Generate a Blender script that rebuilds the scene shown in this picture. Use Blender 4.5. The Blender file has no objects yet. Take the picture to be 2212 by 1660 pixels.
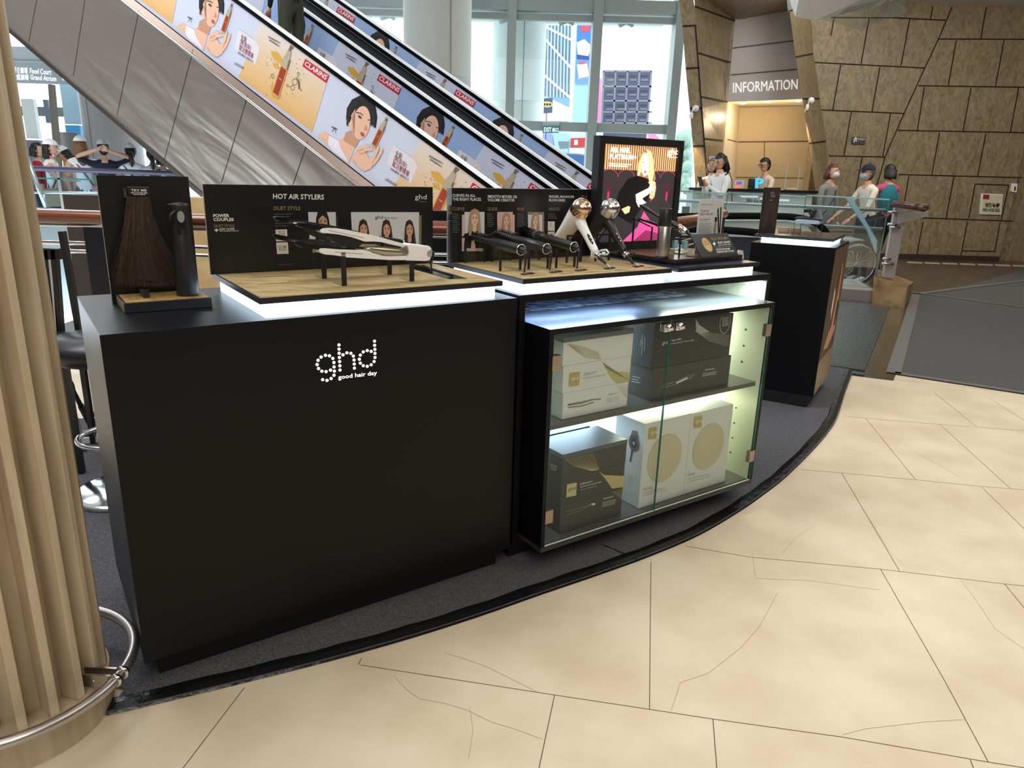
import bpy, bmesh, math, random
from mathutils import Vector, Matrix
random.seed(7)
SC = bpy.context.scene
COL = SC.collection
PI = math.pi

# ---------------------------------------------------------------- camera
FPX = 1554.8                                   # focal length in pixels of the 2212 px wide frame
R0 = Vector((0.9995768461, 0.0082884459, 0.0278824375))     # camera right
R1 = Vector((0.0290882907, -0.2848203992, -0.9581394531))   # camera down
R2 = Vector((0.0, 0.9585450651, -0.2849409731))             # camera forward
CAM = Vector((0.0, 0.0, 1.38))
cd = bpy.data.cameras.new('camera'); cam = bpy.data.objects.new('camera', cd); COL.objects.link(cam)
m = Matrix.Identity(4)
for i in range(3):
    m[i][0] = R0[i]; m[i][1] = -R1[i]; m[i][2] = -R2[i]; m[i][3] = CAM[i]
cam.matrix_world = m
cd.sensor_width = 36.0; cd.lens = FPX / 2212 * 36.0; cd.clip_start = 0.02; cd.clip_end = 400
SC.camera = cam

# ---------------------------------------------------------------- world, lights, exposure
w = bpy.data.worlds.new('sky'); SC.world = w; w.use_nodes = True
bg = w.node_tree.nodes['Background']; bg.inputs[0].default_value = (0.80, 0.92, 1.0, 1); bg.inputs[1].default_value = 3.6
SC.view_settings.view_transform = 'Standard'; SC.view_settings.look = 'None'
SC.view_settings.exposure = 0.0; SC.view_settings.gamma = 1.0; SC.view_settings.use_curve_mapping = False
SC.cycles.max_bounces = 7; SC.cycles.diffuse_bounces = 3; SC.cycles.glossy_bounces = 4
SC.cycles.transparent_max_bounces = 24; SC.cycles.transmission_bounces = 4
SC.cycles.caustics_reflective = False; SC.cycles.caustics_refractive = False
SC.cycles.sample_clamp_indirect = 4.0

def area(name, loc, size, energy, color=(1, 1, 1), aim=None, sy=None):
    l = bpy.data.lights.new(name, 'AREA'); l.energy = energy; l.color = color; l.size = size
    if sy: l.shape = 'RECTANGLE'; l.size_y = sy
    o = bpy.data.objects.new(name, l); COL.objects.link(o); o.location = loc
    d = (Vector(aim) - Vector(loc)) if aim else Vector((0, 0, -1))
    o.rotation_euler = d.to_track_quat('-Z', 'Y').to_euler()
    return o
area('ceiling_light_near', (0.6, -2.4, 4.6), 3.4, 150, (1.0, 0.93, 0.83), aim=(0.6, 2.6, 0.7))
area('ceiling_light_floor', (2.6, 1.2, 4.6), 2.6, 48, (1.0, 0.93, 0.82))
area('ceiling_light_middle', (3.4, 5.2, 4.4), 3.0, 105, (1.0, 0.94, 0.86))
area('ceiling_light_left', (-3.0, 2.0, 5.5), 3.5, 110, (0.98, 0.97, 1.0))
area('ceiling_light_atrium', (-3.4, 3.4, 6.8), 4.0, 265, (0.97, 0.96, 0.98), aim=(-2.5, 8, 1.6))
area('ceiling_light_hall', (6.6, 10.3, 4.5), 4.0, 190, (1.0, 0.94, 0.84), aim=(7.0, 13.2, 1.0))
area('ceiling_light_balcony', (-6.0, 9.2, 5.0), 3.0, 230, (0.95, 0.98, 1.0))

# ---------------------------------------------------------------- frames and pixels to points
class Fr:
    def __init__(s, x, y, yaw, z=0.0):
        s.o = Vector((x, y, z)); s.u = Vector((math.cos(yaw), math.sin(yaw), 0)); s.v = Vector((-s.u.y, s.u.x, 0)); s.yaw = yaw
    def __call__(s, a, b, c=0.0): return s.o + s.u * a + s.v * b + Vector((0, 0, c))
    def inv(s, P):
        q = P - s.o; return (q.dot(s.u), q.dot(s.v), q.z)
WF = Fr(0, 0, 0)
K = Fr(-0.9599, 1.6244, 0.607)                  # the long kiosk counter
PF = Fr(1.8655, 4.2657, -0.5328)                # the separate pedestal
def ray(x, y): return R0 * ((x - 1106) / FPX) + R1 * ((y - 830) / FPX) + R2
def onpl(x, y, P, n):
    d = ray(x, y); return CAM + d * ((P - CAM).dot(n) / d.dot(n))
def onz(x, y, z=0.0): return onpl(x, y, Vector((0, 0, z)), Vector((0, 0, 1)))
def ony(x, y, Y): return onpl(x, y, Vector((0, Y, 0)), Vector((0, 1, 0)))
def kt(x, y, t): return K.inv(onpl(x, y, K(0, t), K.v))
def ks(x, y, s): return K.inv(onpl(x, y, K(s, 0), K.u))

# ---------------------------------------------------------------- materials
MATS = {}
def srgb(r, g, b):
    f = lambda c: (c / 255 / 12.92) if c <= 10 else ((c / 255 + 0.055) / 1.055) ** 2.4
    return (f(r), f(g), f(b))
def mat(name, col=(0.8, 0.8, 0.8), rough=0.5, metal=0.0, emit=None, es=1.0, spec=0.5, noise=None, bump=None, aniso=0, coat=0):
    if name in MATS: return MATS[name]
    M = bpy.data.materials.new(name); MATS[name] = M; M.use_nodes = True
    nt = M.node_tree; b = nt.nodes['Principled BSDF']
    b.inputs['Base Color'].default_value = (*col, 1); b.inputs['Roughness'].default_value = rough
    b.inputs['Metallic'].default_value = metal; b.inputs['Specular IOR Level'].default_value = spec
    if aniso: b.inputs['Anisotropic'].default_value = aniso
    if coat: b.inputs['Coat Weight'].default_value = coat; b.inputs['Coat Roughness'].default_value = 0.08
    if emit: b.inputs['Emission Color'].default_value = (*emit, 1); b.inputs['Emission Strength'].default_value = es
    if noise:                                   # (scale xyz or number, second colour, low, high, detail)
        sc, c2, lo, hi = noise[:4]; det = noise[4] if len(noise) > 4 else 4
        tc = nt.nodes.new('ShaderNodeTexCoord'); mp = nt.nodes.new('ShaderNodeMapping')
        nt.links.new(tc.outputs['Object'], mp.inputs[0])
        mp.inputs['Scale'].default_value = sc if isinstance(sc, tuple) else (sc, sc, sc)
        nz = nt.nodes.new('ShaderNodeTexNoise'); nz.inputs['Scale'].default_value = 1.0; nz.inputs['Detail'].default_value = det
        nt.links.new(mp.outputs[0], nz.inputs['Vector'])
        cr = nt.nodes.new('ShaderNodeValToRGB'); cr.color_ramp.elements[0].position = lo; cr.color_ramp.elements[1].position = hi
        cr.color_ramp.elements[0].color = (*col, 1); cr.color_ramp.elements[1].color = (*c2, 1)
        nt.links.new(nz.outputs['Fac'], cr.inputs[0]); nt.links.new(cr.outputs[0], b.inputs['Base Color'])
    if bump:
        tc = nt.nodes.new('ShaderNodeTexCoord'); nz = nt.nodes.new('ShaderNodeTexNoise')
        nz.inputs['Scale'].default_value = bump[0]; nz.inputs['Detail'].default_value = 3
        nt.links.new(tc.outputs['Object'], nz.inputs['Vector'])
        bp = nt.nodes.new('ShaderNodeBump'); bp.inputs['Strength'].default_value = bump[1]; bp.inputs['Distance'].default_value = bump[2]
        nt.links.new(nz.outputs['Fac'], bp.inputs['Height']); nt.links.new(bp.outputs[0], b.inputs['Normal'])
    return M
def glass(name, tint=(0.9, 0.97, 0.95), refl=0.12, rough=0.0):
    if name in MATS: return MATS[name]
    M = bpy.data.materials.new(name); MATS[name] = M; M.use_nodes = True; nt = M.node_tree
    nt.nodes.remove(nt.nodes['Principled BSDF']); out = nt.nodes['Material Output']
    tr = nt.nodes.new('ShaderNodeBsdfTransparent'); tr.inputs[0].default_value = (*tint, 1)
    gl = nt.nodes.new('ShaderNodeBsdfGlossy'); gl.inputs['Roughness'].default_value = rough; gl.inputs[0].default_value = (0.9, 0.95, 0.95, 1)
    lw = nt.nodes.new('ShaderNodeLayerWeight'); lw.inputs[0].default_value = 0.18
    mth = nt.nodes.new('ShaderNodeMath'); mth.operation = 'MULTIPLY_ADD'; mth.inputs[1].default_value = 0.55; mth.inputs[2].default_value = refl * 0.4
    nt.links.new(lw.outputs['Fresnel'], mth.inputs[0])
    mx = nt.nodes.new('ShaderNodeMixShader'); nt.links.new(mth.outputs[0], mx.inputs[0])
    nt.links.new(tr.outputs[0], mx.inputs[1]); nt.links.new(gl.outputs[0], mx.inputs[2]); nt.links.new(mx.outputs[0], out.inputs[0])
    return M
def pr(name, r, g, b, rough=0.45): return mat('print_' + name, srgb(r, g, b), rough)

BLACK = mat('matte_black_laminate', srgb(12, 13, 17), 0.36, spec=0.22)
BLACKEDGE = mat('black_edge', srgb(22, 24, 28), 0.38)
KICK = mat('kick_black', (0.006, 0.006, 0.008), 0.5)
CORK = mat('tan_board', srgb(190, 168, 122), 0.45, noise=((14, 60, 60), srgb(158, 134, 90), 0.40, 0.66, 6))
LED = mat('lit_acrylic', (0.9, 0.95, 1), 0.4, emit=(0.66, 0.85, 1.0), es=3.6)
WHITE = mat('white_plastic', (0.86, 0.86, 0.86), 0.3)
GBLACK = mat('gloss_black', (0.008, 0.008, 0.009), 0.18, coat=0.5)
SBLACK = mat('satin_black', (0.013, 0.013, 0.015), 0.38)
CHROME = mat('chrome', (0.75, 0.75, 0.76), 0.12, 1.0)
STEEL = mat('brushed_steel', (0.50, 0.47, 0.45), 0.32, 1.0)
ROSE = mat('rose_gold', (0.80, 0.55, 0.40), 0.15, 1.0)
SKIN = mat('skin', srgb(214, 168, 140), 0.55)
HAIRB = mat('black_hair', (0.012, 0.010, 0.010), 0.5)
GLASS = glass('clear_glass', (.93, .98, .96), .03); ACRY = glass('clear_acrylic', (0.97, 0.98, 0.98), 0.04)
GEDGE = mat('glass_edge_green', (0.03, 0.16, 0.13), 0.15)
TWHITE = pr('white', 240, 240, 240); TGOLD = pr('gold_text', 150, 128, 96); TGREY = pr('grey_text', 120, 120, 122)
TBLACK = pr('black', 22, 20, 20)

# ---------------------------------------------------------------- mesh builder
WL = {}
class MB:
    def __init__(s, m=None):
        s.bm = bmesh.new(); s.mats = []; s.cur = 0; s.sm = False
        if m: s.m(m)
    def m(s, M):
        if M not in s.mats: s.mats.append(M)
        s.cur = s.mats.index(M); return s
    def face(s, vs, smooth=False):
        try: f = s.bm.faces.new(vs)
        except ValueError: return None
        f.material_index = s.cur; f.smooth = smooth; return f
    def poly(s, pts, smooth=False):
        return s.face([s.bm.verts.new(p) for p in pts], smooth)
    def box(s, fr, a0, a1, b0, b1, c0, c1, bev=0.0):
        n0 = len(s.bm.faces); t = bmesh.new() if bev else s.bm
        v = [t.verts.new(fr(a, b, c)) for a in (a0, a1) for b in (b0, b1) for c in (c0, c1)]
        fs = [t.faces.new([v[i] for i in q]) for q in ((0, 1, 3, 2), (4, 6, 7, 5), (0, 4, 5, 1), (2, 3, 7, 6), (0, 2, 6, 4), (1, 5, 7, 3))]
        if bev:
            bmesh.ops.bevel(t, geom=t.edges[:] , offset=bev, segments=2, profile=0.6, affect='EDGES')
            s.merge(t)
        else:
            for f in fs: f.material_index = s.cur
        return s
    def merge(s, t, smooth=False):
        bmesh.ops.recalc_face_normals(t, faces=t.faces[:])
        mp = {v: s.bm.verts.new(v.co) for v in t.verts}
        for f in t.faces: s.face([mp[v] for v in f.verts], smooth or f.smooth)
        t.free()
    def extr(s, pts3, off, bev=0.0, smooth=False):
        """closed outline of 3D points, extruded by the vector off"""
        t = bmesh.new(); a = [t.verts.new(p) for p in pts3]; b = [t.verts.new(p + off) for p in pts3]; n = len(a)
        t.faces.new(a); t.faces.new(b[::-1])
        for i in range(n): t.faces.new([a[i], b[i], b[(i + 1) % n], a[(i + 1) % n]])
        if bev: bmesh.ops.bevel(t, geom=[e for e in t.edges], offset=bev, segments=2, profile=0.6, affect='EDGES', clamp_overlap=True)
        s.merge(t, smooth); return s
    def tube(s, pts, r, n=10, up=None, flat=None, cap=True, closed=False, smooth=True):
        """tube through points; r number or list; flat = factor for the second axis (number or list), up = first axis hint"""
        pts = [Vector(p) for p in pts]; N = len(pts); rs = r if isinstance(r, (list, tuple)) else [r] * N
        fl = flat if isinstance(flat, (list, tuple)) else [flat or 1.0] * N
        rings = []; prev = Vector(up) if up is not None else None
        for i, p in enumerate(pts):
            if closed: d = pts[(i + 1) % N] - pts[i - 1]
            else: d = pts[min(i + 1, N - 1)] - pts[max(i - 1, 0)]
            d.normalize()
            if prev is None: prev = Vector((0, 0, 1)) if abs(d.z) < 0.9 else Vector((1, 0, 0))
            a = prev - d * prev.dot(d)
            if a.length < 1e-6: a = d.orthogonal()
            a.normalize(); b = d.cross(a); prev = a if up is None else Vector(up)
            rings.append([s.bm.verts.new(p + a * (rs[i] * math.cos(2 * PI * k / n)) + b * (rs[i] * fl[i] * math.sin(2 * PI * k / n))) for k in range(n)])
        M = N if closed else N - 1
        for i in range(M):
            A, B = rings[i], rings[(i + 1) % N]
            for k in range(n): s.face([A[k], A[(k + 1) % n], B[(k + 1) % n], B[k]], smooth)
        if cap and not closed: s.face(rings[0][::-1]); s.face(rings[-1])
        return s
    def lathe(s, c, prof, n=24, axis=(0, 0, 1), smooth=True, ang=(0, 2 * PI)):
        c = Vector(c); ax = Vector(axis).normalized(); a = ax.orthogonal().normalized(); b = ax.cross(a)
        full = abs(ang[1] - ang[0] - 2 * PI) < 1e-6; nn = n if full else n + 1
        rings = [[s.bm.verts.new(c + ax * h + (a * math.cos(ang[0] + (ang[1] - ang[0]) * k / n) + b * math.sin(ang[0] + (ang[1] - ang[0]) * k / n)) * max(r, 1e-5)) for k in range(nn)] for r, h in prof]
        for i in range(len(rings) - 1):
            for k in range(n if full else n):
                k2 = (k + 1) % nn if full else k + 1
                s.face([rings[i][k], rings[i][k2], rings[i + 1][k2], rings[i + 1][k]], smooth)
        return s
    def ball(s, c, r, rot=None, n=14):
        r = r if isinstance(r, (tuple, list)) else (r, r, r); t = bmesh.new()
        bmesh.ops.create_uvsphere(t, u_segments=n, v_segments=max(6, n // 2 + 1), radius=1)
        M = (rot.to_4x4() if rot else Matrix.Identity(4)) @ Matrix.Diagonal((*r, 1))
        for v in t.verts: v.co = M @ v.co + Vector(c)
        s.merge(t, True); return s
    def mesh(s, name, off):
        me = bpy.data.meshes.new(name)
        for v in s.bm.verts: v.co -= off
        bmesh.ops.recalc_face_normals(s.bm, faces=[f for f in s.bm.faces if f.smooth]) if s.sm else None
        s.bm.to_mesh(me); s.bm.free()
        for M in s.mats: me.materials.append(M)
        return me
    def part(s, name, parent, label=None, kind=None):
        o = bpy.data.objects.new(name, s.mesh(name, WL[parent.name])); COL.objects.link(o); o.parent = parent
        WL[o.name] = WL[parent.name]
        if label: o['label'] = label
        if kind: o['kind'] = kind
        return o
    def single(s, name, label, cat, group=None, loc=None, kind=None):
        vs = [v.co.copy() for v in s.bm.verts]
        if loc is None:
            loc = Vector(((min(v.x for v in vs) + max(v.x for v in vs)) / 2, (min(v.y for v in vs) + max(v.y for v in vs)) / 2, min(v.z for v in vs)))
        loc = Vector(loc); o = bpy.data.objects.new(name, s.mesh(name, loc)); COL.objects.link(o); o.location = loc; WL[o.name] = loc
        o['label'] = label; o['category'] = cat
        if group: o['group'] = group
        if kind: o['kind'] = kind
        return o
    def struct(s, name, label=None):
        o = bpy.data.objects.new(name, s.mesh(name, Vector((0, 0, 0)))); COL.objects.link(o); WL[o.name] = Vector((0, 0, 0))
        o['kind'] = 'structure'
        if label: o['label'] = label
        return o
def thing(name, label, cat, loc, group=None):
    o = bpy.data.objects.new(name, None); COL.objects.link(o); o.location = Vector(loc); o.empty_display_size = 0.05
    WL[o.name] = Vector(loc); o['label'] = label; o['category'] = cat
    if group: o['group'] = group
    return o

# ---------------------------------------------------------------- flat artwork on a surface
def text_tris(body, bold=0.0):
    c = bpy.data.curves.new('t', 'FONT'); c.body = body; c.offset = bold; c.resolution_u = 2
    o = bpy.data.objects.new('t', c); COL.objects.link(o)
    dg = bpy.context.evaluated_depsgraph_get(); me = bpy.data.meshes.new_from_object(o.evaluated_get(dg))
    vs = [(v.co.x, v.co.y) for v in me.vertices]; fs = [list(p.vertices) for p in me.polygons]
    bpy.data.objects.remove(o); bpy.data.curves.remove(c); bpy.data.meshes.remove(me)
    return vs, fs
class Gfx(MB):
    def __init__(s, P0, U, N, eps=0.0004):
        super().__init__(); s.P0 = Vector(P0); s.N = Vector(N).normalized(); s.U = Vector(U).normalized(); s.V = s.N.cross(s.U).normalized()
        if s.V.z < 0 and abs(s.V.z) > 0.3: s.V = -s.V
        s.eps = eps; s.L = 1; s.shift = Vector((0, 0, 0))
    def at(s, u, v): return s.P0 + s.U * u + s.V * v + s.N * (s.eps * s.L) + s.shift
    def uv(s, x, y):
        P = onpl(x, y, s.P0, s.N) - s.P0; return (P.dot(s.U), P.dot(s.V))
    def P(s, M, pts, L=None):
        if L is not None: s.L = L
        s.m(M); s.poly([s.at(*p) for p in pts]); return s
    def px(s, M, pts, L=None): return s.P(M, [s.uv(*p) for p in pts], L)
    def el(s, M, u, v, ru, rv, rot=0, L=None, a0=0, a1=360, n=20):
        c, q = math.cos(rot), math.sin(rot); pts = []
        for k in range(n):
            a = math.radians(a0 + (a1 - a0) * k / (n if a1 - a0 >= 360 else n - 1)); x, y = ru * math.cos(a), rv * math.sin(a)
            pts.append((u + x * c - y * q, v + x * q + y * c))
        return s.P(M, pts, L)
    def ring(s, M, u, v, ru, rv, th, L=None, n=28, a0=0, a1=360):
        if L is not None: s.L = L
        s.m(M)
        for k in range(n):
            a, b = math.radians(a0 + (a1 - a0) * k / n), math.radians(a0 + (a1 - a0) * (k + 1) / n)
            q = lambda t, w: s.at(u + (ru - w) * math.cos(t), v + (rv - w) * math.sin(t))
            s.poly([q(a, 0), q(b, 0), q(b, th), q(a, th)])
        return s
    def line(s, M, p, q, w, L=None):
        (a, b), (c, d) = p, q; l = math.hypot(c - a, d - b) or 1; nx, ny = -(d - b) / l * w / 2, (c - a) / l * w / 2
        return s.P(M, [(a + nx, b + ny), (c + nx, d + ny), (c - nx, d - ny), (a - nx, b - ny)], L)
    def pl(s, M, pts, w, L=None):
        q = [s.uv(*p) for p in pts]
        for a, b in zip(q, q[1:]): s.line(M, a, b, w, L)
        return s
    def T(s, M, body, bl, br, tl, bold=0.0, L=None):
        """text fitted to the parallelogram bottom-left, bottom-right, top-left (plane coordinates)"""
        if L is not None: s.L = L
        vs, fs = text_tris(body, bold)
        if not vs: return s
        x0 = min(v[0] for v in vs); x1 = max(v[0] for v in vs); y0 = min(v[1] for v in vs); y1 = max(v[1] for v in vs)
        s.m(M); o = Vector(bl); A = Vector(br) - o; B = Vector(tl) - o
        bv = [s.bm.verts.new(s.at(*(o + A * ((x - x0) / (x1 - x0)) + B * ((y - y0) / (y1 - y0))))) for x, y in vs]
        for f in fs: s.face([bv[i] for i in f])
        return s
    def pT(s, M, body, bl, br, tl, bold=0.0, L=None): return s.T(M, body, s.uv(*bl), s.uv(*br), s.uv(*tl), bold, L)
    def rT(s, M, body, u0, u1, v0, v1, bold=0.0, L=None): return s.T(M, body, (u0, v0), (u1, v0), (u0, v1), bold, L)
    def R(s, M, u0, u1, v0, v1, L=None): return s.P(M, [(u0, v0), (u1, v0), (u1, v1), (u0, v1)], L)
    def portrait(s, u, v, h, hair, skin, shirt=None, L=3, long=True, w=0.62, brow=None, tilt=0.0):
        """a printed woman's head and shoulders, h high, centred at (u, v)"""
        c, q = math.cos(tilt), math.sin(tilt)
        def X(a, b): return (u + h * (a * c - b * q), v + h * (a * q + b * c))
        def E(M, a, b, ra, rb, l, rot=0):
            x, y = X(a, b); s.el(M, x, y, ra * h, rb * h, rot + tilt, l, n=18)
        W = w / 2
        if long:
            s.P(hair, [X(-W * .62, .25), X(-W * .45, .43), X(0, .5), X(W * .45, .43), X(W * .62, .25), X(W * .72, -.1), X(W * .8, -.42), X(W * .3, -.5), X(-W * .3, -.5), X(-W * .8, -.42), X(-W * .72, -.1)], L)
        if shirt: s.P(shirt, [X(-.5 * w * 1.5, -.5), X(-.4 * w * 1.4, -.38), X(-.1, -.28), X(.1, -.28), X(.4 * w * 1.4, -.38), X(.5 * w * 1.5, -.5)], L + 1)
        s.P(skin, [X(-.07, -.05), X(.07, -.05), X(.075, -.28), X(.0, -.33), X(-.075, -.28)], L + 2)
        E(skin, 0, .13, .145, .225, L + 3)
        s.P(hair, [X(-.16, .12), X(-.165, .25), X(-.1, .38), X(0, .42), X(.1, .38), X(.165, .25), X(.16, .12), X(.12, .24), X(.02, .335), X(-.02, .335), X(-.12, .24)], L + 4)
        dk = brow or TBLACK
        for k in (-1, 1):
            E(dk, k * .062, .165, .03, .011, L + 5); E(dk, k * .065, .205, .036, .007, L + 5, k * -.15)
        E(LIPS, 0, .015, .038, .016, L + 5); E(SHADE, 0, .075, .02, .01, L + 5)
        if long:
            for k in (-1, 1): s.P(hair, [X(k * .13, .2), X(k * .17, .25), X(k * .2, .0), X(k * .25, -.42), X(k * .12, -.45), X(k * .14, -.1)], L + 6)
        return s
LIPS = pr('lips', 176, 78, 74); SHADE = pr('nose_shade', 180, 132, 106)
def kpl(t, eps=0.0004): return Gfx(K(0, t), K.u, -K.v, eps)

# ================================================================ THE SETTING
CREAM = mat('cream_stone_floor', srgb(230, 215, 190), 0.42, spec=0.35, noise=((3.2, 3.2, 3.2), srgb(214, 196, 168), 0.36, 0.66, 14))
JOINT = mat('floor_joint', srgb(92, 76, 58), 0.8)
CRACK = mat('hairline_crack', srgb(178, 152, 118), 0.8)
def zpoly(mb, M, pts, z=0.0): mb.m(M).poly([(p[0], p[1], z) for p in pts])
def pix(z, *pts): return [onz(x, y, z) for x, y in pts]
def floorline(mb, M, pts, w, z):
    P = pix(z, *pts)
    for a, b in zip(P, P[1:]):
        d = (b - a).normalized(); n = Vector((-d.y, d.x, 0)) * (w / 2); mb.m(M).poly([a + n, b + n, b - n, a - n])
f = MB(); f.m(CREAM).poly([(-14, -8, 0), (14, -8, 0), (14, 14.2, 0), (-3.2, 14.2, 0), (-3.2, 5.0, 0), (-14, 5.0, 0)])
joints = [[(380, 1680), (528, 1486)], [(778, 1437), (1198, 1502), (1403, 1533), (1540, 1554), (1820, 1593), (2135, 1647), (2230, 1662)],
  [(774, 1437), (781, 1422)], [(1198, 1502), (1160, 1680)], [(1406, 1215), (1403, 1533)], [(1480, 1180), (1620, 1204), (1902, 1230), (2170, 1262), (2230, 1268)],
  [(1902, 1230), (2040, 1470), (2135, 1647)], [(1730, 1015), (1818, 1022), (1978, 1037), (2118, 1051), (2230, 1060)], [(1818, 1022), (1943, 1234)],
  [(1826, 900), (1870, 904), (2030, 917), (2110, 923), (2230, 932)], [(1870, 904), (1978, 1037)], [(2030, 917), (2184, 1057)], [(2120, 1052), (2230, 1160)],
  [(2018, 848), (2110, 923)], [(1847, 803), (1855, 812), (2230, 853)], [(2136, 860), (2230, 920)], [(2170, 1262), (2230, 1335)], [(1540, 1554), (1550, 1680)], [(2096, 1642), (2110, 1680)]]
for j in joints: floorline(f, JOINT, j, 0.0022, 0.0006)
for j in [[(850, 1460), (878, 1490), (905, 1510), (960, 1520), (1010, 1535), (1060, 1560), (1110, 1575), (1170, 1597)], [(1015, 1530), (1022, 1580), (1012, 1640)],
          [(1450, 1535), (1470, 1475), (1530, 1455), (1600, 1400), (1640, 1355), (1680, 1280)], [(1625, 1195), (1632, 1250), (1750, 1255), (1900, 1275)],
          [(2075, 1252), (2110, 1300), (2150, 1360), (2212, 1402)], [(1880, 1125), (1920, 1190), (1960, 1230)], [(1820, 1588), (1870, 1575), (2000, 1560), (2085, 1555)],
          [(1690, 1195), (1720, 1160), (1755, 1140)], [(1965, 970), (2030, 1005), (2090, 1042)], [(960, 1410), (1050, 1440), (1160, 1495)]]:
    floorline(f, CRACK, j, 0.0012, 0.0006)
f.struct('floor', 'cream stone slab floor with thin dark joints')

# dark stone border, landing plate of the escalator, grey carpet, dark hall floor beyond
DSTONE = mat('polished_olive_stone', srgb(96, 84, 60), 0.22, noise=((5, 30, 5), srgb(62, 54, 38), 0.3, 0.7, 8), coat=0.3)
DARKF = mat('dark_hall_floor', srgb(88, 76, 66), 0.28, noise=((3, 3, 3), srgb(70, 60, 52), 0.3, 0.7, 6))
GCARP = mat('grey_entrance_carpet', srgb(92, 90, 90), 0.95, noise=((160, 160, 160), srgb(64, 62, 62), 0.35, 0.65, 3), bump=(180, 0.35, 0.003))
GTRIM = mat('aluminium_trim', srgb(150, 150, 152), 0.35, 0.6)
g = MB(DARKF); zpoly(g, DARKF, [(3.0, 9.0), (14, 5.0), (14, 14.2), (2.0, 14.2)], 0.002)
TILE = mat('pale_floor_tile', srgb(214, 196, 166), 0.3)
for k in range(14):
    a = 1958 + k * 38; y = 565 + k * 1.2
    zpoly(g, TILE, pix(0.004, (a, y), (a + 33, y + 1.4), (a + 36, y + 5), (a + 3, y + 3.6)), 0.004)
g.struct('floor_hall', 'dark polished hall floor with a line of pale tiles')
g = MB(); zpoly(g, DSTONE, pix(0.003, (1796, 806), (1930, 822), (1995, 655), (1960, 612), (1800, 600)), 0.003)
g.struct('floor_border', 'olive brown polished stone border')
g = MB(GCARP); g.poly(pix(0.006, (1936, 803), (2240, 849), (2240, 575), (2085, 618), (2000, 630), (1985, 640), (1968, 690)))
g.m(GTRIM)
def strip(pts, w, z): floorline(g, GTRIM, pts, w, z)
strip([(1933, 805), (2240, 852)], 0.07, 0.010); strip([(1930, 806), (1964, 690), (1978, 636)], 0.10, 0.010)
strip([(1962, 630), (1990, 634), (2240, 668)], 0.06, 0.011); strip([(1985, 634), (2095, 620), (2240, 603)], 0.09, 0.012)
g.single('entrance_carpet', 'dark grey carpet with aluminium edge strips on the floor by the stone wall', 'carpet')
# ribbed landing plate
RIB = mat('ribbed_steel', srgb(150, 158, 165), 0.3, 0.9)
lp = [onz(1798, 790, .012), onz(1868, 802, .012), onz(1922, 662, .012), onz(1822, 652, .012)]
t0 = thing('escalator_landing_plate', 'ribbed steel landing plate in the floor beside the pedestal', 'floor plate', (lp[0] + lp[2]) / 2)
g = MB(RIB); A, B, C_, D = lp
B2 = onz(1735, 782, .012); A2 = B2; D2 = onz(1770, 646, .012)
for k in range(46):
    a, b = k / 46, (k + 0.55) / 46
    q = lambda s, e: (A2.lerp(B, s) if e == 0 else D2.lerp(C_, s))
    P = [q(a, 0), q(b, 0), q(b, 1), q(a, 1)]
    g.extr(P, Vector((0, 0, 0.006)))
g.part('ribs', t0)
g = MB(mat('dark_steel', srgb(88, 96, 104), 0.4, 0.8)); g.poly([Vector((p.x, p.y, .007)) for p in (A2, B, C_, D2)])
g.part('plate', t0)
g = MB(mat('slate_frame', srgb(84, 96, 102), 0.4, 0.5)); floorline(g, g.mats[0], [(1735, 790), (1798, 797), (1868, 808)], 0.10, 0.009); g.part('frame', t0)

# kiosk mat: grey felt carpet with black taped edge
FELT = mat('charcoal_felt', srgb(64, 64, 68), 0.97, noise=((230, 230, 230), srgb(104, 104, 110), 0.40, 0.68, 4), bump=(260, 0.5, 0.004))
TAPE = mat('black_tape', (0.008, 0.008, 0.009), 0.22, bump=(22, 0.35, 0.01))
edge = [(230, 1548), (400, 1508), (600, 1459), (750, 1420), (900, 1377), (1040, 1332), (1170, 1286), (1290, 1245), (1400, 1205), (1510, 1158), (1600, 1105), (1655, 1066), (1700, 1030), (1760, 970), (1800, 920), (1815, 885), (1826, 850), (1843, 803)]
E = [onz(x, y, 0.0) for x, y in edge]
# smooth the edge
def catmull(P, n=4):
    out = []
    for i in range(len(P) - 1):
        p0, p1, p2, p3 = P[max(i - 1, 0)], P[i], P[i + 1], P[min(i + 2, len(P) - 1)]
        for k in range(n):
            t = k / n; out.append(0.5 * ((2 * p1) + (p2 - p0) * t + (2 * p0 - 5 * p1 + 4 * p2 - p3) * t * t + (3 * p1 - 3 * p2 + p3 - p0) * t ** 3))
    out.append(P[-1]); return out
E = catmull(E)
t0 = thing('kiosk_carpet', 'charcoal felt carpet under the black kiosk, edged with glossy black tape', 'carpet', (0.6, 3.4, 0))
g = MB(FELT); g.poly([p + Vector((0, 0, .010)) for p in E] + [Vector((2.3, 5.6, .010)), Vector((0.2, 5.2, .010)), Vector((-1.2, 3.9, .010)), Vector((-2.4, 3.7, .010)), Vector((-2.3, 1.9, .010)), Vector((-1.45, 1.75, .01)), Vector((-1.02, 1.62, .010))])
g.part('felt', t0)
g = MB(TAPE)
for i in range(len(E) - 1):
    rows = []
    for p, j in ((E[i], i), (E[i + 1], i + 1)):
        d = (E[min(j + 1, len(E) - 1)] - E[max(j - 1, 0)]).normalized(); n = Vector((-d.y, d.x, 0)); wob = 0.0025 * math.sin(j * 1.7)
        rows.append([p + Vector((0, 0, .001)), p + n * (.006) + Vector((0, 0, .010)), p + n * (.03) + Vector((0, 0, .013)), p + n * (.052 + wob) + Vector((0, 0, .0125)), p + n * (.056 + wob) + Vector((0, 0, .010))])
    for k in range(4):
        g.poly([rows[0][k], rows[1][k], rows[1][k + 1], rows[0][k + 1]], True)
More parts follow.
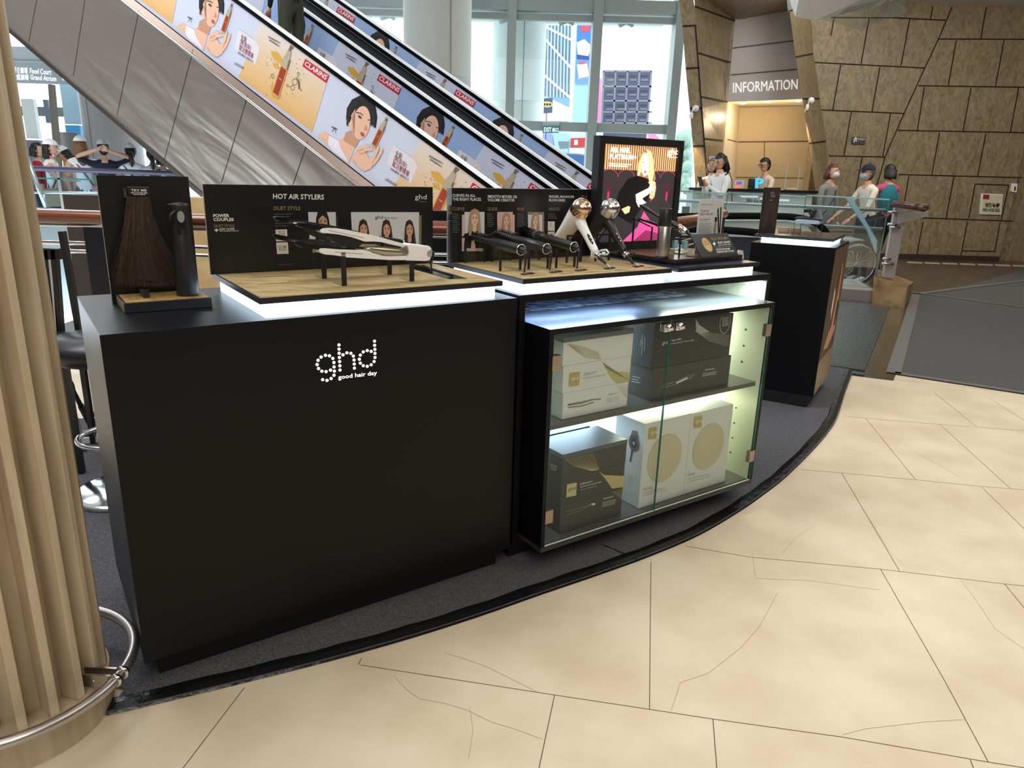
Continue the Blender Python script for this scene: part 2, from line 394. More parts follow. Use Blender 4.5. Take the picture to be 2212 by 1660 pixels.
g.part('edge_tape', t0)
g = MB(mat('tape_seam', (0.004, 0.004, 0.005), 0.5)); floorline(g, g.mats[0], [(1302, 1177), (1345, 1195), (1380, 1210)], 0.006, 0.0115); g.part('carpet_seam', t0)

# enclosure: ceilings and outer walls
PLAST = mat('white_plaster', srgb(214, 214, 212), 0.8)
GREYW = mat('grey_plaster', srgb(150, 148, 150), 0.7)
g = MB(PLAST); g.box(WF, -14, 14, -8, 16.3, 8.6, 8.8); g.struct('ceiling')
g = MB(PLAST); g.box(WF, 5.6, 14, 10.5, 14.0, 4.29, 4.5); g.box(WF, 6.2, 14, -8, 10.5, 5.3, 5.5); g.struct('ceiling_hall')
g = MB(GREYW); g.box(WF, -14, 14, -8.2, -8, 0, 8.7); g.struct('wall_back')
g = MB(GREYW); g.box(WF, 14, 14.2, -8, 14.2, 0, 8.7); g.struct('wall_right')
g = MB(GREYW); g.box(WF, -14.2, -14, -8, 16.2, 0, 8.7); g.struct('wall_left')
g = MB(mat('pale_plaza_paving', srgb(200, 200, 198), 0.8)); g.poly([(-60, 16.4, -.02), (60, 16.4, -.02), (60, 120, -.02), (-60, 120, -.02)]); g.struct('ground')

# ---- stone wall
STONE = mat('brown_marble', srgb(160, 143, 114), 0.42, noise=((9, 9, 5), srgb(112, 97, 72), 0.34, 0.64, 15), bump=(9, 0.12, 0.02))
nt = STONE.node_tree
for n_ in nt.nodes:
    if n_.type == 'TEX_NOISE' and n_.inputs['Detail'].default_value == 15: n_.inputs['Distortion'].default_value = 1.6; n_.inputs['Roughness'].default_value = .72
    if n_.type == 'MAPPING': n_.inputs['Rotation'].default_value = (0, .7, 0)
# pale veins
tc = nt.nodes.new('ShaderNodeTexCoord'); mp = nt.nodes.new('ShaderNodeMapping'); mp.inputs['Rotation'].default_value = (0, 0.6, 0); mp.inputs['Scale'].default_value = (0.9, 0.9, 0.5)
wv = nt.nodes.new('ShaderNodeTexWave'); wv.inputs['Scale'].default_value = 1.5; wv.inputs['Distortion'].default_value = 16; wv.inputs['Detail'].default_value = 12; wv.inputs['Detail Scale'].default_value = 3.2; wv.inputs['Detail Roughness'].default_value = .72
nt.links.new(tc.outputs['Object'], mp.inputs[0]); nt.links.new(mp.outputs[0], wv.inputs['Vector'])
rp = nt.nodes.new('ShaderNodeValToRGB'); rp.color_ramp.elements[0].position = 0.93; rp.color_ramp.elements[0].color = (0, 0, 0, 1); rp.color_ramp.elements[1].position = 1.0; rp.color_ramp.elements[1].color = (.38, .38, .38, 1)
nt.links.new(wv.outputs['Fac'], rp.inputs[0])
mx = nt.nodes.new('ShaderNodeMixRGB'); mx.inputs[2].default_value = (*srgb(178, 156, 112), 1)
old = nt.nodes['Principled BSDF'].inputs['Base Color'].links[0].from_socket
nt.links.new(rp.outputs[0], mx.inputs[0]); nt.links.new(old, mx.inputs[1]); nt.links.new(mx.outputs[0], nt.nodes['Principled BSDF'].inputs['Base Color'])
SJ = mat('stone_joint', (0.012, 0.009, 0.006), 0.9)
def z4(x, y): return (1450 + x * .3445, y * .3445)
def z5(x, y): return (1750 + x * .2109, 480 + y * .2109)
class Wall(Gfx): pass
WY = 13.6
Wl = Gfx((0, WY, 0), (1, 0, 0), (0, -1, 0), 0.004)
Wl.m(STONE)
Wl.box(WF, 5.28, 9.02, WY, WY + 0.3, 0, 4.3); Wl.box(WF, 9.1, 14, WY + .12, WY + 0.4, 0, 4.3); Wl.m(SJ).box(WF, 8.98, 9.12, WY + .16, WY + .45, 0, 4.3)
segs = [[(1760, 45), (1675, 245), (1590, 425), (1460, 710), (1340, 985), (1318, 1062), (1290, 1160)], [(1020, 120), (1000, 225)], [(1240, 115), (1190, 400)], [(1495, 120), (1440, 412)], [(1000, 110), (1410, 112), (1720, 128)], [(1640, 40), (1625, 118)],
  [(895, 392), (1590, 427)], [(1062, 408), (1012, 692)], [(1308, 420), (1258, 700)], [(940, 690), (1460, 712)], [(1128, 703), (1083, 975)], [(1375, 712), (1325, 983)], [(985, 978), (1340, 985)], [(1198, 985), (1155, 1200)],
  [(1975, 45), (1940, 243)], [(1675, 245), (2300, 247)], [(1787, 253), (1737, 535)], [(2087, 250), (2032, 542)], [(1548, 538), (2300, 549)], [(1587, 545), (1542, 820)], [(1880, 548), (1828, 825)], [(2178, 550), (2125, 832)],
  [(1420, 818), (2300, 834)], [(1682, 830), (1633, 1098)], [(1972, 838), (1920, 1108)], [(1425, 1095), (2200, 1115)], [(1490, 1103), (1440, 1390)], [(1772, 1108), (1722, 1372)], [(1905, 1155), (1865, 1370)], [(1905, 1155), (2115, 1162)], [(2115, 1162), (2068, 1385)], [(1440, 1362), (2145, 1388)]]
for s_ in segs: Wl.pl(SJ, [z4(*p) for p in s_], 0.020, 1)
for s_ in [[(1155, 0), (1090, 350)], [(1610, 0), (1540, 355)], [(1945, 0), (1890, 300), (1555, 295)]]: Wl.pl(SJ, [z5(*p) for p in s_], 0.02, 1)
SKB = mat('wall_foot', srgb(52, 44, 34), 0.6)
Wl.m(SKB).box(WF, 5.3, 9.0, WY - 0.02, WY, 0, 0.09)
Wl.struct('wall_stone', 'brown veined marble wall with slanted black joints')

# folded stone surround of the information alcove
def at4(x, y, Y): return ony(*z4(x, y), Y)
g = MB(STONE)
def quad(*q): g.m(STONE).poly([at4(x, y, Y) for x, y, Y in q])
def jl(a, b, w=0.022):
    A, B = at4(*a), at4(*b); d = (B - A).normalized(); n = d.cross(Vector((0, -1, 0))).normalized() * w / 2; e = Vector((0, -0.012, 0)); g.m(SJ).poly([A + n + e, B + n + e, B - n + e, A - n + e])
YF, YB = 12.0, 13.4
lefts = [(30, -120), (50, 0), (70, 165), (90, 430), (115, 680), (135, 915), (150, 1170), (175, 1520)]
rights = [(118, -120), (147, 40), (150, 160), (175, 425), (190, 680), (205, 915), (228, 1180), (262, 1520)]
for a, b, c, d in zip(lefts, lefts[1:], rights[1:], rights): quad((*a, YF), (*b, YF), (*c, YF), (*d, YF))
inner = [(408, 135), (395, 260), (378, 425), (355, 640), (330, 915), (300, 1180), (262, 1520)]
rr = rights[1:]
for a, b, c, d in zip(rr, rr[1:], inner[1:], inner): quad((*a, YF), (*b, YF), (*c, YB), (*d, YB))
quad((147, 40, YF), (408, 135, YB), (732, 75, YB), (722, -40, YF), (140, -60, YF))
bl = [(722, -60), (742, 70), (780, 358), (822, 620), (862, 900), (905, 1200), (925, 1340)]
br = [(870, -60), (877, 90), (892, 337), (932, 618), (970, 885), (1000, 1200), (1012, 1340)]
for a, b, c, d in zip(bl, bl[1:], br[1:], br): quad((*a, 12.6), (*b, 12.6), (*c, WY), (*d, WY))
g.m(STONE).poly([at4(x, y, WY - .003) for x, y in ((865, -60), (1012, -60), (1012, 1340), (1004, 1340), (970, 885), (932, 618), (892, 337), (877, 90))])
for a, b in [((70, 165, YF), (150, 160, YF)), ((90, 430, YF), (175, 425, YF)), ((115, 680, YF), (190, 680, YF)), ((135, 915, YF), (205, 915, YF)), ((172, 333, 12.02), (372, 392, 13.3)), ((190, 608, 12.02), (352, 640, 13.3)), ((205, 870, 12.02), (325, 882, 13.3)),
             ((742, 70, 12.6), (800, 50, 13)), ((780, 358, 12.58), (888, 337, 13.55)), ((822, 620, 12.58), (930, 618, 13.55)), ((862, 900, 12.58), (970, 885, 13.55)), ((147, 40, YF), (408, 135, YB - .02)), ((150, 160, YF), (228, 1180, YF))]: jl(a, b)
g.struct('wall_alcove_surround', 'folded brown marble frame around the information alcove')
GP = mat('grey_alcove_panel', srgb(196, 192, 192), 0.6); BG = mat('beige_alcove_panel', srgb(206, 186, 152), 0.6); GJ = mat('alcove_joint', srgb(92, 88, 88), 0.7); BJ = mat('beige_joint', srgb(96, 74, 50), 0.7)
g = MB(GP)
def curvedface(M, tl, bl_, tr, br_, n=8, dep=0.35):
    g.m(M)
    for k in range(n):
        a, b = k / n, (k + 1) / n
        L = lambda p, q, s: (p[0] + (q[0] - p[0]) * s, p[1] + (q[1] - p[1]) * s)
        Y = lambda s: YB - 0.12 + dep * (2 * s - 1) ** 2 * 0
        g.poly([at4(*L(tl, tr, a), Y(a)), at4(*L(bl_, br_, a), Y(a)), at4(*L(bl_, br_, b), Y(b)), at4(*L(tl, tr, b), Y(b))], True)
curvedface(GP, (400, 120), (352, 640), (745, 60), (828, 622))
def gl4(M, a, b, Y, w=0.018):
    A, B = at4(*a, Y), at4(*b, Y); n = Vector((0, 0, w / 2)); e = Vector((0, -.01, 0)); g.m(M).poly([A + n + e, B + n + e, B - n + e, A - n + e])
gl4(GJ, (385, 302), (765, 256), YB - .12); gl4(GJ, (372, 470), (790, 435), YB - .12)
g.struct('wall_information', 'grey curved panel over the information recess')
g = MB(BG); Yr = 14.4
g.m(BG).poly([at4(x, y, Y) for x, y, Y in ((352, 640, YB), (430, 672, Yr), (395, 1330, Yr), (290, 1330, YB))])
g.poly([at4(x, y, Y) for x, y, Y in ((430, 672, Yr), (835, 662, Yr), (925, 1330, Yr), (395, 1330, Yr))])
g.poly([at4(x, y, Y) for x, y, Y in ((352, 640, YB), (828, 622, YB), (835, 662, Yr), (430, 672, Yr))])
gl4(BJ, (412, 890), (860, 886), Yr); gl4(BJ, (400, 1112), (890, 1118), Yr, .012); gl4(BJ, (325, 868), (412, 890), YB + .2); gl4(BJ, (430, 672), (828, 662), Yr, .012)
g.m(BJ).poly([at4(583, 892, Yr - .01), at4(587, 892, Yr - .01), at4(583, 1112, Yr - .01), at4(579, 1112, Yr - .01)])
g.struct('wall_recess', 'beige back wall of the information recess')
# INFORMATION lettering
G = Gfx((3.6, YB - .12, 2.6), (1, 0, 0), (0, -1, 0), 0.012)
G.pT(mat('lit_letters', (1, 1, 1), 0.5, emit=(1, 1, 1), es=0.55), 'INFORMATION', (1583, 201), (1722, 193), (1583, 179), 0.0)
G.single('information_lettering', 'white INFORMATION letters on the grey panel above the counter', 'sign')
# small downlights
for x, y in ((450, 640), (603, 630), (798, 624)):
    P = at4(x, y, 13.5); g = MB(WHITE); g.lathe(P + Vector((0, 0, -.03)), [(0, 0), (.05, 0), (.06, .05), (0, .05)], 14)
    g.m(mat('downlight_glow', (1, .85, .6), emit=(1, .85, .6), es=6)).lathe(P + Vector((0, 0, -.035)), [(0, 0), (.04, 0)], 12)
    g.single('downlight', 'round %s downlight under the grey panel of the information recess' % {450: 'left', 603: 'middle', 798: 'right'}[x], 'light')
    l = bpy.data.lights.new('downlight_lamp', 'POINT'); l.energy = 9; l.color = (1, .80, .52); l.shadow_soft_size = .05
    o = bpy.data.objects.new('downlight_lamp', l); COL.objects.link(o); o.location = P + Vector((0, -.05, -.25))
# two wall spot lamps with a warm beam downwards
for (x, y, Y, nm) in ((868, 632, 12.75, 'round white wall spot lamp right of the information alcove'), (148, 682, 12.0, 'round white wall spot lamp on the narrow stone pier by the windows')):
    P = at4(x, y, Y) + Vector((0, -.06, 0)); t0 = thing('wall_spot_lamp', nm, 'lamp', P, 'wall spot lamps')
    g = MB(WHITE); g.lathe(P, [(0, -.03), (.045, -.03), (.05, .0), (.045, .05), (0, .05)], 16, (0, 1, 0)); g.part('base', t0)
    g = MB(WHITE); g.lathe(P + Vector((-.07, -.05, -.11)), [(0, .05), (.022, .045), (.032, 0), (.030, -.04)], 14, (0, -.2, 1)); g.m(mat('spot_glow', (1, .9, .7), emit=(1, .9, .7), es=8)).lathe(P + Vector((-.07, -.045, -.145)), [(0, 0), (.026, 0)], 12, (0, -.2, 1)); g.part('head', t0)
    g = MB(WHITE); g.tube([P + Vector((-.02, -.05, 0)), P + Vector((-.055, -.06, -.035)), P + Vector((-.07, -.05, -.07))], .009, 8); g.part('arm', t0)
    l = bpy.data.lights.new('spot', 'SPOT'); l.energy = 60; l.color = (1, .74, .42); l.spot_size = math.radians(62); l.spot_blend = 0.7; l.shadow_soft_size = .03
    o = bpy.data.objects.new('spot_lamp_light', l); COL.objects.link(o); o.location = P + Vector((-.06, -.22, -.24)); o.rotation_euler = Vector((.10, .30, -1)).to_track_quat('-Z', 'Y').to_euler()
# wall signs
def wsign(name, label, pts, draw, cat='sign'):
    t0 = thing(name, label, cat, ony(*pts[3], WY - .02)); G = Gfx((0, WY - .03, 0), (1, 0, 0), (0, -1, 0), 0.003)
    draw(G); G.part('print', t0); g = MB(pts[4]); P = [ony(x, y, WY - .03) for x, y in pts[:4]]; g.extr(P, Vector((0, .03, 0))); g.part('board', t0)
def d1(G):
    G.px(pr('pale_cream', 214, 208, 176), [(2124, 420), (2166, 422), (2162, 462), (2118, 461)], 2); G.px(pr('dark_red', 150, 36, 40), [(2124, 420), (2137, 421), (2136, 431), (2122, 430)], 3)
    G.pT(TBLACK, '消防喉轆', (2126, 448), (2158, 449), (2127, 438), .02, 4); G.pT(TBLACK, 'FIRE HOSE REEL', (2122, 457), (2159, 458), (2123, 450), .02, 4)
wsign('fire_hose_sign', 'cream FIRE HOSE REEL notice with a small red corner on the marble wall', [(2120, 418), (2167, 420), (2163, 464), (2117, 463), WHITE], d1)
def d2(G):
    G.pT(TWHITE, '安全出口', (1853, 303), (1868, 303), (1853, 298), 0, 3); G.el(TWHITE, *G.uv(1848, 299), .018, .018, 0, 3); G.pl(TWHITE, [(1851, 299), (1847, 303), (1844, 307)], .02, 3); G.pl(TWHITE, [(1843, 301), (1847, 303), (1851, 305)], .016, 3)
wsign('exit_notice', 'small dark grey notice with a running figure high on the marble wall', [(1842, 296), (1871, 297), (1869, 312), (1840, 311), mat('slate_sign', srgb(62, 68, 64), .5)], d2)
def d3(G): G.px(TBLACK, [(2191, 403), (2194, 403), (2193, 412), (2190, 412)], 3)
wsign('wall_call_point', 'small white wall box with a dark slot above the fire hose notice', [(2186, 396), (2198, 397), (2196, 416), (2184, 414), WHITE], d3, 'wall box')
# white soffit and glass canopy, top right
g = MB(mat('white_soffit', srgb(206, 206, 206), 0.6)); Yc = 8.6
P = [ony(x, y, Y) for x, y, Y in ((1718, 36, 8.4), (1737, -60, 8.4), (1990, -60, 9.4), (1900, 12, 9.4), (1760, 45, 8.8))]
g.extr(P, Vector((0, .3, .25))); g.struct('ceiling_soffit', 'white folded soffit at the top right')
g = MB(glass('canopy_glass', (.86, .92, .92), .5)); P = [ony(x, y, Y) for x, y, Y in ((1760, 40, 9), (1850, 63, 9), (1955, 30, 9.6), (1962, -30, 9.6), (1800, -40, 9))]
g.poly(P); g.single('glass_canopy', 'thin glass canopy sheet hanging at the white soffit', 'canopy', loc=P[0])

# ---- glass facade
MULL = mat('grey_green_mullion', srgb(142, 152, 150), 0.45, 0.2)
FY = 16.0
g = MB(MULL)
for x0, x1 in ((-12.2,-11.95),(-8.7,-8.45),(-5.2, -4.95), (-.30, -.12), (1.41, 1.60), (3.06, 3.24)): g.box(WF, x0, x1, FY - .2, FY + .25, 0, 8.6)
g.box(WF, -14, 3.1, FY - .08, FY + .08, 2.19, 2.37); g.box(WF, -14, 3.1, FY - .06, FY + .06, 4.28, 4.40); g.box(WF, -14, 3.1, FY - .15, FY + .15, 4.44, 4.68)
g.box(WF, -14, 3.1, FY - .06, FY + .06, 0, .12)
g.box(WF, 4.15, 9.2, FY - .1, FY + .2, 0, 8.6)
g.struct('window_1', 'grey mullions and transoms of the tall glass facade')
g = MB(GLASS); g.poly([(-14, FY, .1), (4.15, FY, .1), (4.15, FY, 8.6), (-14, FY, 8.6)]); g.struct('window_2', 'facade glass')
# canopy trusses just outside
g = MB(mat('pale_steel', srgb(196, 206, 206), 0.5, 0.1))
for k in range(6):
    x = -4.2 + k * 1.25; g.tube([(x, 16.6, 4.35), (x + .9, 18.2, 5.0)], .05, 6); g.tube([(x + .9, 18.2, 5.0), (x + 1.5, 16.6, 4.35)], .04, 6)
g.box(WF, -6, 3.2, 17.9, 18.2, 4.62, 4.9); g.box(WF, -6, 3.2, 16.5, 16.7, 4.9, 5.0)
g.single('entrance_canopy', 'pale steel canopy struts outside the top of the windows', 'canopy')
# columns
COLM = mat('white_column_cladding', srgb(206, 206, 200), 0.5)
def column(c, r, h, label, name='column', M=None, seam=None):
    t0 = thing(name, label, 'column', (c[0], c[1], 0)); g = MB(M or COLM)
    g.lathe((c[0], c[1], 0), [(r, 0), (r, 2.9), (r - .012, 2.905), (r - .012, 2.925), (r, 2.93), (r, h)], 48); g.part('shaft', t0)
    if seam is not None:
        a = seam; g = MB(mat('seam_grey', srgb(120, 120, 116), .6)); p = Vector((c[0] + r * math.cos(a), c[1] + r * math.sin(a), 0)); g.box(Fr(p.x, p.y, a + PI / 2), -.006, .006, -.004, .01, 0, h); g.part('seam', t0)
column((-1.50, 14.0), .60, 8.6, 'thick white round column between the escalators and the windows', seam=math.radians(-62))
column((-7.5, 14.0), .48, 8.6, 'grey round column behind the people at the balcony rail', M=mat('grey_column', srgb(186, 182, 184), .5), seam=math.radians(-110))
column((-.06, 18.2), .62, 5.6, 'pale round column outside behind the window mullion', M=mat('pale_column', srgb(226, 234, 234), .5), seam=math.radians(-80))
# exit sign
t0 = thing('exit_sign', 'small turquoise EXIT sign hanging under the window transom', 'sign', ony(1191, 288, 15.85))
g = MB(mat('exit_box', srgb(40, 120, 130), .4)); P = [ony(x, y, 15.86) for x, y in ((1173, 273), (1209, 273), (1207, 287), (1172, 287))]; g.extr(P, Vector((0, .06, 0))); g.part('box', t0)
G = Gfx((0, 15.85, 0), (1, 0, 0), (0, -1, 0), .004); EM = mat('exit_letters', (1, 1, 1), emit=(.75, 1, 1), es=1.0); G.pT(EM, 'EXIT', (1175, 285), (1191, 285), (1175, 275.5), .01); G.pT(EM, '出口', (1193, 285), (1206, 285), (1193, 276), .02); G.part('lettering', t0)
g = MB(MULL); g.tube([ony(1190, 274, 15.90), ony(1190, 262, 15.90)], .012, 6); g.part('hanger', t0)
g = MB(mat('hanger_plate', srgb(170, 186, 190), .4)); P = [ony(x, y, 15.88) for x, y in ((1172, 262), (1209, 262), (1208, 273), (1172, 273))]; g.extr(P, Vector((0, .01, 0))); g.part('upper_plate', t0)

# ---- the street outside
def bld(name, label, pxs, Y, dep, M, cat='building', draw=None, pname='facade_details', foot=.98):
    P = [ony(x, y, Y) for x, y in pxs]; t0 = thing(name, label, cat, (sum(p.x for p in P) / len(P), Y, min(p.z for p in P))); g = MB(M); g.extr(P, Vector((0, dep, 0))); zb = min(p.z for p in P); xs = sorted(p.x for p in P); xm = (xs[1] + xs[-2]) / 2; hw = (xs[-2] - xs[1]) / 2 * foot
    g.box(WF, xm - hw, xm + hw, Y + .02, Y + dep, -.02, zb + .01); g.part('body', t0)
    if draw: G = Gfx((0, Y, 0), (1, 0, 0), (0, -1, 0), .02); draw(G); G.part(pname, t0)
WB = mat('white_render', srgb(238, 238, 236), .8)
def dd(G):
    G.px(pr('street_slate', 66, 66, 88), [(1304, 154), (1409, 154), (1399, 268), (1299, 267)], 1)
    G.px(pr('street_slate', 60, 62, 84), [(1303, 286), (1397, 287), (1396, 300), (1302, 300)], 1)
    mu = pr('street_stone', 116, 114, 126)
    for k in range(5):
        a = k / 4; G.pl(mu, [(1304 + 103 * a, 154), (1300 + 98 * a, 268)], .10, 2)
    for y in (154, 187, 218, 242, 266): G.pl(mu, [(1303, y), (1408, y)], .09, 2)
    dk = pr('street_dark', 48, 40, 60)
    for i in range(4):
        for j, y in enumerate((163, 195, 226, 250)):
            x = 1311 + i * 24.5 - j * 1.2; G.px(dk, [(x, y), (x + 15, y), (x + 15, y + 3 + (i * j) % 3), (x, y + 3 + (i * j) % 3)], 3); G.px(pr('street_mauve', 118, 96, 110), [(x, y + 8), (x + 15, y + 8), (x + 15, y + 12), (x, y + 12)], 3)
    G.px(pr('street_pink', 236, 120, 160), [(1287, 160), (1300, 172), (1297, 268), (1285, 268)], 1); G.px(pr('street_pink', 236, 120, 160), [(1399, 287), (1412, 287), (1426, 300), (1400, 300)], 1)
    for p in ((1334, 92), (1357, 92), (1361, 105), (1416, 96)): G.px(pr('street_line', 200, 200, 196), [p, (p[0] + 2, p[1]), (p[0] + 2, p[1] + 5), (p[0], p[1] + 5)], 1)
    G.pl(pr('street_line', 200, 200, 196), [(1437, 112), (1461, 111)], .05, 1)
bld('building', 'white building with a dark gridded window bay seen through the right windows', [(1262, 330), (1282, 52), (1520, 50), (1520, 330)], 42, 12, WB, draw=dd)
def de(G):
    bl = pr('street_blueglass', 118, 150, 172); gr = pr('street_frame', 214, 224, 226); dk = pr('street_deep', 74, 92, 110)
    G.px(bl, [(1176, 55), (1236, 55), (1230, 232), (1172, 205)], 1)
    for k in range(17):
        x = 1177 + k * 3.6; G.pl(dk if k % 2 else gr, [(x, 55), (x - 3, 210)], .035, 2)
    for a, b in (((1173, 80), (1236, 150)), ((1172, 160), (1232, 212)), ((1172, 55), (1236, 88))): G.pl(gr, [a, b], .10, 3)
bld('building', 'pale building with slanted blue grey louvres seen through the middle windows', [(1168, 262), (1174, 53), (1240, 53), (1232, 262)], 36, 8, mat('pale_render', srgb(216, 228, 230), .8), draw=de)
def df(G):
    for i, (c, pts) in enumerate([((58, 104, 168), [(1247, 55), (1279, 55), (1272, 130), (1245, 128)]), ((240, 246, 250), [(1246, 92), (1262, 85), (1278, 100), (1270, 122), (1248, 122)]), ((196, 60, 70), [(1252, 56), (1276, 56), (1272, 68), (1256, 70)]), ((90, 130, 190), [(1244, 124), (1274, 128), (1271, 182), (1242, 182)]), ((250, 236, 240), [(1246, 140), (1268, 138), (1272, 165), (1250, 170)]), ((36, 60, 120), [(1246, 118), (1272, 122), (1272, 130), (1246, 128)]), ((210, 70, 80), [(1250, 135), (1264, 133), (1264, 138), (1252, 140)])]):
        G.px(pr('billboard_%d' % i, *c), pts, 2 + i * .3)
bld('billboard', 'blue and red street billboard beside the middle window mullion', [(1241, 184), (1246, 53), (1281, 53), (1276, 184)], 34, .6, mat('billboard_board', srgb(150, 190, 214), .7), 'billboard', df, 'print')
def dg(G):
    G.el(pr('sign_gold', 226, 200, 120), *G.uv(1182, 226), .17, .09, 0, 2); 
    for k in (-1, 0, 1): G.el(TBLACK, *G.uv(1182 + k * 6, 226), .035, .035, 0, 3)
bld('hanging_street_sign', 'dark blue hanging street sign with a gold oval', [(1169, 245), (1170, 212), (1194, 212), (1193, 243)], 24, .2, mat('sign_navy', srgb(66, 76, 110), .5), 'sign', dg, 'emblem', .08)
def dh(G):
    L_ = [((206, 60, 66), [(1233, 299), (1266, 298), (1264, 318), (1232, 318)]), ((240, 240, 240), [(1240, 303), (1248, 302), (1248, 313), (1240, 314)]), ((150, 160, 220), [(1168, 281), (1190, 283), (1196, 318), (1172, 320)]), ((170, 200, 214), [(1194, 290), (1228, 290), (1226, 330), (1200, 328)]), ((66, 96, 150), [(1222, 333), (1262, 336), (1260, 366), (1228, 350)]), ((120, 132, 140), [(1205, 306), (1229, 306), (1228, 320), (1210, 322)]), ((226, 232, 236), [(1230, 320), (1262, 320), (1262, 333), (1230, 331)]), ((150, 180, 196), [(1130, 262), (1165, 262), (1165, 280), (1140, 282)])]
    for i, (c, pts) in enumerate(L_): G.px(pr('street_%d' % i, *c), pts, 2 + i * .3)
bld('shop_front', 'row of shop fronts with a red sign low behind the escalator top', [(1120, 390), (1130, 262), (1268, 270), (1262, 420)], 26, 2, mat('shop_pale', srgb(206, 220, 228), .8), 'shop', dh, 'shop_signs')
# far white block left of the mullion
bld('building', 'white block outside between the thick column and the left mullion', [(1013, 420), (1013, 40), (1068, 40), (1068, 420)], 48, 6, WB)
random.seed(3)
g = MB(mat('pale_foliage', srgb(150, 172, 158), .9))
for k in range(60):
    P = ony(1466 + random.random() * 22, 290 + random.random() * 120, 30 + random.random() * 2); g.ball(P, .12 + random.random() * .14, n=6)
Q = ony(1476, 350, 30.5); g.tube([(Q.x, 31, -.02), (Q.x, 31, Q.z)], .12, 6)
g.single('shrub', 'pale green street shrub seen left of the stone pier', 'shrub')

# ================================================================ THE KIOSK
AH = 0.986; BH = 0.990; LZ = 1.045
# ---- left counter
t0 = thing('display_counter', 'long matte black counter with a round-dotted white logo on its front', 'counter', K(0.59, .3))
g = MB(BLACK); g.box(K, 0, 1.180, 0, .59, .085, AH, .0015); g.part('body', t0)
g = MB(KICK); g.box(K, .035, 1.15, .045, .54, .010, .085); g.part('plinth', t0)
# logo of lit dots
LOGO = mat('lit_logo_white', (1, 1, 1), 0.4, emit=(0.93, 0.97, 1.0), es=1.25)
def zl(x, y): return (600 + x * .13562, 680 + y * .13562)
dots = [(822, 655), (757, 648), (688, 675), (640, 727), (625, 795), (647, 858), (700, 900), (768, 907), (838, 883), (875, 697), (892, 763), (895, 832), (900, 900), (893, 965), (848, 1018), (782, 1047), (713, 1035),
        (973, 482), (974, 549), (976, 615), (979, 682), (983, 748), (987, 815), (989, 882), (1037, 640), (1098, 608), (1162, 616), (1202, 660), (1213, 722), (1216, 787), (1219, 852),
        (1539, 422), (1540, 489), (1545, 553), (1546, 617), (1546, 682), (1532, 747), (1486, 798), (1423, 823), (1360, 813), (1313, 772), (1297, 710), (1313, 645), (1360, 593), (1423, 572), (1486, 585)]
G = kpl(0, .001); G.m(LOGO)
for d in dots:
    u, v = G.uv(*zl(*d)); c = K(u, 0, 0) ; c.z = v; G.lathe(c, [(0, .002), (.0042, .002), (.0042, 0)], 14, -K.v, smooth=False)
G.part('dotted_logo', t0, 'white lit logo of round dots')
G = kpl(0, .0015); G.pT(LOGO, 'good hair day', zl(962, 1050), zl(1580, 975), zl(955, 965), .012, 1); G.part('logo_lettering', t0)

def lid_platform(name, label, s0, s1, dep, mtop, over=.018, bs0=None):
    t0 = thing(name, label, 'platform', K((s0 + s1) / 2, dep / 2, BH))
    b = MB(LED); b.box(K, (bs0 or s0 + over), s1 - over, .022, dep - .02, (AH if s0 < 1 else BH) + .001, LZ - .017); b.part('lit_riser', t0, 'glowing white riser')
    g = MB(BLACKEDGE); g.box(K, s0, s1, .004, dep, LZ - .017, LZ - .0012, .0008); g.part('lid', t0)
    g = MB(mtop); g.box(K, s0 + .004, s1 - .004, .008, dep - .004, LZ - .0012, LZ); g.part('top_board', t0, 'tan woven board' if mtop is CORK else None)
    return t0
p1 = lid_platform('lit_platform', 'glowing white platform with tan top on the left black counter', .370, 1.125, .53, CORK)
p2 = lid_platform('lit_platform', 'glowing white platform with tan top that carries the curlers and dryers', 1.203, 1.884, .50, CORK)
GL3 = mat('blue_black_gloss', srgb(40, 46, 66), .25)
p3 = lid_platform('lit_platform', 'glowing white platform with dark top under the rightmost display', 1.918, 2.398, .50, GL3)
# cable slot in the first lid and printed grey legends
g = Gfx(K(0, 0, LZ), K.u, (0, 0, 1), .0006); g.U = K.u; g.V = K.v
g.P(SBLACK, [(.985, .095), (1.043, .085), (1.066, .43), (.985, .40)]); g.P(GBLACK, [(.985, .10), (1.005, .10), (1.04, .40), (.992, .40)], 2)
g.part('cable_slot', p1)
def legend(G, M, u, v, w, h):
    rnd = random.Random(int(u * 1000)); x = u
    while x < u + w:
        l = .004 + rnd.random() * .006; G.R(M, x, x + l, v, v + h * (.7 + .3 * rnd.random())); x += l + .0018
g = Gfx(K(0, 0, LZ), K.u, (0, 0, 1), .0006); g.V = K.v; LEG = pr('brown_legend', 96, 76, 48)
legend(g, LEG, .44, .36, .12, .008); legend(g, LEG, .43, .22, .09, .008); g.part('floor_legends', p1)
g = Gfx(K(0, 0, LZ), K.u, (0, 0, 1), .0006); g.V = K.v
for x in (1.262, 1.385, 1.498, 1.636, 1.778): legend(g, LEG, x, .045, .06, .008)
g.part('floor_legends', p2)

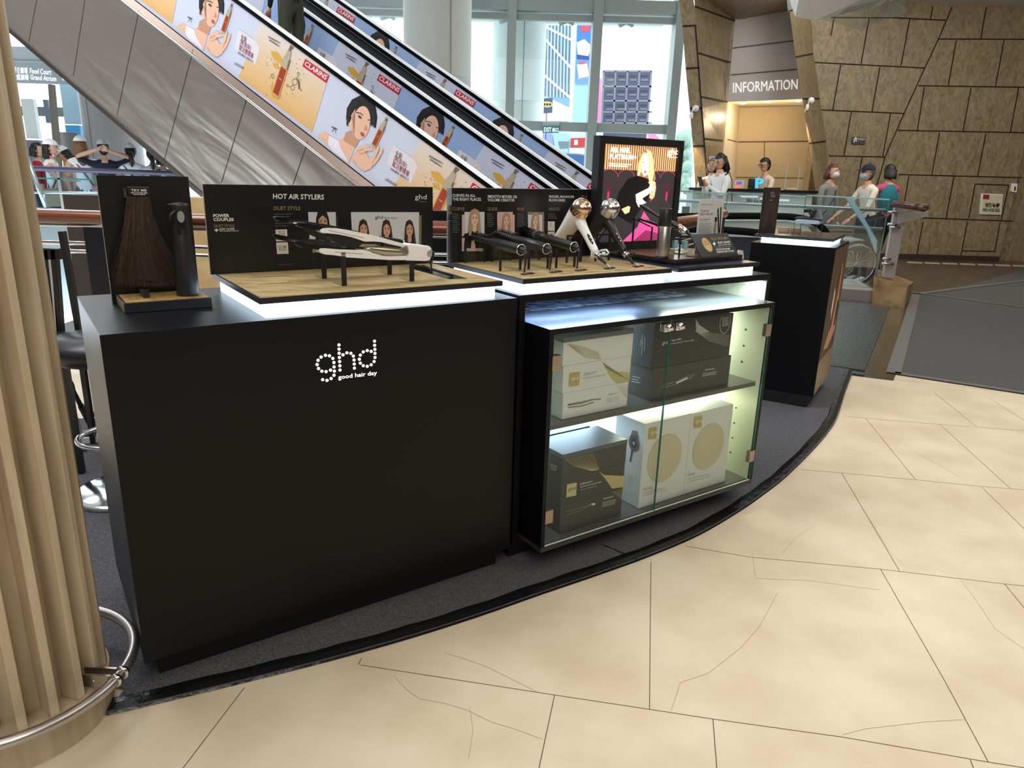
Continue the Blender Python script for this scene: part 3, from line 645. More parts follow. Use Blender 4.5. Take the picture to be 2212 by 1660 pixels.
# ---- middle unit: open frame with the glass cabinet pushed forward
GW0, GW1, GT, GZ0, GZ1 = 1.246, 2.398, -.094, .091, .8935
t0 = thing('shelf_counter', 'black open-fronted counter frame behind the glass cabinet', 'counter', K(1.85, .3))
g = MB(BLACK); g.box(K, 1.200, 2.499, .016, .60, .965, BH, .001); g.part('top', t0)
g = MB(BLACK); g.box(K, 1.200, 1.224, .016, .60, .085, .965); g.part('side_panel', t0)
g = MB(BLACK); g.box(K, 2.480, 2.499, .016, .60, .085, .965); g.m(mat('pale_inner_wall', srgb(212, 222, 208), .5, noise=(30, srgb(196, 206, 190), .4, .6))).box(K, 2.476, 2.480, .018, .60, .60, .965); g.part('side_panel', t0, 'right side panel with a pale inner face')
g = MB(KICK); g.box(K, 1.215, 2.32, .06, .55, .010, .09); g.part('plinth', t0)
g = MB(BLACK); g.box(K, 1.224, 2.48, .585, .60, .085, .80); g.part('back_panel', t0)
RUG = mat('felt_pad_led_blue', srgb(120, 132, 160), .9, noise=((26, 60, 26), srgb(20, 24, 36), .42, .58, 6), bump=(90, .6, .01))  # grey carpet piece; the blue light of the LEDs is put into its colour
g = MB(RUG); g.m(RUG).poly([K(1.228, .17, .8965), K(2.20, .17, .8965), K(2.20, .55, .8965), K(1.228, .55, .8965)]); g.part('felt_pad', t0)
def strip_led(name, a, b, t, z, e, col, thick=.006):
    l = bpy.data.lights.new(name, 'AREA'); l.shape = 'RECTANGLE'; l.size = b - a; l.size_y = .02; l.energy = e; l.color = col
    o = bpy.data.objects.new(name, l); COL.objects.link(o); o.location = K((a + b) / 2, t, z); o.rotation_euler = (0, 0, K.yaw)
strip_led('frame_led_left', 1.24, 1.75, .05, .960, 4.5, (.50, .70, 1))
strip_led('frame_led_right', 1.9, 2.46, .05, .960, 3.6, (.86, 1, .86))

t0 = thing('glass_cabinet', 'black display cabinet with two locked glass doors, full of boxed stylers', 'cabinet', K(1.82, .1, GZ0))
CTOP = mat('cabinet_top_laminate', srgb(62, 68, 78), .28, noise=((4, 60, 4), srgb(78, 84, 92), .4, .6))
g = MB(BLACK); g.box(K, GW0, GW1, GT, .55, GZ1 - .018, GZ1 - .0005); g.m(CTOP).box(K, GW0 + .001, GW1 - .001, GT + .001, .55, GZ1 - .0005, GZ1); g.part('top', t0)
g = MB(mat('frame_edge_charcoal', srgb(54, 52, 50), .5)); g.box(K, GW0, GW1, GT, .40, GZ0, GZ0 + .018); g.part('bottom', t0)
WIN = mat('pale_cabinet_wall', srgb(206, 210, 182), .5)
for a, b, i0, i1 in ((GW0, GW0 + .016, GW0 + .016, GW0 + .018), (GW1 - .016, GW1, GW1 - .018, GW1 - .016)):
    g = MB(BLACK); g.box(K, a, b, GT, .40, GZ0 + .018, GZ1 - .018); g.m(WIN).box(K, i0, i1, GT + .012, .40, GZ0 + .018, GZ1 - .018); g.part('side_wall', t0)
BACKW = mat('lit_cabinet_back', srgb(222, 228, 222), .5)
g = MB(BACKW); g.box(K, GW0 + .018, GW1 - .018, .395, .40, GZ0 + .018, GZ1 - .018); g.part('back_wall', t0)
SHELF = mat('grey_shelf', srgb(92, 90, 86), .4)
g = MB(SHELF); g.box(K, GW0 + .018, GW1 - .035, GT + .02, .39, .538, .556); g.part('shelf', t0)
g = MB(SHELF); g.box(K, GW0 + .018, GW1 - .018, GT + .014, .39, GZ0 + .018, GZ0 + .021); g.part('floor_board', t0)
PIN = mat('shelf_pin_hole', srgb(90, 84, 66), .4, .4)
g = MB(PIN)
for t in (.02, .28):
    for z in (.20, .27, .34, .41, .62, .69, .76): g.lathe(K(GW1 - .018, t, z), [(0, .004), (.004, .003), (.0045, 0)], 8, -K.u)
g.part('shelf_pins', t0, None, 'stuff')
for x0, x1 in ((GW0 + .017, 1.7995), (1.8025, GW1 - .017)):
    g = MB(GLASS); g.poly([K(x0, GT + .004, GZ0 + .022), K(x1, GT + .004, GZ0 + .022), K(x1, GT + .004, GZ1 - .02), K(x0, GT + .004, GZ1 - .02)])
    g.m(GEDGE).box(K, x0, x0 + .0012, GT, GT + .005, GZ0 + .022, GZ1 - .02); g.box(K, x1 - .0012, x1, GT, GT + .005, GZ0 + .022, GZ1 - .02)
    g.m(mat('glass_edge_pale', srgb(206, 226, 214), .2)).box(K, x0, x1, GT, GT + .005, GZ0 + .020, GZ0 + .0225)
    d = g.part('glass_door', t0)
    left = x0 < 1.5; hx = x0 if left else x1 - .028
    for z in (.20, .755):
        g = MB(mat('hinge_steel', srgb(168, 152, 140), .25, .95)); g.box(K, hx - (.006 if left else 0), hx + .028 + (0 if left else .006), GT - .006, GT + .012, z, z + .052, .002); g.part('hinge', d)
    lx = 1.773 if left else 1.832
    g = MB(CHROME); g.box(K, lx - .017, lx + .017, GT - .012, GT + .012, .835, .866, .003); g.lathe(K(lx + .004, GT - .012, .850), [(0, .010), (.010, .010), (.012, 0)], 16, -K.v)
    g.box(K, lx + .014, lx + .026, GT - .016, GT - .006, .838, .852, .003); g.part('lock', d)
# cabinet lighting strips
strip_led('cabinet_led_top_left', 1.28, 1.80, .33, .868, 5.5, (.62, .80, 1)); strip_led('cabinet_led_top_right', 1.85, 2.35, .20, .868, 6.0, (.92, 1, .82))
strip_led('cabinet_led_shelf_left', 1.28, 1.80, .30, .534, 5.0, (.58, .78, 1)); strip_led('cabinet_led_shelf_right', 1.85, 2.34, .18, .534, 5.5, (.95, 1, .74))

# ---- boxes in the cabinet
DK = mat('charcoal_card', srgb(74, 72, 68), .55); DKB = mat('charcoal_card_dark', srgb(58, 58, 58), .5); WC = mat('white_card', srgb(226, 228, 224), .5); GOLDP = pr('pale_gold', 196, 184, 130, .35); GOLD2 = pr('gold_square', 190, 172, 104, .35); PALEG = pr('pale_gold_disc', 208, 200, 168)
SILV = pr('silver', 176, 176, 172)
def shelf_box(label, s0, s1, t0_, t1, z0, z1, M, group, lid=None, draw=None, side=None, lidm=None):
    t0 = thing('product_box', label, 'box', K((s0 + s1) / 2, (t0_ + t1) / 2, z0), group); g = MB(M); g.box(K, s0, s1, t0_, t1, z0, z1 - (lid or 0), .0012); g.part('carton', t0)
    if lid: g = MB(lidm or M); g.box(K, s0 - .001, s1 + .001, t0_ - .001, t1 + .001, z1 - lid, z1, .0012); g.part('lid', t0)
    if draw:
        G = kpl(t0_ - .0014, .0003); draw(G)
        for v in G.bm.verts:
            a, _, c = K.inv(v.co); v.co += K.u * (min(max(a, s0 + .002), s1 - .002) - a) + Vector((0, 0, min(max(c, z0 + .002), z1 - .002) - c))
        G.part('front_print', t0)
    if side:
        G = Gfx(K(s0 - .0014, 0), K.v, -K.u, .0003); side(G); G.part('side_print', t0)
    return t0
zs = .557
def wave(G, M, pts_top, pts_bot, n=12, L=2):
    for k in range(n):
        a = k / (n - 1); G.pl(M, [(p[0] + (q[0] - p[0]) * a, p[1] + (q[1] - p[1]) * a) for p, q in zip(pts_top, pts_bot)], .0012, L)
def z3(x, y): return (1100 + x * .2803, 580 + y * .2803)
def z6(x, y): return (1100 + x * .2803, 850 + y * .2803)
def w_a(G): wave(G, GOLDP, [z3(450, 585), z3(560, 600), z3(690, 650)], [z3(480, 610), z3(590, 690), z3(715, 720)], 9)
def w_b(G):
    G.px(GOLD2, [z3(466, 810), z3(545, 797), z3(537, 900), z3(459, 912)], 2); G.pT(TWHITE, 'ghd', z3(478, 872), z3(530, 864), z3(480, 838), .0, 3)
    G.pT(SILV, 'platinum+', z3(575, 836), z3(680, 815), z3(573, 802), 0, 2); G.pT(SILV, 'professional smart styler', z3(575, 858), z3(745, 828), z3(574, 840), 0, 2)
    G.px(GOLDP, [z3(718, 722), z3(745, 770), z3(800, 790), z3(940, 806), z3(938, 892), z3(830, 905), z3(790, 850)], 2)
def w_c(G):
    wave(G, GOLDP, [z3(830, 905), z3(870, 960), z3(912, 1000)], [z3(930, 895), z3(930, 930), z3(925, 975)], 7)
    for o in (0, 6): G.pl(pr('drawn_tool', 120, 116, 112), [z3(452, 1050 + o), z3(560, 1032 + o), z3(650, 1010), z3(706, 1008)], .0028, 2)
    G.pl(pr('drawn_tool', 120, 116, 112), [z3(455, 1072), z3(560, 1062), z3(650, 1032)], .003, 2)
    G.pT(SILV, 'platinum+', z3(765, 985), z3(840, 970), z3(763, 965), 0, 2)
    for k in range(3): G.pl(SILV, [z3(750, 1005 + k * 14), z3(845, 988 + k * 14)], .0012, 2)
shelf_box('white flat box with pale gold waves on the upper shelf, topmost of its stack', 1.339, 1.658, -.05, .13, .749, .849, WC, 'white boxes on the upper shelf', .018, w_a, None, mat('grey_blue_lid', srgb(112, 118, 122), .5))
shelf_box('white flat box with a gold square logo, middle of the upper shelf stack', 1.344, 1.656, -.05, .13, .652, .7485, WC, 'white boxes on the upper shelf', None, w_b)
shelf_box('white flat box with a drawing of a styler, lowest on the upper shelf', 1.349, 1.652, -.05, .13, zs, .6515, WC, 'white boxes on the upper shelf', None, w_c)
def k_a(G):
    G.pT(TWHITE, 'ghd', z3(1178, 598), z3(1220, 590), z3(1178, 565), 0, 2); G.pT(TWHITE, 'duet style', z3(1250, 570), z3(1325, 556), z3(1250, 546), 0, 2); G.pT(TWHITE, 'professional 2-in-1 hot air styler', z3(1245, 590), z3(1425, 560), z3(1245, 574), 0, 2)
    u, v = G.uv(*z3(1664, 418)); G.ring(TWHITE, u, v, .031, .045, .0015, 2)
    for k in range(6): G.pl(TWHITE, [z3(1640 , 385 + k * 12), z3(1690, 375 + k * 12)], .0016, 2)
    wave(G, SILV, [z3(1430, 480), z3(1540, 560), z3(1690, 600)], [z3(1440, 490), z3(1560, 500), z3(1700, 520)], 9)
    G.px(SILV, [z3(1435, 385), z3(1470, 440), z3(1545, 490), z3(1500, 495), z3(1440, 488)], 2)
def k_b(G):
    for a, b, c in ((905, 870, 812), (922, 890, 838)): G.pl(SILV, [z3(1180, a), z3(1290, b), z3(1410, c)], .002, 2)
    G.px(TWHITE, [z3(1285, 880), z3(1372, 838), z3(1375, 848), z3(1290, 888)], 3); G.px(pr('drawn_body', 96, 94, 92), [z3(1375, 822), z3(1425, 804), z3(1430, 830), z3(1385, 845)], 3)
    G.pT(TWHITE, 'ghd duet style', z3(1510, 795), z3(1580, 783), z3(1508, 775), 0, 2)
    for k in range(3): G.pl(TWHITE, [z3(1490 - k * 3, 812 + k * 10), z3(1600 - k * 4, 794 + k * 10)], .0013, 2)
def k_s(G):
    for i, (x, w_) in enumerate(((1030, 160), (1047, 130), (1020, 90))): G.pl(TWHITE, [z3(x, 510 + i * 20), z3(x - 8, 510 + w_)], .002, 2)
def k_s2(G):
    for i in range(3): G.pl(TWHITE, [z3(950 - i * 3, 832 + i * 20), z3(1010 - (i % 2) * 15, 846 + i * 18)], .002, 2)
shelf_box('charcoal box with a round seal on the upper shelf behind the door locks', 1.762, 2.200, -.05, .15, .684, .858, DKB, 'charcoal boxes on the upper shelf', None, k_a, k_s)
shelf_box('charcoal box with a drawn styler, standing lowest behind the right upper glass', 1.772, 2.216, -.05, .15, zs, .6825, DK, 'charcoal boxes on the upper shelf', None, k_b, k_s2)
def h_1(G, dx=0):
    if dx == 0: sq, txc, el_ = [z6(1078, 268), z6(1140, 257), z6(1132, 348), z6(1070, 357)], (z6(1090, 325), z6(1135, 317), z6(1092, 292)), z6(1200, 500)
    else: sq, txc, el_ = [z6(1428, 184), z6(1490, 173), z6(1482, 260), z6(1420, 268)], (z6(1436, 236), z6(1482, 228), z6(1438, 206)), z6(1537, 410)
    G.px(GOLD2, sq, 2); G.pT(TWHITE, 'ghd', *txc, 0, 3); u, v = G.uv(*el_); G.el(PALEG, u, v, .094, .101, -.2, 2, n=40)
    if dx == 0: G.pT(SILV, 'helios', z6(1035, 752), z6(1105, 738), z6(1037, 722), 0, 2); G.pl(SILV, [z6(1035, 772), z6(1205, 728)], .0022, 2); G.pT(SILV, 'professional hair dryer', z6(1030, 800), z6(1215, 752), z6(1032, 782), 0, 2)
    else: G.pT(SILV, 'helios', z6(1378, 640), z6(1432, 628), z6(1380, 612), 0, 2); G.pl(SILV, [z6(1378, 662), z6(1540, 622)], .0022, 2); G.pT(SILV, 'professional hair dryer', z6(1370, 694), z6(1548, 648), z6(1372, 676), 0, 2)
def h_s(G):
    u, v = G.uv(*z6(962, 385)); G.el(pr('drawn_tool', 110, 114, 124), u, v, .030, .034, 0, 2); G.el(pr('drawn_dark', 60, 66, 84), u, v, .018, .021, 0, 3); G.el(SILV, u, v, .007, .008, 0, 4)
    G.px(pr('drawn_tool', 110, 114, 124), [z6(950, 285), z6(985, 290), z6(998, 350), z6(930, 340)], 2); G.pl(pr('drawn_dark', 60, 66, 84), [z6(950, 430), z6(942, 480), z6(932, 530)], .008, 2)
    for i in range(3): G.pl(SILV, [z6(930 + i * 12, 630), z6(924 + i * 12, 720)], .002, 2)
zf = GZ0 + .0215
shelf_box('white dryer box with a pale gold disc, next to the charcoal stack', 1.757, 2.012, -.05, .11, zf, .467, WC, 'white dryer boxes on the cabinet floor', None, lambda G: h_1(G, 0), h_s)
shelf_box('white dryer box with a pale gold disc at the right end of the cabinet floor', 2.0135, 2.268, -.05, .11, zf, .465, WC, 'white dryer boxes on the cabinet floor', None, lambda G: h_1(G, 1))
def l_a(G):
    wave(G, GOLDP, [z6(430, 505), z6(500, 560), z6(640, 600)], [z6(640, 455), z6(665, 520), z6(690, 590)], 14)
def l_b(G):
    G.px(pr('gold_tile', 206, 198, 150), [z6(445, 702), z6(520, 688), z6(515, 788), z6(438, 802)], 2); G.pT(TBLACK, 'ghd', z6(455, 762), z6(508, 752), z6(456, 726), 0, 3)
    G.pT(TWHITE, 'platinum+', z6(547, 712), z6(643, 690), z6(547, 690), 0, 2); G.pT(TWHITE, 'professional smart styler', z6(547, 732), z6(712, 690), z6(547, 716), 0, 2); G.pT(TWHITE, 'with ultra-zone predictive technology', z6(547, 750), z6(675, 718), z6(547, 742), 0, 2)
    G.px(GOLDP, [z6(690, 592), z6(730, 630), z6(890, 636), z6(888, 720), z6(790, 735), z6(740, 660)], 2)
def l_c(G):
    wave(G, GOLDP, [z6(790, 738), z6(830, 780), z6(880, 808)], [z6(885, 722), z6(884, 750), z6(882, 790)], 8)
    for o in (0, 26): G.pl(SILV, [z6(440, 915 + o), z6(540, 885 + o * .8), z6(650, 850)], .0012, 2)
    G.px(TWHITE, [z6(628, 850), z6(665, 845), z6(658, 862), z6(640, 862)], 3)
    G.pT(TWHITE, 'ghd platinum+', z6(727, 822), z6(805, 803), z6(727, 805), 0, 2)
    for k in range(4): G.pl(TWHITE, [z6(718 - k * 2, 842 + k * 11), z6(820 - k * 2, 818 + k * 11)], .0012, 2)
def l_s(G):
    for i in range(3): G.pl(TWHITE, [z6(318, 545 + i * 18), z6(365, 565 + i * 14)], .0016, 2)
GL = 'charcoal boxes on the cabinet floor'
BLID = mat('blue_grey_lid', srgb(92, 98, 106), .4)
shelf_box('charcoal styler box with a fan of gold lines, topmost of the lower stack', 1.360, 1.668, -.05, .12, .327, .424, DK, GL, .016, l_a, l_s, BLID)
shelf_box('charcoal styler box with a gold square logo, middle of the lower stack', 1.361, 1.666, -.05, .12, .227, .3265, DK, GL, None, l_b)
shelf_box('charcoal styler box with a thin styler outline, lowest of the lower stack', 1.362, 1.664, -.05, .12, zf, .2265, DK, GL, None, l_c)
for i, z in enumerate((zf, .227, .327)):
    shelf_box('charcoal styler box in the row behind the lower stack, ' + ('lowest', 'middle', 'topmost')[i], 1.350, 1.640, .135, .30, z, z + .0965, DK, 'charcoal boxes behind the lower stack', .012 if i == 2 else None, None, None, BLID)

# ---- pedestal
t0 = thing('pedestal', 'separate black pedestal with a printed side at the right end of the kiosk', 'pedestal', PF(-.24, .3))
g = MB(BLACK); g.box(PF, -.485, 0, 0, .62, .085, .9964, .0015); g.part('body', t0)
g = MB(KICK); g.box(PF, -.45, -.03, .0, .57, .010, .085); g.part('plinth', t0)
g = MB(LED); g.box(PF, -.432, -.043, .022, .50, .997, 1.030); g.part('lit_riser', t0, 'glowing white riser')
PW = mat('dark_walnut_top', srgb(74, 58, 52), .25, noise=((4, 40, 4), srgb(52, 40, 38), .4, .6))
g = MB(mat('slate_edge', srgb(52, 68, 72), .35)); g.box(PF, -.470, -.020, -.0, .53, 1.030, 1.046); g.m(PW).box(PF, -.467, -.023, .003, .527, 1.046, 1.0475); g.part('lid', t0)
G = Gfx(PF(.001, 0), PF.v, PF.u, .0006); PB = pr('poster_brown', 92, 72, 52)
G.P(PB, [(.004, .30), (.61, .30), (.61, .985), (.004, .985)], 1); G.P(pr('poster_tan', 150, 130, 104), [(.004, .09), (.61, .09), (.61, .30), (.004, .30)], 1)
for k in range(9):
    c = pr('poster_gold', 148, 122, 76) if k % 2 else pr('poster_deep', 50, 36, 28); G.P(c, [(.05 + k * .055, .32), (.07 + k * .055, .32), (.16 + k * .04, .86 - .05 * (k % 3)), (.15 + k * .04, .86 - .05 * (k % 3))], 2)
G.P(pr('poster_skin', 206, 150, 122), [(.30, .34), (.55, .42), (.50, .56), (.47, .74), (.44, .86), (.40, .88), (.41, .70), (.36, .56)], 3); G.P(pr('poster_hair', 120, 66, 40), [(.28, .50), (.36, .58), (.42, .70), (.40, .84), (.30, .70)], 4)
G.P(TBLACK, [(.44, .46), (.50, .46), (.52, .62), (.45, .63)], 5); G.P(TWHITE, [(.20, .60), (.26, .52), (.27, .70), (.22, .74)], 4); G.P(pr('poster_skin', 206, 150, 122), [(.12, .36), (.30, .34), (.34, .48), (.22, .44)], 3)
G.part('side_poster', t0, 'printed side with a model on brown')

# ================================================================ DISPLAY BOARDS
def board(name, label, px4, t, M, thick=.006, edge=None):
    """upright board in the kiosk frame, pixel corners BL BR TR TL on depth t"""
    q = [kt(x, y, t) for x, y in px4]; s0 = (q[0][0] + q[3][0]) / 2; s1 = (q[1][0] + q[2][0]) / 2; z0 = (q[0][2] + q[1][2]) / 2; z1 = (q[2][2] + q[3][2]) / 2
    t0 = thing(name, label, 'display board', K((s0 + s1) / 2, t, z0)); g = MB(M); g.box(K, s0, s1, t, t + thick, LZ + .0005, z1)
    if edge: g.m(edge).box(K, s0 - .0012, s0, t - .0005, t + thick, LZ + .0005, z1); g.box(K, s0, s1, t - .0005, t + thick, z1, z1 + .0012)
    g.part('panel', t0); return t0, (s0, s1, z0, z1)
PANEL = mat('panel_black', srgb(24, 24, 26), .32); PEDGE = mat('panel_edge', srgb(150, 132, 110), .5)
GREYBG = pr('photo_grey', 206, 208, 212); SKP = pr('skin', 204, 158, 130); SKP2 = pr('skin_pale', 226, 190, 168); HBK = pr('hair_black', 26, 22, 22); HBR = pr('hair_brown', 54, 36, 28); HBL = pr('hair_blond', 178, 146, 112); SHB = pr('shirt_black', 20, 20, 22)
def z7(x, y): return (550 + x * .2712, 380 + y * .2712)
def z8(x, y): return (430 + x * .12206, 390 + y * .12206)
p_, b_ = board('information_board', 'wide black board headed HOT AIR STYLERS on the left platform', [(455, 590), (935, 567), (935, 406), (438.5, 397)], .47, PANEL, edge=PEDGE)
G = kpl(.47, .0005)
G.pT(TWHITE, 'HOT AIR STYLERS', z7(146, 184), z7(552, 190), z7(146, 142), .018, 1); G.pT(TGOLD, 'DUET STYLE', z7(152, 274), z7(364, 274), z7(152, 243), .014, 1)
G.pT(TWHITE, 'POWER', z8(252, 655), z8(535, 652), z8(248, 594), .025, 1); G.pT(TWHITE, 'COUPLES', z8(258, 722), z8(616, 720), z8(252, 664), .025, 1)
G.pT(TGOLD, 'DUET STYLE', z8(268, 830), z8(625, 826), z8(264, 782), .012, 1); G.pT(TWHITE, 'SLEEK TALKER', z8(358, 875), z8(630, 870), z8(356, 846), .010, 1); G.pT(TWHITE, 'WET TO SLEEK STYLING OIL', z8(360, 908), z8(702, 902), z8(359, 886), .004, 1)
G.px(TWHITE, [z8(270, 874), z8(342, 871), z8(343, 888), z8(271, 891)], 1); G.px(TWHITE, [z8(296, 850), z8(314, 849), z8(317, 911), z8(299, 912)], 1)
for i, tx in enumerate(('Achieve the impossible', 'with ghd duet style.', 'The first 2-in-1 hot air', 'styler that transforms', 'hair from wet to styled', 'with no damage.*')):
    ww = (330, 270, 305, 300, 318, 250)[i]; G.pT(TGREY, tx, z8(1330 + i * 2, 612 + i * 41), z8(1330 + ww, 610 + i * 41), z8(1330 + i * 2, 586 + i * 41), .006, 1)
G.pl(TGREY, [z8(1400, 1496), z8(1680, 1482)], .0008, 1)
OFFW = pr('offwhite', 214, 206, 200)
G.px(OFFW, [z8(1350, 872), z8(1556, 866), z8(1568, 1072), z8(1364, 1078)], 1); G.px(OFFW, [z8(1364, 1100), z8(1570, 1094), z8(1584, 1298), z8(1380, 1304)], 1)
G.pT(TBLACK, 'WET TO', z8(1392, 920), z8(1520, 916), z8(1390, 896), .01, 2); G.pT(TBLACK, 'STYLED', z8(1395, 962), z8(1522, 958), z8(1393, 934), .01, 2); G.pT(TBLACK, 'NO', z8(1415, 1012), z8(1524, 1008), z8(1412, 970), 0, 2); G.pT(TBLACK, 'DAMAGE', z8(1400, 1040), z8(1526, 1034), z8(1400, 1024), 0, 2)
G.pT(TBLACK, 'UP TO', z8(1400, 1170), z8(1458, 1168), z8(1400, 1152), .01, 2); G.pT(TBLACK, '48', z8(1475, 1198), z8(1545, 1194), z8(1472, 1152), 0, 2); G.pT(TBLACK, 'HOURS', z8(1402, 1198), z8(1462, 1196), z8(1402, 1180), .01, 2); G.pT(TBLACK, 'FRIZZ CONTROL', z8(1406, 1242), z8(1548, 1238), z8(1406, 1208), .01, 2)
G.pT(TWHITE, 'ghd', z7(1276, 198), z7(1368, 200), z7(1278, 148), -.004, 1); G.pl(TGOLD, [z7(1308, 205), z7(1368, 207)], .0014, 1)
G.px(pr('brass_bar', 120, 104, 78), [z7(1310, 315), z7(1330, 315), z7(1328, 548), z7(1312, 548)], 1); G.px(pr('dim_bar', 44, 38, 34), [z7(645, 320), z7(668, 320), z7(668, 520), z7(645, 520)], 1)
G.px(GREYBG, [z7(425, 289), z7(645, 289), z7(652, 520), z7(438, 520)], 2); G.px(GREYBG, [z7(766, 289), z7(1309, 290), z7(1309, 548), z7(780, 548)], 2)
u, v = G.uv(*z7(543, 410)); G.portrait(u, v, .112, HBK, SKP, SHB, 3)
for x in (866, 1050, 1232): u, v = G.uv(*z7(x, 460)); G.portrait(u, v, .098, HBR, SKP, SHB, 3, w=.55)
G.pT(pr('logo_grey', 60, 62, 66), 'ghd', z7(958, 352), z7(1020, 350), z7(958, 318), .004, 3); G.pT(pr('logo_grey2', 120, 124, 128), 'duet style', z7(1027, 350), z7(1135, 350), z7(1027, 324), 0, 3)
G.part('front_print', p_)

def zb(x, y): return (950 + x * .24864, 380 + y * .24864)
p_, b_ = board('information_board', 'black board with curler and dryer portraits behind the hair tools', [(966, 562), (1280, 545), (1280, 411), (969, 405)], .45, PANEL, edge=mat('acrylic_edge', srgb(176, 176, 178), .3))
G = kpl(.45, .0005)
for tx, p in (('CURVES IN ALL', (110, 182, 310, 184, 108, 158)), ('THE RIGHT PLACES', (110, 216, 358, 218, 108, 190)), ('SMOOTH MOVER OR', (416, 192, 672, 196, 415, 166)), ('VOLUME CREATOR', (416, 222, 650, 224, 415, 198)), ('BIGGER, BOUNCIER', (952, 194, 1168, 196, 950, 170)), ('BLOW-DRIES', (950, 222, 1088, 224, 949, 200))):
    G.pT(TWHITE, tx, zb(*p[:2]), zb(*p[2:4]), zb(*p[4:]), .010, 1)
for tx, p in (('CURVE', (108, 300, 215, 302, 107, 272)), ('GLIDE', (415, 302, 500, 303, 414, 274)), ('RISE', (675, 302, 732, 302, 674, 276)), ('HELIOS', (946, 300, 1040, 302, 945, 274))):
    G.pT(TGOLD, tx, zb(*p[:2]), zb(*p[2:4]), zb(*p[4:]), .004, 1)
for x, n, w_ in ((110, 10, 62), (412, 7, 60), (672, 7, 68), (940, 3, 78)):
    for k in range(n): G.pl(TGREY, [zb(x, 332 + k * 17.5), zb(x + w_ * (.75 + .25 * ((k * 7) % 3) / 2), 333 + k * 17.5)], .0018, 1)
G.pT(TGREY, 'ghd', zb(1222, 198), zb(1278, 200), zb(1223, 165), 0, 1)
PINK = pr('photo_pink', 214, 176, 170); BR2 = pr('photo_brown', 150, 120, 100)
G.px(PINK, [zb(192, 338), zb(215, 338), zb(215, 630), zb(390, 630), zb(390, 655), zb(192, 655)], 1); G.px(PINK, [zb(500, 314), zb(633, 314), zb(633, 345), zb(500, 345)], 1); G.px(BR2, [zb(764, 314), zb(905, 316), zb(905, 500), zb(890, 500), zb(764, 340)], 1)
G.px(GREYBG, [zb(214, 314), zb(387, 314), zb(387, 500), zb(216, 500)], 2); G.px(PINK, [zb(497, 338), zb(649, 338), zb(649, 500), zb(500, 500)], 2); G.px(GREYBG, [zb(764, 338), zb(890, 340), zb(888, 500), zb(766, 500)], 2)
u, v = G.uv(*zb(300, 410)); G.portrait(u, v, .105, HBL, SKP2, SHB, 3, w=.72); u, v = G.uv(*zb(575, 420)); G.portrait(u, v, .088, HBL, SKP2, None, 3, w=.66); u, v = G.uv(*zb(828, 415)); G.portrait(u, v, .088, HBL, SKP2, None, 3, w=.66)
G.px(SKP2, [zb(275, 565), zb(298, 560), zb(310, 630), zb(270, 630)], 2)
for y0 in (397, 486): G.px(OFFW, [zb(938, y0), zb(998, y0), zb(998, y0 + (82 if y0 < 400 else 75)), zb(938, y0 + (80 if y0 < 400 else 75))], 1)
u, v = G.uv(*zb(966, 425)); G.ring(TBLACK, u, v, .006, .007, .0013, 2, a0=40, a1=330); G.pT(TBLACK, '30%', zb(945, 522), zb(985, 522), zb(945, 503), .02, 2); G.pl(TBLACK, [zb(945, 535), zb(985, 535)], .0016, 2)
G.part('front_print', p_)
g = MB(ACRY); s0, s1, z0, z1 = b_; g.box(K, s0 - .004, s0 - .001, .42, .456, LZ, z1 + .006); g.part('acrylic_cover', p_)

# hair sample display on the left end
BRT = pr('bronze_edge', 120, 96, 62)
t0 = thing('hair_display_stand', 'small black display stand with tan base and upright back board', 'display stand', K(.19, .33, AH))
TANW = mat('woven_tan', srgb(186, 150, 92), .5, noise=((50, 260, 50), srgb(120, 92, 50), .42, .6, 3))
g = MB(mat('base_blueblack', srgb(38, 42, 48), .35)); g.box(K, .085, .305, .250, .41, AH + .0005, AH + .0265, .001); g.m(mat('bronze', srgb(150, 124, 76), .35, .5)).box(K, .0835, .085, .251, .409, AH + .002, AH + .026); g.m(TANW).box(K, .090, .300, .255, .40, AH + .0265, AH + .0275); g.part('base', t0)
g = MB(PANEL); g.box(K, .074, .305, .41, .416, AH + .0005, 1.336); g.m(PEDGE).box(K, .0728, .074, .409, .416, AH + .0005, 1.336); g.part('back_board', t0)
g = MB(SBLACK); q = [kt(*p, .395) for p in ((270, 403), (322, 404), (328, 423), (275, 422))]
s0, s1, z1, z0 = q[0][0], q[1][0], q[0][2], q[2][2]
g.box(K, s0 + .002, s1 - .002, .372, .409, z0, z1, .002); g.m(mat('holder_grey', srgb(92, 92, 94), .3, .6)).box(K, s0 - .006, s0, .375, .409, z0 - .005, z1 - .005); g.part('clip_holder', t0)
G = kpl(.372, .0006); sm = (s0 + s1) / 2; G.rT(TWHITE, 'TRY ME', sm - .019, sm + .019, z1 - .012, z1 - .006, .02); G.rT(TWHITE, 'WET TO STYLED HAIR', sm - .020, sm + .020, z1 - .018, z1 - .0135, .02); G.rT(TWHITE, 'WITH NO DAMAGE', sm - .015, sm + .015, z1 - .022, z1 - .0185, .02); G.part('label_print', t0)
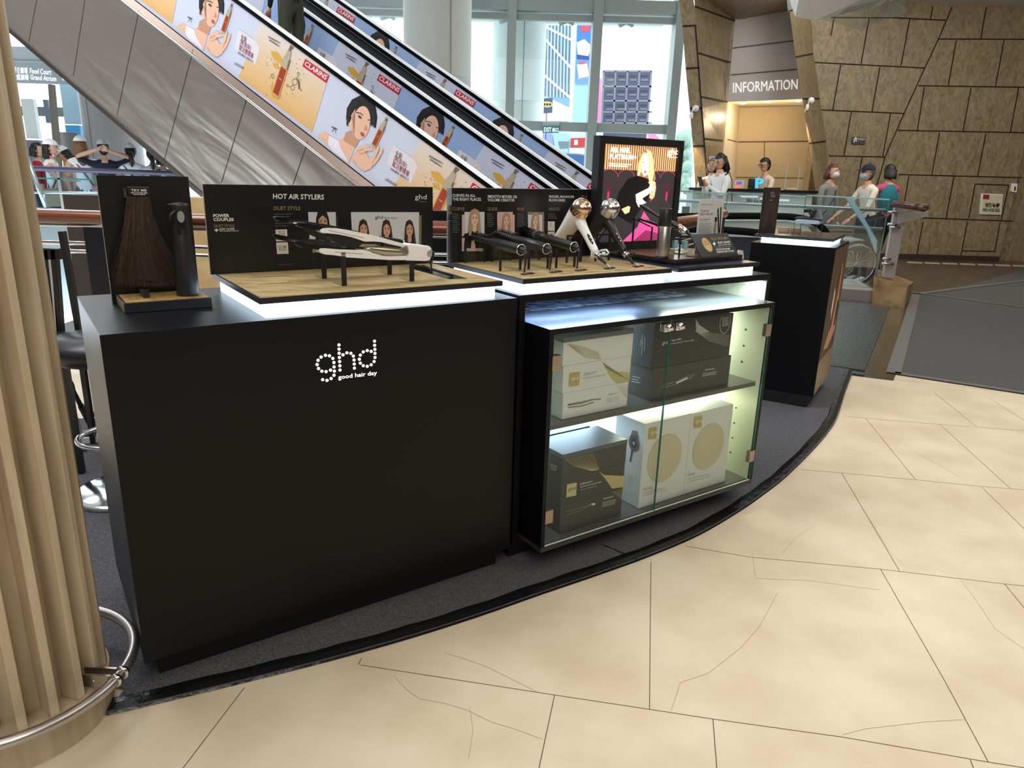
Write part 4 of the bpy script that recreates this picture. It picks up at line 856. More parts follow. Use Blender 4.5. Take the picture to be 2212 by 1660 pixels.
# hair tress: thousands of strands, one hanging thing
HT = mat('brown_hair_sample', srgb(44, 31, 26), .45); HT2 = mat('light_brown_hair', srgb(84, 62, 44), .5)
rnd = random.Random(5); g = MB(HT)
def hp(px_, py_, t): return K(*[(a, t, c) for a, b, c in [kt(px_, py_, t)]][0])
g.m(HT); body = []
for k in range(7):
    f = k / 6; yl = 424 + (605 - 424) * f; xl = 276 + (265 - 276) * min(1, f * 1.5); xr = 322 + (372 - 322) * f ** 1.5; body.append((hp(xl + 6 * f, yl, .37), hp(xr - 6 * f, yl, .37)))
rows = []
for a, b in body:
    rr_ = []
    for j in range(13): h = j / 12; rr_.append(g.bm.verts.new(a.lerp(b, h) - K.v * (.022 * math.sin(h * PI) + .004 * math.sin(j * 2.4))))
    for j in range(12, -1, -1): h = j / 12; rr_.append(g.bm.verts.new(a.lerp(b, h) + K.v * .012))
    rows.append(rr_)
for A, B in zip(rows, rows[1:]):
    for j in range(26): g.face([A[j], A[(j + 1) % 26], B[(j + 1) % 26], B[j]], True)
for i in range(2200):
    h = rnd.random(); f1 = .92 + rnd.random() * .12; sp = (rnd.random() - .5) * (.03 if rnd.random() < .86 else .09)
    pts = []
    for k in range(6):
        f = k / 5 * f1; yl = 424 + (612 - 424) * f; xl = 276 + (262 - 276) * min(1, f * 1.5); xr = 322 + (382 - 322) * f ** 1.5
        P = hp(xl + (xr - xl) * h + 9 * f ** 3 * (h - .3), yl, .37) - K.v * (.027 * math.sin(h * PI) * (1 - .1 * k) + rnd.random() * .004) + K.u * (sp * f * f + .0025 * math.sin(k * 1.7 + i)); pts.append(P)
    g.m(HT2 if rnd.random() < .22 + .3 * (h < .3) else HT)
    for a, b in zip(pts, pts[1:]): g.poly([a - K.u * .0004, a + K.u * .0004, b + K.u * .0004, b - K.u * .0004])
g.single('hair_tress', 'long brown hair sample hanging from the clip of the small display', 'hair sample', loc=K(.18, .37, 1.03))
g = MB(SBLACK); q = kt(305, 640, .33); g.tube([K(q[0] + .004, .40, AH + .06), K(q[0] + .006, .36, AH + .045), K(q[0] + .012, .315, AH + .029)], .008, 6, up=K.u, flat=.5); g.box(K, q[0] + .003, q[0] + .019, .31, .325, AH + .0275, AH + .05); g.single('cable_hook', 'small black hook standing under the hair sample', 'hook')
# spray bottle
c = K(.268, .315, AH + .0275); q0 = kt(382, 640, .315); q1 = kt(430, 640, .315); cs = (q0[0] + q1[0]) / 2; r = (q1[0] - q0[0]) / 2; c = K(cs, .315, AH + .0275)
zt = kt(395, 440, .315)[2] - AH - .0275; h = zt
t0 = thing('spray_bottle', 'matte black continuous spray bottle on the tan base of the hair display', 'spray bottle', c)
BBL = mat('matte_blue_black', srgb(30, 33, 38), .42)
g = MB(BBL); g.lathe(c, [(0, 0), (r * .98, 0), (r, .004), (r * .98, h * .2), (r * .88, h * .5), (r * .80, h * .66), (r * .78, h * .67)], 32); g.part('bottle', t0)
g = MB(BBL); g.lathe(c, [(r * .79, h * .672), (r * .78, h * .72), (r * .71, h * .80), (r * .68, h * .90), (r * .72, h * .97), (r * .74, h), (0, h * 1.006)], 28)
hu = lambda a, b_, z_: c + K.u * a + K.v * b_ + Vector((0, 0, z_))
g.extr([hu(-r * 1.0, -.010, h * .995), hu(-r * .6, -.010, h * .95), hu(r * .70, -.010, h * .95), hu(r * .84, -.010, h * .995), hu(r * .1, -.010, h * 1.015)], K.v * .02, .002); g.part('spray_head', t0)
g = MB(mat('bottle_window', srgb(150, 150, 152), .35)); 
pts = [(-.30 + .6 * (0.5 + .5 * math.cos(a)), .5 + .5 * math.sin(a)) for a in [k * PI / 8 for k in range(16)]]
G = Gfx(c - K.v * (r * .74) - K.u * .004, K.u, -K.v, .0006); G.P(mat('window_dark', (.004, .004, .005), .3), [(-.010, h * .68), (.012, h * .68), (.013, h * .90), (-.009, h * .90)], 1); G.el(g.mats[0], .002, h * .865, .0095, h * .062, 0, 2); G.part('window', t0)
g.bm.free()
g = MB(BBL); g.tube([hu(-r * .35, -.014, h * .93), hu(-r * .9, -.014, h * .88), hu(-r * .95, -.014, h * .80)], .004, 8); g.part('trigger', t0)

# ================================================================ TOOLS ON DISPLAY
def bracket(parent, s0, s1, t, z, h0=None, w=.006):
    """black post with a clear acrylic web to a second clear edge"""
    g = MB(SBLACK); g.box(K, s1 - w, s1 + w, t - .002, t + .002, LZ, z, .0006); g.part('post', parent)
def stand_white(name, label, s_posts, t, z):
    t0 = thing(name, label, 'stand', K(sum(s_posts) / len(s_posts), t, LZ), 'styler stands on the left platform')
    for s_, zz in zip(s_posts, z):
        g = MB(SBLACK); g.box(K, s_ - .0075, s_ + .0075, t - .004, t, LZ, zz, .0008); g.box(K, s_ - .0075, s_ + .0075, t - .004, t + .020, zz - .004, zz, .0008); g.part('post', t0)
        g = MB(ACRY); g.box(K, s_ - .0075, s_ - .0050, t, t + .075, LZ, zz - .006); g.part('acrylic_web', t0)
def zs_(x, y): return (620 + x * .15371, 460 + y * .15371)
def styler(name, label, t, M_shell, ref, dx=0, dz=0, shade=None):
    """two-arm hot air styler; outlines measured on the vertical plane t"""
    def q(x, y): a = kt(*zs_(x, y), .115); return (a[0] + dx, a[2] + dz)
    def P(x, y, tt=0): a = q(x, y); return K(a[0], t + tt, a[1])
    t0 = thing(name, label, 'hair styler', P(1200, 600))
    def slab(pts, M, w, nm, bev=.004, lab=None):
        g = MB(M); g.extr([P(x, y, -w) for x, y in pts], K.v * (2 * w), bev, False); return g.part(nm, t0, lab)
    up = slab([(437, 255), (445, 232), (480, 212), (560, 207), (700, 222), (900, 252), (1100, 292), (1300, 340), (1480, 392), (1648, 438), (1655, 462), (1600, 476), (1440, 440), (1300, 405), (1200, 385), (1130, 402), (1060, 398), (900, 340), (700, 298), (560, 283), (470, 282)], M_shell, .016, 'upper_arm')
    lo = slab([(422, 515), (440, 494), (520, 492), (700, 508), (900, 514), (1060, 516), (1150, 540), (1220, 582), (1330, 602), (1480, 606), (1600, 600), (1650, 600), (1660, 650), (1600, 662), (1400, 656), (1150, 640), (1000, 632), (800, 622), (740, 590), (640, 590), (520, 582), (450, 560)], M_shell, .016, 'lower_arm')
    slab([(1640, 440), (1700, 428), (1940, 458), (1975, 480), (1985, 600), (1975, 664), (1900, 668), (1640, 660), (1560, 655), (1640, 610), (1690, 590), (1700, 530)], M_shell, .021, 'body', .007)
    g = MB(mat('clear_tail_ring', srgb(168, 172, 164), .15, .3)); a, b = P(1955, 565), P(2030, 572); d = (b - a).normalized(); g.lathe(a, [(.022, -.006), (.0235, .0), (.022, .010), (.016, .014), (0, .014)], 20, d); g.part('tail_cap', t0)
    g = MB(SBLACK); g.lathe(b, [(.009, -.004), (.009, .008), (0, .008)], 14, d); g.tube([b, b + d * .010 + Vector((0, 0, -.004)), P(2025, 690), P(2040, 800), K(1.02, t + .02, LZ + .003)], .0032, 8); g.part('cord', t0)
    slab([(100, 165), (112, 140), (150, 130), (260, 140), (440, 175), (900, 262), (900, 290), (600, 262), (440, 240), (250, 215), (150, 200)], GBLACK, .014, 'upper_tip', .003)
    slab([(85, 402), (100, 392), (140, 395), (260, 420), (440, 452), (700, 470), (960, 505), (1060, 520), (900, 524), (600, 520), (420, 515), (250, 490), (150, 475), (100, 440)], GBLACK, .014, 'lower_tip', .003)
    slab([(560, 290), (700, 305), (900, 350), (1060, 402), (1200, 395), (1290, 428), (1290, 440), (1040, 425), (960, 500), (900, 500), (760, 450), (640, 400), (560, 330)], SBLACK, .011, 'inner_frame', .002)
    slab([(265, 440), (700, 476), (705, 492), (265, 462)], mat('copper_plate', srgb(122, 92, 66), .3, .8), .0125, 'heater_plate', .001)
    g = MB(mat('ribbed_silver', srgb(186, 180, 158), .2, .8))
    g.tube([P(1070, 518), P(1160, 508), P(1260, 528), P(1400, 545), P(1560, 556), P(1660, 552), P(1692, 560)], [.002, .008, .0125, .014, .0135, .010, .003], 14, up=(0, 0, 1), flat=.9); g.part('air_chamber', t0)
    g = MB(mat('seam_line', srgb(130, 128, 124), .5)); 
    for A, B in (((560, 240), (1050, 345)), ((640, 545), (1045, 572))): g.tube([P(*A, -.0163), P(*B, -.0163)], .0006, 5)
    g.part('shell_seams', t0)
    return t0
styler('hot_air_styler', 'black hot air styler behind the white one on the left platform', .275, mat('styler_charcoal', srgb(34, 34, 36), .3), None, -.012, .006)
styler('hot_air_styler', 'white two-arm hot air styler with a ribbed silver chamber on the left platform', .118, WHITE, None)
stand_white('styler_stand', 'front pair of black posts carrying the white hot air styler', (.640, .857), .106, [kt(744, 544, .106)[2], kt(889, 556, .106)[2] + .002])
stand_white('styler_stand', 'rear pair of black posts under the black hot air styler', (.638, .856), .262, [kt(700, 535, .262)[2], kt(838, 546, .262)[2]])

# ---- curling tools: each lies along the depth of the platform
def axis_tool(s, head, tail, fz=0):
    a = ks(*head, s); b = ks(*tail, s); return K(s, a[1], a[2]), K(s, b[1], b[2])
def tail_part(A, B, r, t0, s, padt=.095):
    d = (B - A).normalized(); g = MB(CHROME); g.tube([B + (-K.u * math.cos(a) + (K.u.cross(d)) * math.sin(a)) * r * 1.05 for a in [k * PI / 12 for k in range(24)]], .0022, 8, closed=True); g.part('chrome_ring', t0)
    g = MB(SBLACK); g.lathe(B, [(r * .85, -.004), (r * .7, .006), (r * .45, .010), (r * .42, .022), (r * .3, .024), (0, .024)], 16, d)
    e = B + d * .022; g.tube([e, e + d * .006 + Vector((0, 0, -.012)), e + d * .004 + Vector((0, 0, -.04)), Vector((e.x, e.y, 0)) + d * .0 + Vector((0, 0, LZ + .004))], [.005, .0048, .004, .0025], 8); g.part('cord', t0)
def tool_stand(s, ts, zf, zb_, lab):
    t0 = thing('tool_stand', lab, 'stand', K(s, sum(ts) / 2, LZ), 'tool stands on the middle platform')
    for t, z in zip(ts, (zf, zb_)):
        for ds in (-.042, .042):
            g = MB(SBLACK); g.box(K, s + ds - .0045, s + ds + .0045, t - .002, t + .002, LZ, z, .0005); g.part('post', t0)
        g = MB(ACRY); g.box(K, s - .042, s + .042, t - .0015, t + .0015, LZ, z - .012); g.part('acrylic_web', t0)
    return t0
def pos(A, B, t, s):
    ta, tb = K.inv(A)[1], K.inv(B)[1]; f = (t - ta) / (tb - ta); return A.lerp(B, f).z
# 1 curling tong
s = 1.281; A, B = axis_tool(s, (1012, 509), (1126, 540)); r = .0165; d = (B - A).normalized()
t0 = thing('curling_tong', 'black curling tong with a clamp lever, leftmost tool on the middle platform', 'curling iron', A.lerp(B, .5), 'hair tools on stands')
L_ = (B - A).length; g = MB(SBLACK); g.lathe(A, [(0, -.004), (.007, -.002), (.010, .004), (.012, L_ * .1), (.013, L_ * .45), (.0165, L_ * .5), (.0175, L_ * .8), (r, L_)], 20, d); g.part('barrel', t0)
g = MB(SBLACK); up_ = Vector((0, 0, 1)); g.tube([A.lerp(B, .03) + up_ * .012, A.lerp(B, .2) + up_ * .017, A.lerp(B, .40) + up_ * .018, A.lerp(B, .47) + up_ * .026, A.lerp(B, .56) + up_ * .042], [.005, .008, .008, .008, .007], 8, up=K.u, flat=.4); g.part('clamp', t0)
tail_part(A, B, r, t0, s); tool_stand(s, (.193, .428), pos(A, B, .193, s) - r, pos(A, B, .428, s) - .012, 'black posts under the curling tong, leftmost on the middle platform')
# 2 hot brush
s = 1.398; A, B = axis_tool(s, (1074, 503), (1181, 538)); d = (B - A).normalized(); L_ = (B - A).length
t0 = thing('hot_brush', 'black paddle hot brush with rows of short bristles on the middle platform', 'hot brush', A.lerp(B, .5), 'hair tools on stands')
g = MB(SBLACK); g.tube([A, A.lerp(B, .04), A.lerp(B, .15), A.lerp(B, .42), A.lerp(B, .5), A.lerp(B, .62), B], [.006, .015, .021, .021, .0165, .0175, .0165], 16, up=K.u, flat=[1, .6, .55, .55, .9, 1, 1]); g.part('body', t0)
g = MB(GBLACK)
for i in range(12):
    for j in range(5):
        p = A.lerp(B, .06 + .32 * i / 11) + K.u * (-.014 + .007 * j); g.tube([p + up_ * .009, p + up_ * .021], [.0012, .0006], 5)
g.part('bristles', t0, None, 'stuff')
g = MB(mat('bristle_vent', srgb(150, 152, 156), .3, .6))
for i in range(9): p = A.lerp(B, .08 + .3 * i / 8) - K.u * .0205; g.tube([p + up_ * .003, p + up_ * .012], .0012, 5)
g.part('vents', t0); tail_part(A, B, .0165, t0, s); tool_stand(s, (.188, .425), pos(A, B, .188, s) - .0165, pos(A, B, .425, s) - .012, 'black posts under the paddle hot brush')
# 3 round hot brush
s = 1.516; A, B = axis_tool(s, (1130, 499), (1240, 534)); d = (B - A).normalized(); L_ = (B - A).length
t0 = thing('round_hot_brush', 'black round hot brush with ribbed barrel beside the white dryer', 'hot brush', A.lerp(B, .5), 'hair tools on stands')
g = MB(SBLACK); g.lathe(A, [(0, -.003), (.012, 0), (.016, .01), (.016, L_ * .42), (.012, L_ * .46), (.0165, L_ * .52), (.0165, L_)], 20, d); g.part('body', t0)
g = MB(GBLACK)
for k in range(14):
    a = 2 * PI * k / 14; o = K.u * math.cos(a) + K.u.cross(d) * math.sin(a); g.tube([A + d * .008 + o * .016, A + d * (L_ * .41) + o * .016], .0028, 5)
g.part('bristle_rows', t0); tail_part(A, B, .0165, t0, s); tool_stand(s, (.182, .40), pos(A, B, .182, s) - .0165, pos(A, B, .40, s) - .016, 'black posts under the round hot brush')
# floor pads with black frames
for i, x in enumerate((1.282, 1.403, 1.515, 1.651, 1.795)):
    g = MB(GBLACK); a, b, z = x - .026, x + .026, LZ; q = [(a, .075), (b, .088), (b, .106), (a, .095)]
    for k in range(4): g.tube([K(*q[k], z + .0015), K(*q[(k + 1) % 4], z + .0015)], .0016, 5)
    g.single('cable_outlet', ('small black frame on the tan board in front of the curling tong', 'small black frame on the tan board in front of the paddle brush', 'small black frame on the tan board in front of the round brush', 'small black frame where the white dryer cord ends', 'small black frame where the black dryer cord ends')[i], 'cable outlet', 'cable outlets on the middle platform')

# ---- hair dryers
def dryer(s, label, pin, noz, hand, tip, pad, Mb, Mm, loop, capm):
    def P(x, y): a = ks(x, y, s); return K(s, a[1], a[2])
    H = P(*pin); N = P(*noz); t0 = thing('hair_dryer', label, 'hair dryer', P(*hand[-1]), 'hair dryers on stands')
    d = (H - N).normalized(); L_ = (H - N).length; rb = .036; n_ = K.u; v_ = n_.cross(d)
    g = MB(Mb); g.tube([N, N.lerp(H, .12), N.lerp(H, .35), N.lerp(H, .6), N.lerp(H, .85), H], [.046, .043, .038, .037, .0380, .036], 28, up=n_, flat=[.36, .42, .72, .95, 1, 1]); g.part('barrel', t0)
    g = MB(mat('nozzle_slot', (.004, .004, .004), .4)); g.tube([N - d * .0005, N - d * .001], [.042, .042], 24, up=n_, flat=.24); g.part('nozzle_slot', t0)
    g = MB(Mm); g.lathe(H, [(rb + .0005, -.030), (rb + .002, -.022), (rb + .0025, 0), (rb, .012), (rb * .82, .024), (rb * .55, .031), (rb * .5, .030), (rb * .46, .033), (0, .034)], 30, d); g.part('intake_cover', t0, capm)
    g = MB(mat('intake_disc', srgb(190, 160, 110), .25, 1.0) if 'gold' in capm else STEEL)
    for rr_, hh in ((.62, .0275), (.42, .0335), (.25, .0345)): g.tube([H + d * hh + (n_ * math.cos(a) + v_ * math.sin(a)) * rb * rr_ for a in [k * PI / 12 for k in range(24)]], .0009, 5, closed=True)
    g.part('intake_rings', t0)
    hp_ = [P(*q) for q in hand]; g = MB(Mb); g.tube(hp_, [.030, .024, .0185, .0165, .0155, .015, .0135, .011][:len(hp_)], 20, up=n_, flat=.95); g.part('handle', t0)
    a, b = hp_[-1], P(*tip); dd = (b - a).normalized()
    g = MB(CHROME); g.lathe(a, [(.0115, -.004), (.0125, 0), (.012, .016), (.0105, .018)], 18, dd); g.part('chrome_collar', t0)
    g = MB(SBLACK); g.tube([a + dd * .014, a.lerp(b, .45), a.lerp(b, .8), b], [.011, .0085, .0055, .0045], 14); g.part('strain_relief', t0)
    g = MB(mat('cable_tip', srgb(190, 188, 180), .3, .6)); g.tube([b, K(*pad, LZ + .004)], .0035, 8); g.part('cord', t0)
    L0 = [P(*q) for q in loop]; g = MB(Mb); g.tube(L0, .0035, 8, up=n_); g.part('hanging_loop', t0)
    c = hp_[3].lerp(hp_[4], .5); e = (hp_[5] - hp_[2]).normalized(); side = e.cross(n_).normalized()
    if side.y > 0: side = -side
    f_ = side * .75 - n_ * .35; f_.normalize()
    g = MB(mat('switch_panel', srgb(60, 24, 30), .2, .5)); o = c + f_ * .0135; g.ball(o, (.007, .004, .030), Matrix((n_, e.cross(n_), e)).transposed(), 12); g.part('switch_panel', t0)
    g = MB(CHROME); 
    for k in (-.018, 0, .016): g.ball(o + e * k + f_ * .003, .0032, n=8)
    g.part('switches', t0)
    return t0
GW = mat('gloss_white', (.86, .85, .83), .15, coat=.6); GB2 = mat('soft_black', (.012, .012, .013), .34)
dryer(1.652, 'glossy white hair dryer with rose gold end, nose down on its stand', (1256, 450), (1214, 515), [(1249, 462), (1252, 478), (1262, 497), (1270, 512), (1277, 527), (1284, 540), (1289, 550)], (1309, 570), (1.651, .088), GW, ROSE, [(1291, 547), (1299, 541), (1310, 540), (1315, 546), (1312, 550), (1304, 549), (1293, 552)], 'rose gold mirror intake cover')
dryer(1.800, 'black hair dryer with chrome end, right of the white one', (1318, 450), (1278, 515), [(1311, 464), (1314, 480), (1324, 498), (1331, 512), (1339, 526), (1345, 538), (1350, 547)], (1368, 570), (1.795, .086), GB2, CHROME, [(1352, 545), (1360, 541), (1368, 543), (1370, 549), (1365, 553), (1356, 552)], 'chrome mirror intake cover')
for s_, lab in ((1.640, 'black twin posts holding the white hair dryer'), (1.785, 'black twin posts holding the black hair dryer')):
    t0 = thing('dryer_stand', lab, 'stand', K(s_, .285, LZ), 'dryer stands'); z = 1.150
    for ds in (-.034, .034): g = MB(SBLACK); g.box(K, s_ + ds - .005, s_ + ds + .005, .285, .289, LZ, z, .0005); g.part('post', t0)
    g = MB(SBLACK); g.box(K, s_ - .034, s_ + .034, .283, .291, z - .006, z); g.part('cradle', t0)

# ---- right display: plinth, light box, styler, spray, cards
t0 = thing('display_plinth', 'low black plinth with tan top on the rightmost lit platform', 'plinth', K(2.15, .25, LZ))
PY = -.0; g = MB(GBLACK); PT = [K(1.958, .060), K(2.392, .090), K(2.37, .46), K(1.945, .45)]
LZ3 = LZ + .0005; g.extr([Vector((p.x, p.y, LZ3)) for p in PT], Vector((0, 0, .020)), .0008); cpt = sum(PT, Vector()) / 4
g.part('body', t0); g = MB(mat('warm_wood_top', srgb(150, 118, 84), .22, noise=((10, 50, 10), srgb(120, 92, 64), .4, .6), coat=.4)); g.extr([Vector((*(cpt.lerp(p, .97)).xy, LZ3 + .020)) for p in PT], Vector((0, 0, .0015))); g.part('top_board', t0)
Z3 = LZ3 + .0216
# light box
TB = .405
q = [kt(*p, TB) for p in ((1297, 294), (1479, 303), (1466, 545))]; s0, s1, z1 = q[0][0], q[1][0], (q[0][2] + q[1][2]) / 2
t0 = thing('light_box', 'tall black framed light box poster of a blond model above the right platform', 'light box', K((s0 + s1) / 2, TB, Z3))
g = MB(SBLACK); bw = .028
g.box(K, s0, s1, TB, TB + .04, z1 - .030, z1); g.box(K, s0, s1, TB, TB + .04, Z3, Z3 + .035); g.box(K, s0, s0 + bw, TB, TB + .04, Z3 + .035, z1 - .03); g.box(K, s1 - bw, s1, TB, TB + .04, Z3 + .035, z1 - .03); g.box(K, s0 + .01, s1 - .01, TB + .02, TB + .04, Z3, z1 - .01); g.part('frame', t0)
def em(name, r, g_, b, es=1.0): c = srgb(r, g_, b); return mat('lit_' + name, c, .5, emit=c, es=es)
def z9(x, y): return (1250 + x * .22604, 280 + y * .22604)
G = kpl(TB + .012, .0005); a0, a1, b0, b1 = s0 + bw, s1 - bw, Z3 + .035, z1 - .03
G.R(em('charcoal', 50, 46, 48), a0, a1, b0, b1, 1); _, vs_ = G.uv(*z9(600, 392))
gd = em('amber', 216, 146, 72, .95); wh = em('cream', 250, 226, 190, .95); br = em('deepbrown', 110, 60, 30)
n = 34
for k in range(n):
    x = a0 + (a1 - a0) * k / n; wdt = (a1 - a0) / n; G.R(gd, x, x + wdt * .34, vs_, b1, 2); G.R(wh, x + wdt * .34, x + wdt * .6, vs_, b1, 2); G.R(br, x + wdt * .6, x + wdt, vs_, b1, 2)
rd = em('crimson', 186, 50, 86, 1.1); rk = em('darkrose', 92, 36, 54)
for cx in (.10, .32, .68, .90):
    x = a0 + (a1 - a0) * cx; G.ring(rd, x, vs_ - .028, (a1 - a0) * .11, .030, .0025, 2.5, 14, 0, 180)
    for k in range(7): G.line(rk, (x + (k - 3) * .012, vs_ - .03 - abs(k - 3) * .008), (x + (k - 3) * .002, vs_ - .10), .0022, 2.5)
    G.el(rd, x, vs_ - .105, .006, .022, 0, 2.7)
G.px(em('magenta', 232, 80, 150, 1.1), [z9(385, 1100), z9(560, 930), z9(620, 780), z9(700, 900), z9(850, 1000), z9(700, 1150)], 3)
G.px(em('magenta_dark', 150, 46, 90), [z9(480, 1100), z9(640, 960), z9(820, 1010), z9(700, 1150)], 3.3)
hb = em('blond', 226, 190, 140, 1.35); hb2 = em('blond_dark', 168, 120, 80); sk = em('poster_skin', 255, 232, 222, 1.4)
G.px(em('black', 14, 12, 14), [z9(470, 470), z9(560, 440), z9(640, 470), z9(700, 520), z9(690, 620), z9(600, 740), z9(500, 900), z9(330, 800), z9(380, 600)], 3)
G.px(hb2, [z9(556, 440), z9(560, 330), z9(590, 230), z9(640, 180), z9(690, 200), z9(715, 270), z9(725, 400), z9(735, 480), z9(700, 480), z9(590, 450)], 4)
G.px(sk, [z9(596, 400), z9(600, 300), z9(625, 220), z9(655, 230), z9(670, 330), z9(655, 430), z9(620, 452)], 5)
G.px(hb, [z9(640, 185), z9(690, 210), z9(712, 300), z9(718, 400), z9(700, 500), z9(670, 500), z9(655, 430), z9(672, 330), z9(655, 240)], 6)
G.px(hb, [z9(556, 440), z9(566, 320), z9(600, 240), z9(620, 210), z9(600, 300), z9(592, 400), z9(575, 445)], 6)
G.el(em('lip_red', 200, 44, 60, 1.2), *G.uv(*z9(630, 405)), .0058, .0042, 0, 7); G.el(em('eye_blue', 96, 110, 150), *G.uv(*z9(612, 312)), .0045, .0024, 0, 7)
G.px(hb, [z9(660, 500), z9(730, 500), z9(735, 560), z9(720, 640), z9(700, 668), z9(670, 650), z9(690, 560)], 5)
for k in range(4): G.pl(hb2, [z9(668, 520 + k * 34), z9(728, 535 + k * 34)], .0018, 6)
gl_ = em('glove_white', 255, 255, 255, 1.5)
G.px(gl_, [z9(540, 620), z9(600, 590), z9(660, 560), z9(700, 500), z9(720, 480), z9(690, 560), z9(720, 560), z9(660, 620), z9(600, 660), z9(640, 700), z9(590, 720), z9(570, 745), z9(545, 690)], 7)
G.px(hb, [z9(405, 760), z9(470, 730), z9(490, 740), z9(480, 790), z9(440, 810)], 5)
TL = mat('lit_text', (1, 1, 1), emit=(1, 1, 1), es=2.4)
G.pT(TL, 'ALL HAIL', z9(295, 218), z9(487, 224), z9(300, 168), .022, 8); G.pT(TL, 'PLATINUM+', z9(290, 282), z9(545, 290), z9(293, 234), .022, 8)
G.pT(TL, 'THE ONE TO BLOW YOU AWAY', z9(283, 330), z9(498, 342), z9(284, 318), .012, 8); G.pT(TL, 'PROFESSIONAL STYLER', z9(283, 350), z9(460, 360), z9(284, 338), .012, 8)
G.pT(TL, 'ghd', z9(845, 258), z9(948, 258), z9(850, 182), .004, 8); G.pl(TL, [z9(858, 266), z9(940, 268)], .0018, 8)
G.part('lit_poster', t0)

# black straightener on its stand
s = 2.03
def P3(x, y, tt=None): a = ks(x, y, s); return K(s, a[1], a[2])
t0 = thing('hair_straightener', 'black open straightener with chrome tail on the right plinth', 'hair straightener', P3(1440, 490))
g = MB(GB2); A, B = P3(1382, 443), P3(1470, 492); g.tube([A, A.lerp(B, .06), A.lerp(B, .5), B], [.004, .011, .013, .014], 14, up=K.u, flat=.62); g.part('upper_arm', t0)
g = MB(GBLACK); A2_, B2_ = P3(1378, 472), P3(1470, 500); g.tube([A2_, A2_.lerp(B2_, .06), A2_.lerp(B2_, .5), B2_], [.003, .011, .012, .013], 14, up=K.u, flat=.55); g.part('lower_arm', t0)
g = MB(CHROME); C2 = P3(1484, 502); g.tube([P3(1466, 492), P3(1474, 497), C2], [.0165, .015, .010], 14, up=K.u); g.part('tail', t0)
g = MB(SBLACK); g.tube([C2, P3(1489, 506), P3(1490, 512)], [.008, .006, .004], 10); g.part('cord', t0)
t0 = thing('straightener_stand', 'thin black posts carrying the straightener on the right plinth', 'stand', K(2.03, .25, Z3))
for px_, tt, ztop in ((1365, .33, 470), (1405, .38, 490), (1468, .12, 510)):
    q = kt(px_, 545, tt); z = kt(px_, ztop, tt)[2]; g = MB(SBLACK); g.box(K, q[0] - .004, q[0] + .004, tt, tt + .003, Z3, z); g.part('post', t0)
g = MB(SBLACK); a = kt(1365, 470, .33); b = kt(1405, 490, .38); g.tube([K(a[0], .33, a[2]), K(b[0], .38, kt(1405, 490, .38)[2])], .003, 6); g.part('cross_bar', t0)
# spray can
q0 = kt(1420, 552, .13); q1 = kt(1441, 552, .13); r = (q1[0] - q0[0]) / 2 * .94; cs = (q0[0] + q1[0]) / 2; c = K(cs, .13, Z3); zc = kt(1434, 488, .13)[2] - Z3; zt = kt(1440, 450, .13)[2] - Z3
t0 = thing('spray_can', 'brushed steel spray can with a tall black cap on the right plinth', 'spray can', c)
g = MB(STEEL); g.lathe(c, [(r * .96, .006), (r, .012), (r, zc - .004), (r * .9, zc)], 28); g.part('can', t0)
g = MB(SBLACK); g.lathe(c, [(0, 0), (r * 1.02, 0), (r * 1.02, .008), (r * .96, .009)], 28); g.part('base_ring', t0)
g = MB(SBLACK); g.lathe(c, [(r * .95, zc - .002), (r * .97, zc), (r * .97, zt - .003), (r * .9, zt), (0, zt)], 28); g.part('cap', t0)
G = MB(SBLACK); fr_ = Fr(c.x, c.y, K.yaw)
for a_, z_, hw, hh in ((.9, zc * .84, .30, .008), (1.0, zc * .62, .26, .013)):
    for k in range(6):
        t1, t2 = -PI / 2 + a_ - hw + 2 * hw * k / 6, -PI / 2 + a_ - hw + 2 * hw * (k + 1) / 6; w2 = lambda t: (K.u * math.cos(t) + K.v * math.sin(t)) * (r + .0005)
        G.poly([c + w2(t1) + Vector((0, 0, z_ - hh)), c + w2(t2) + Vector((0, 0, z_ - hh)), c + w2(t2) + Vector((0, 0, z_ + hh)), c + w2(t1) + Vector((0, 0, z_ + hh))])
G.part('label_marks', t0)
# leaning clear bestseller card
def card(name, label, cat, px4, t, lean, M, edge=.003):
    q = [kt(*p, t) for p in px4]; return q
tC = .20; q = [kt(*p, tC) for p in ((1500, 553), (1552, 552), (1545, 430), (1489, 429))]
z0c = Z3; sA, sB = 2.185, 2.335
sA = q[0][0]; sB = q[1][0]; zT = q[2][2]
t0 = thing('counter_card', 'white acrylic card reading OUR #1 BEST SELLER on the right plinth', 'sign', K((sA + sB) / 2, tC, Z3))
g = MB(mat('white_card_back', srgb(236, 236, 238), .5)); g.box(K, sA, sB, tC, tC + .002, Z3, zT); g.part('card', t0)
g = MB(ACRY); g.box(K, sA - .004, sB + .004, tC - .004, tC - .002, Z3, zT + .004); g.part('acrylic_sleeve', t0)
G = kpl(tC, .0004)
W_ = sB - sA; H_ = zT - Z3; X = lambda a: sA + W_ * a; Y = lambda b: Z3 + H_ * b
G.rT(TBLACK, 'OUR #1', X(.08), X(.40), Y(.760), Y(.800), 0); G.rT(TBLACK, 'BEST SELLER', X(.08), X(.58), Y(.705), Y(.742), 0); G.rT(TBLACK, 'ghd bodyguard', X(.08), X(.48), Y(.610), Y(.640), .008); G.rT(TBLACK, 'heat protect spray', X(.08), X(.40), Y(.580), Y(.597), 0)
G.rT(TBLACK, 'PROTECT AND STYLE YOUR HAIR', X(.08), X(.55), Y(.888), Y(.902), .01)
for k in range(7): G.R(TGREY, X(.08), X(.58 - .08 * (k % 3 == 1)), Y(.545 - k * .028), Y(.552 - k * .028))
G.rT(TGREY, 'ghd', X(.08), X(.2), Y(.12), Y(.16), 0)
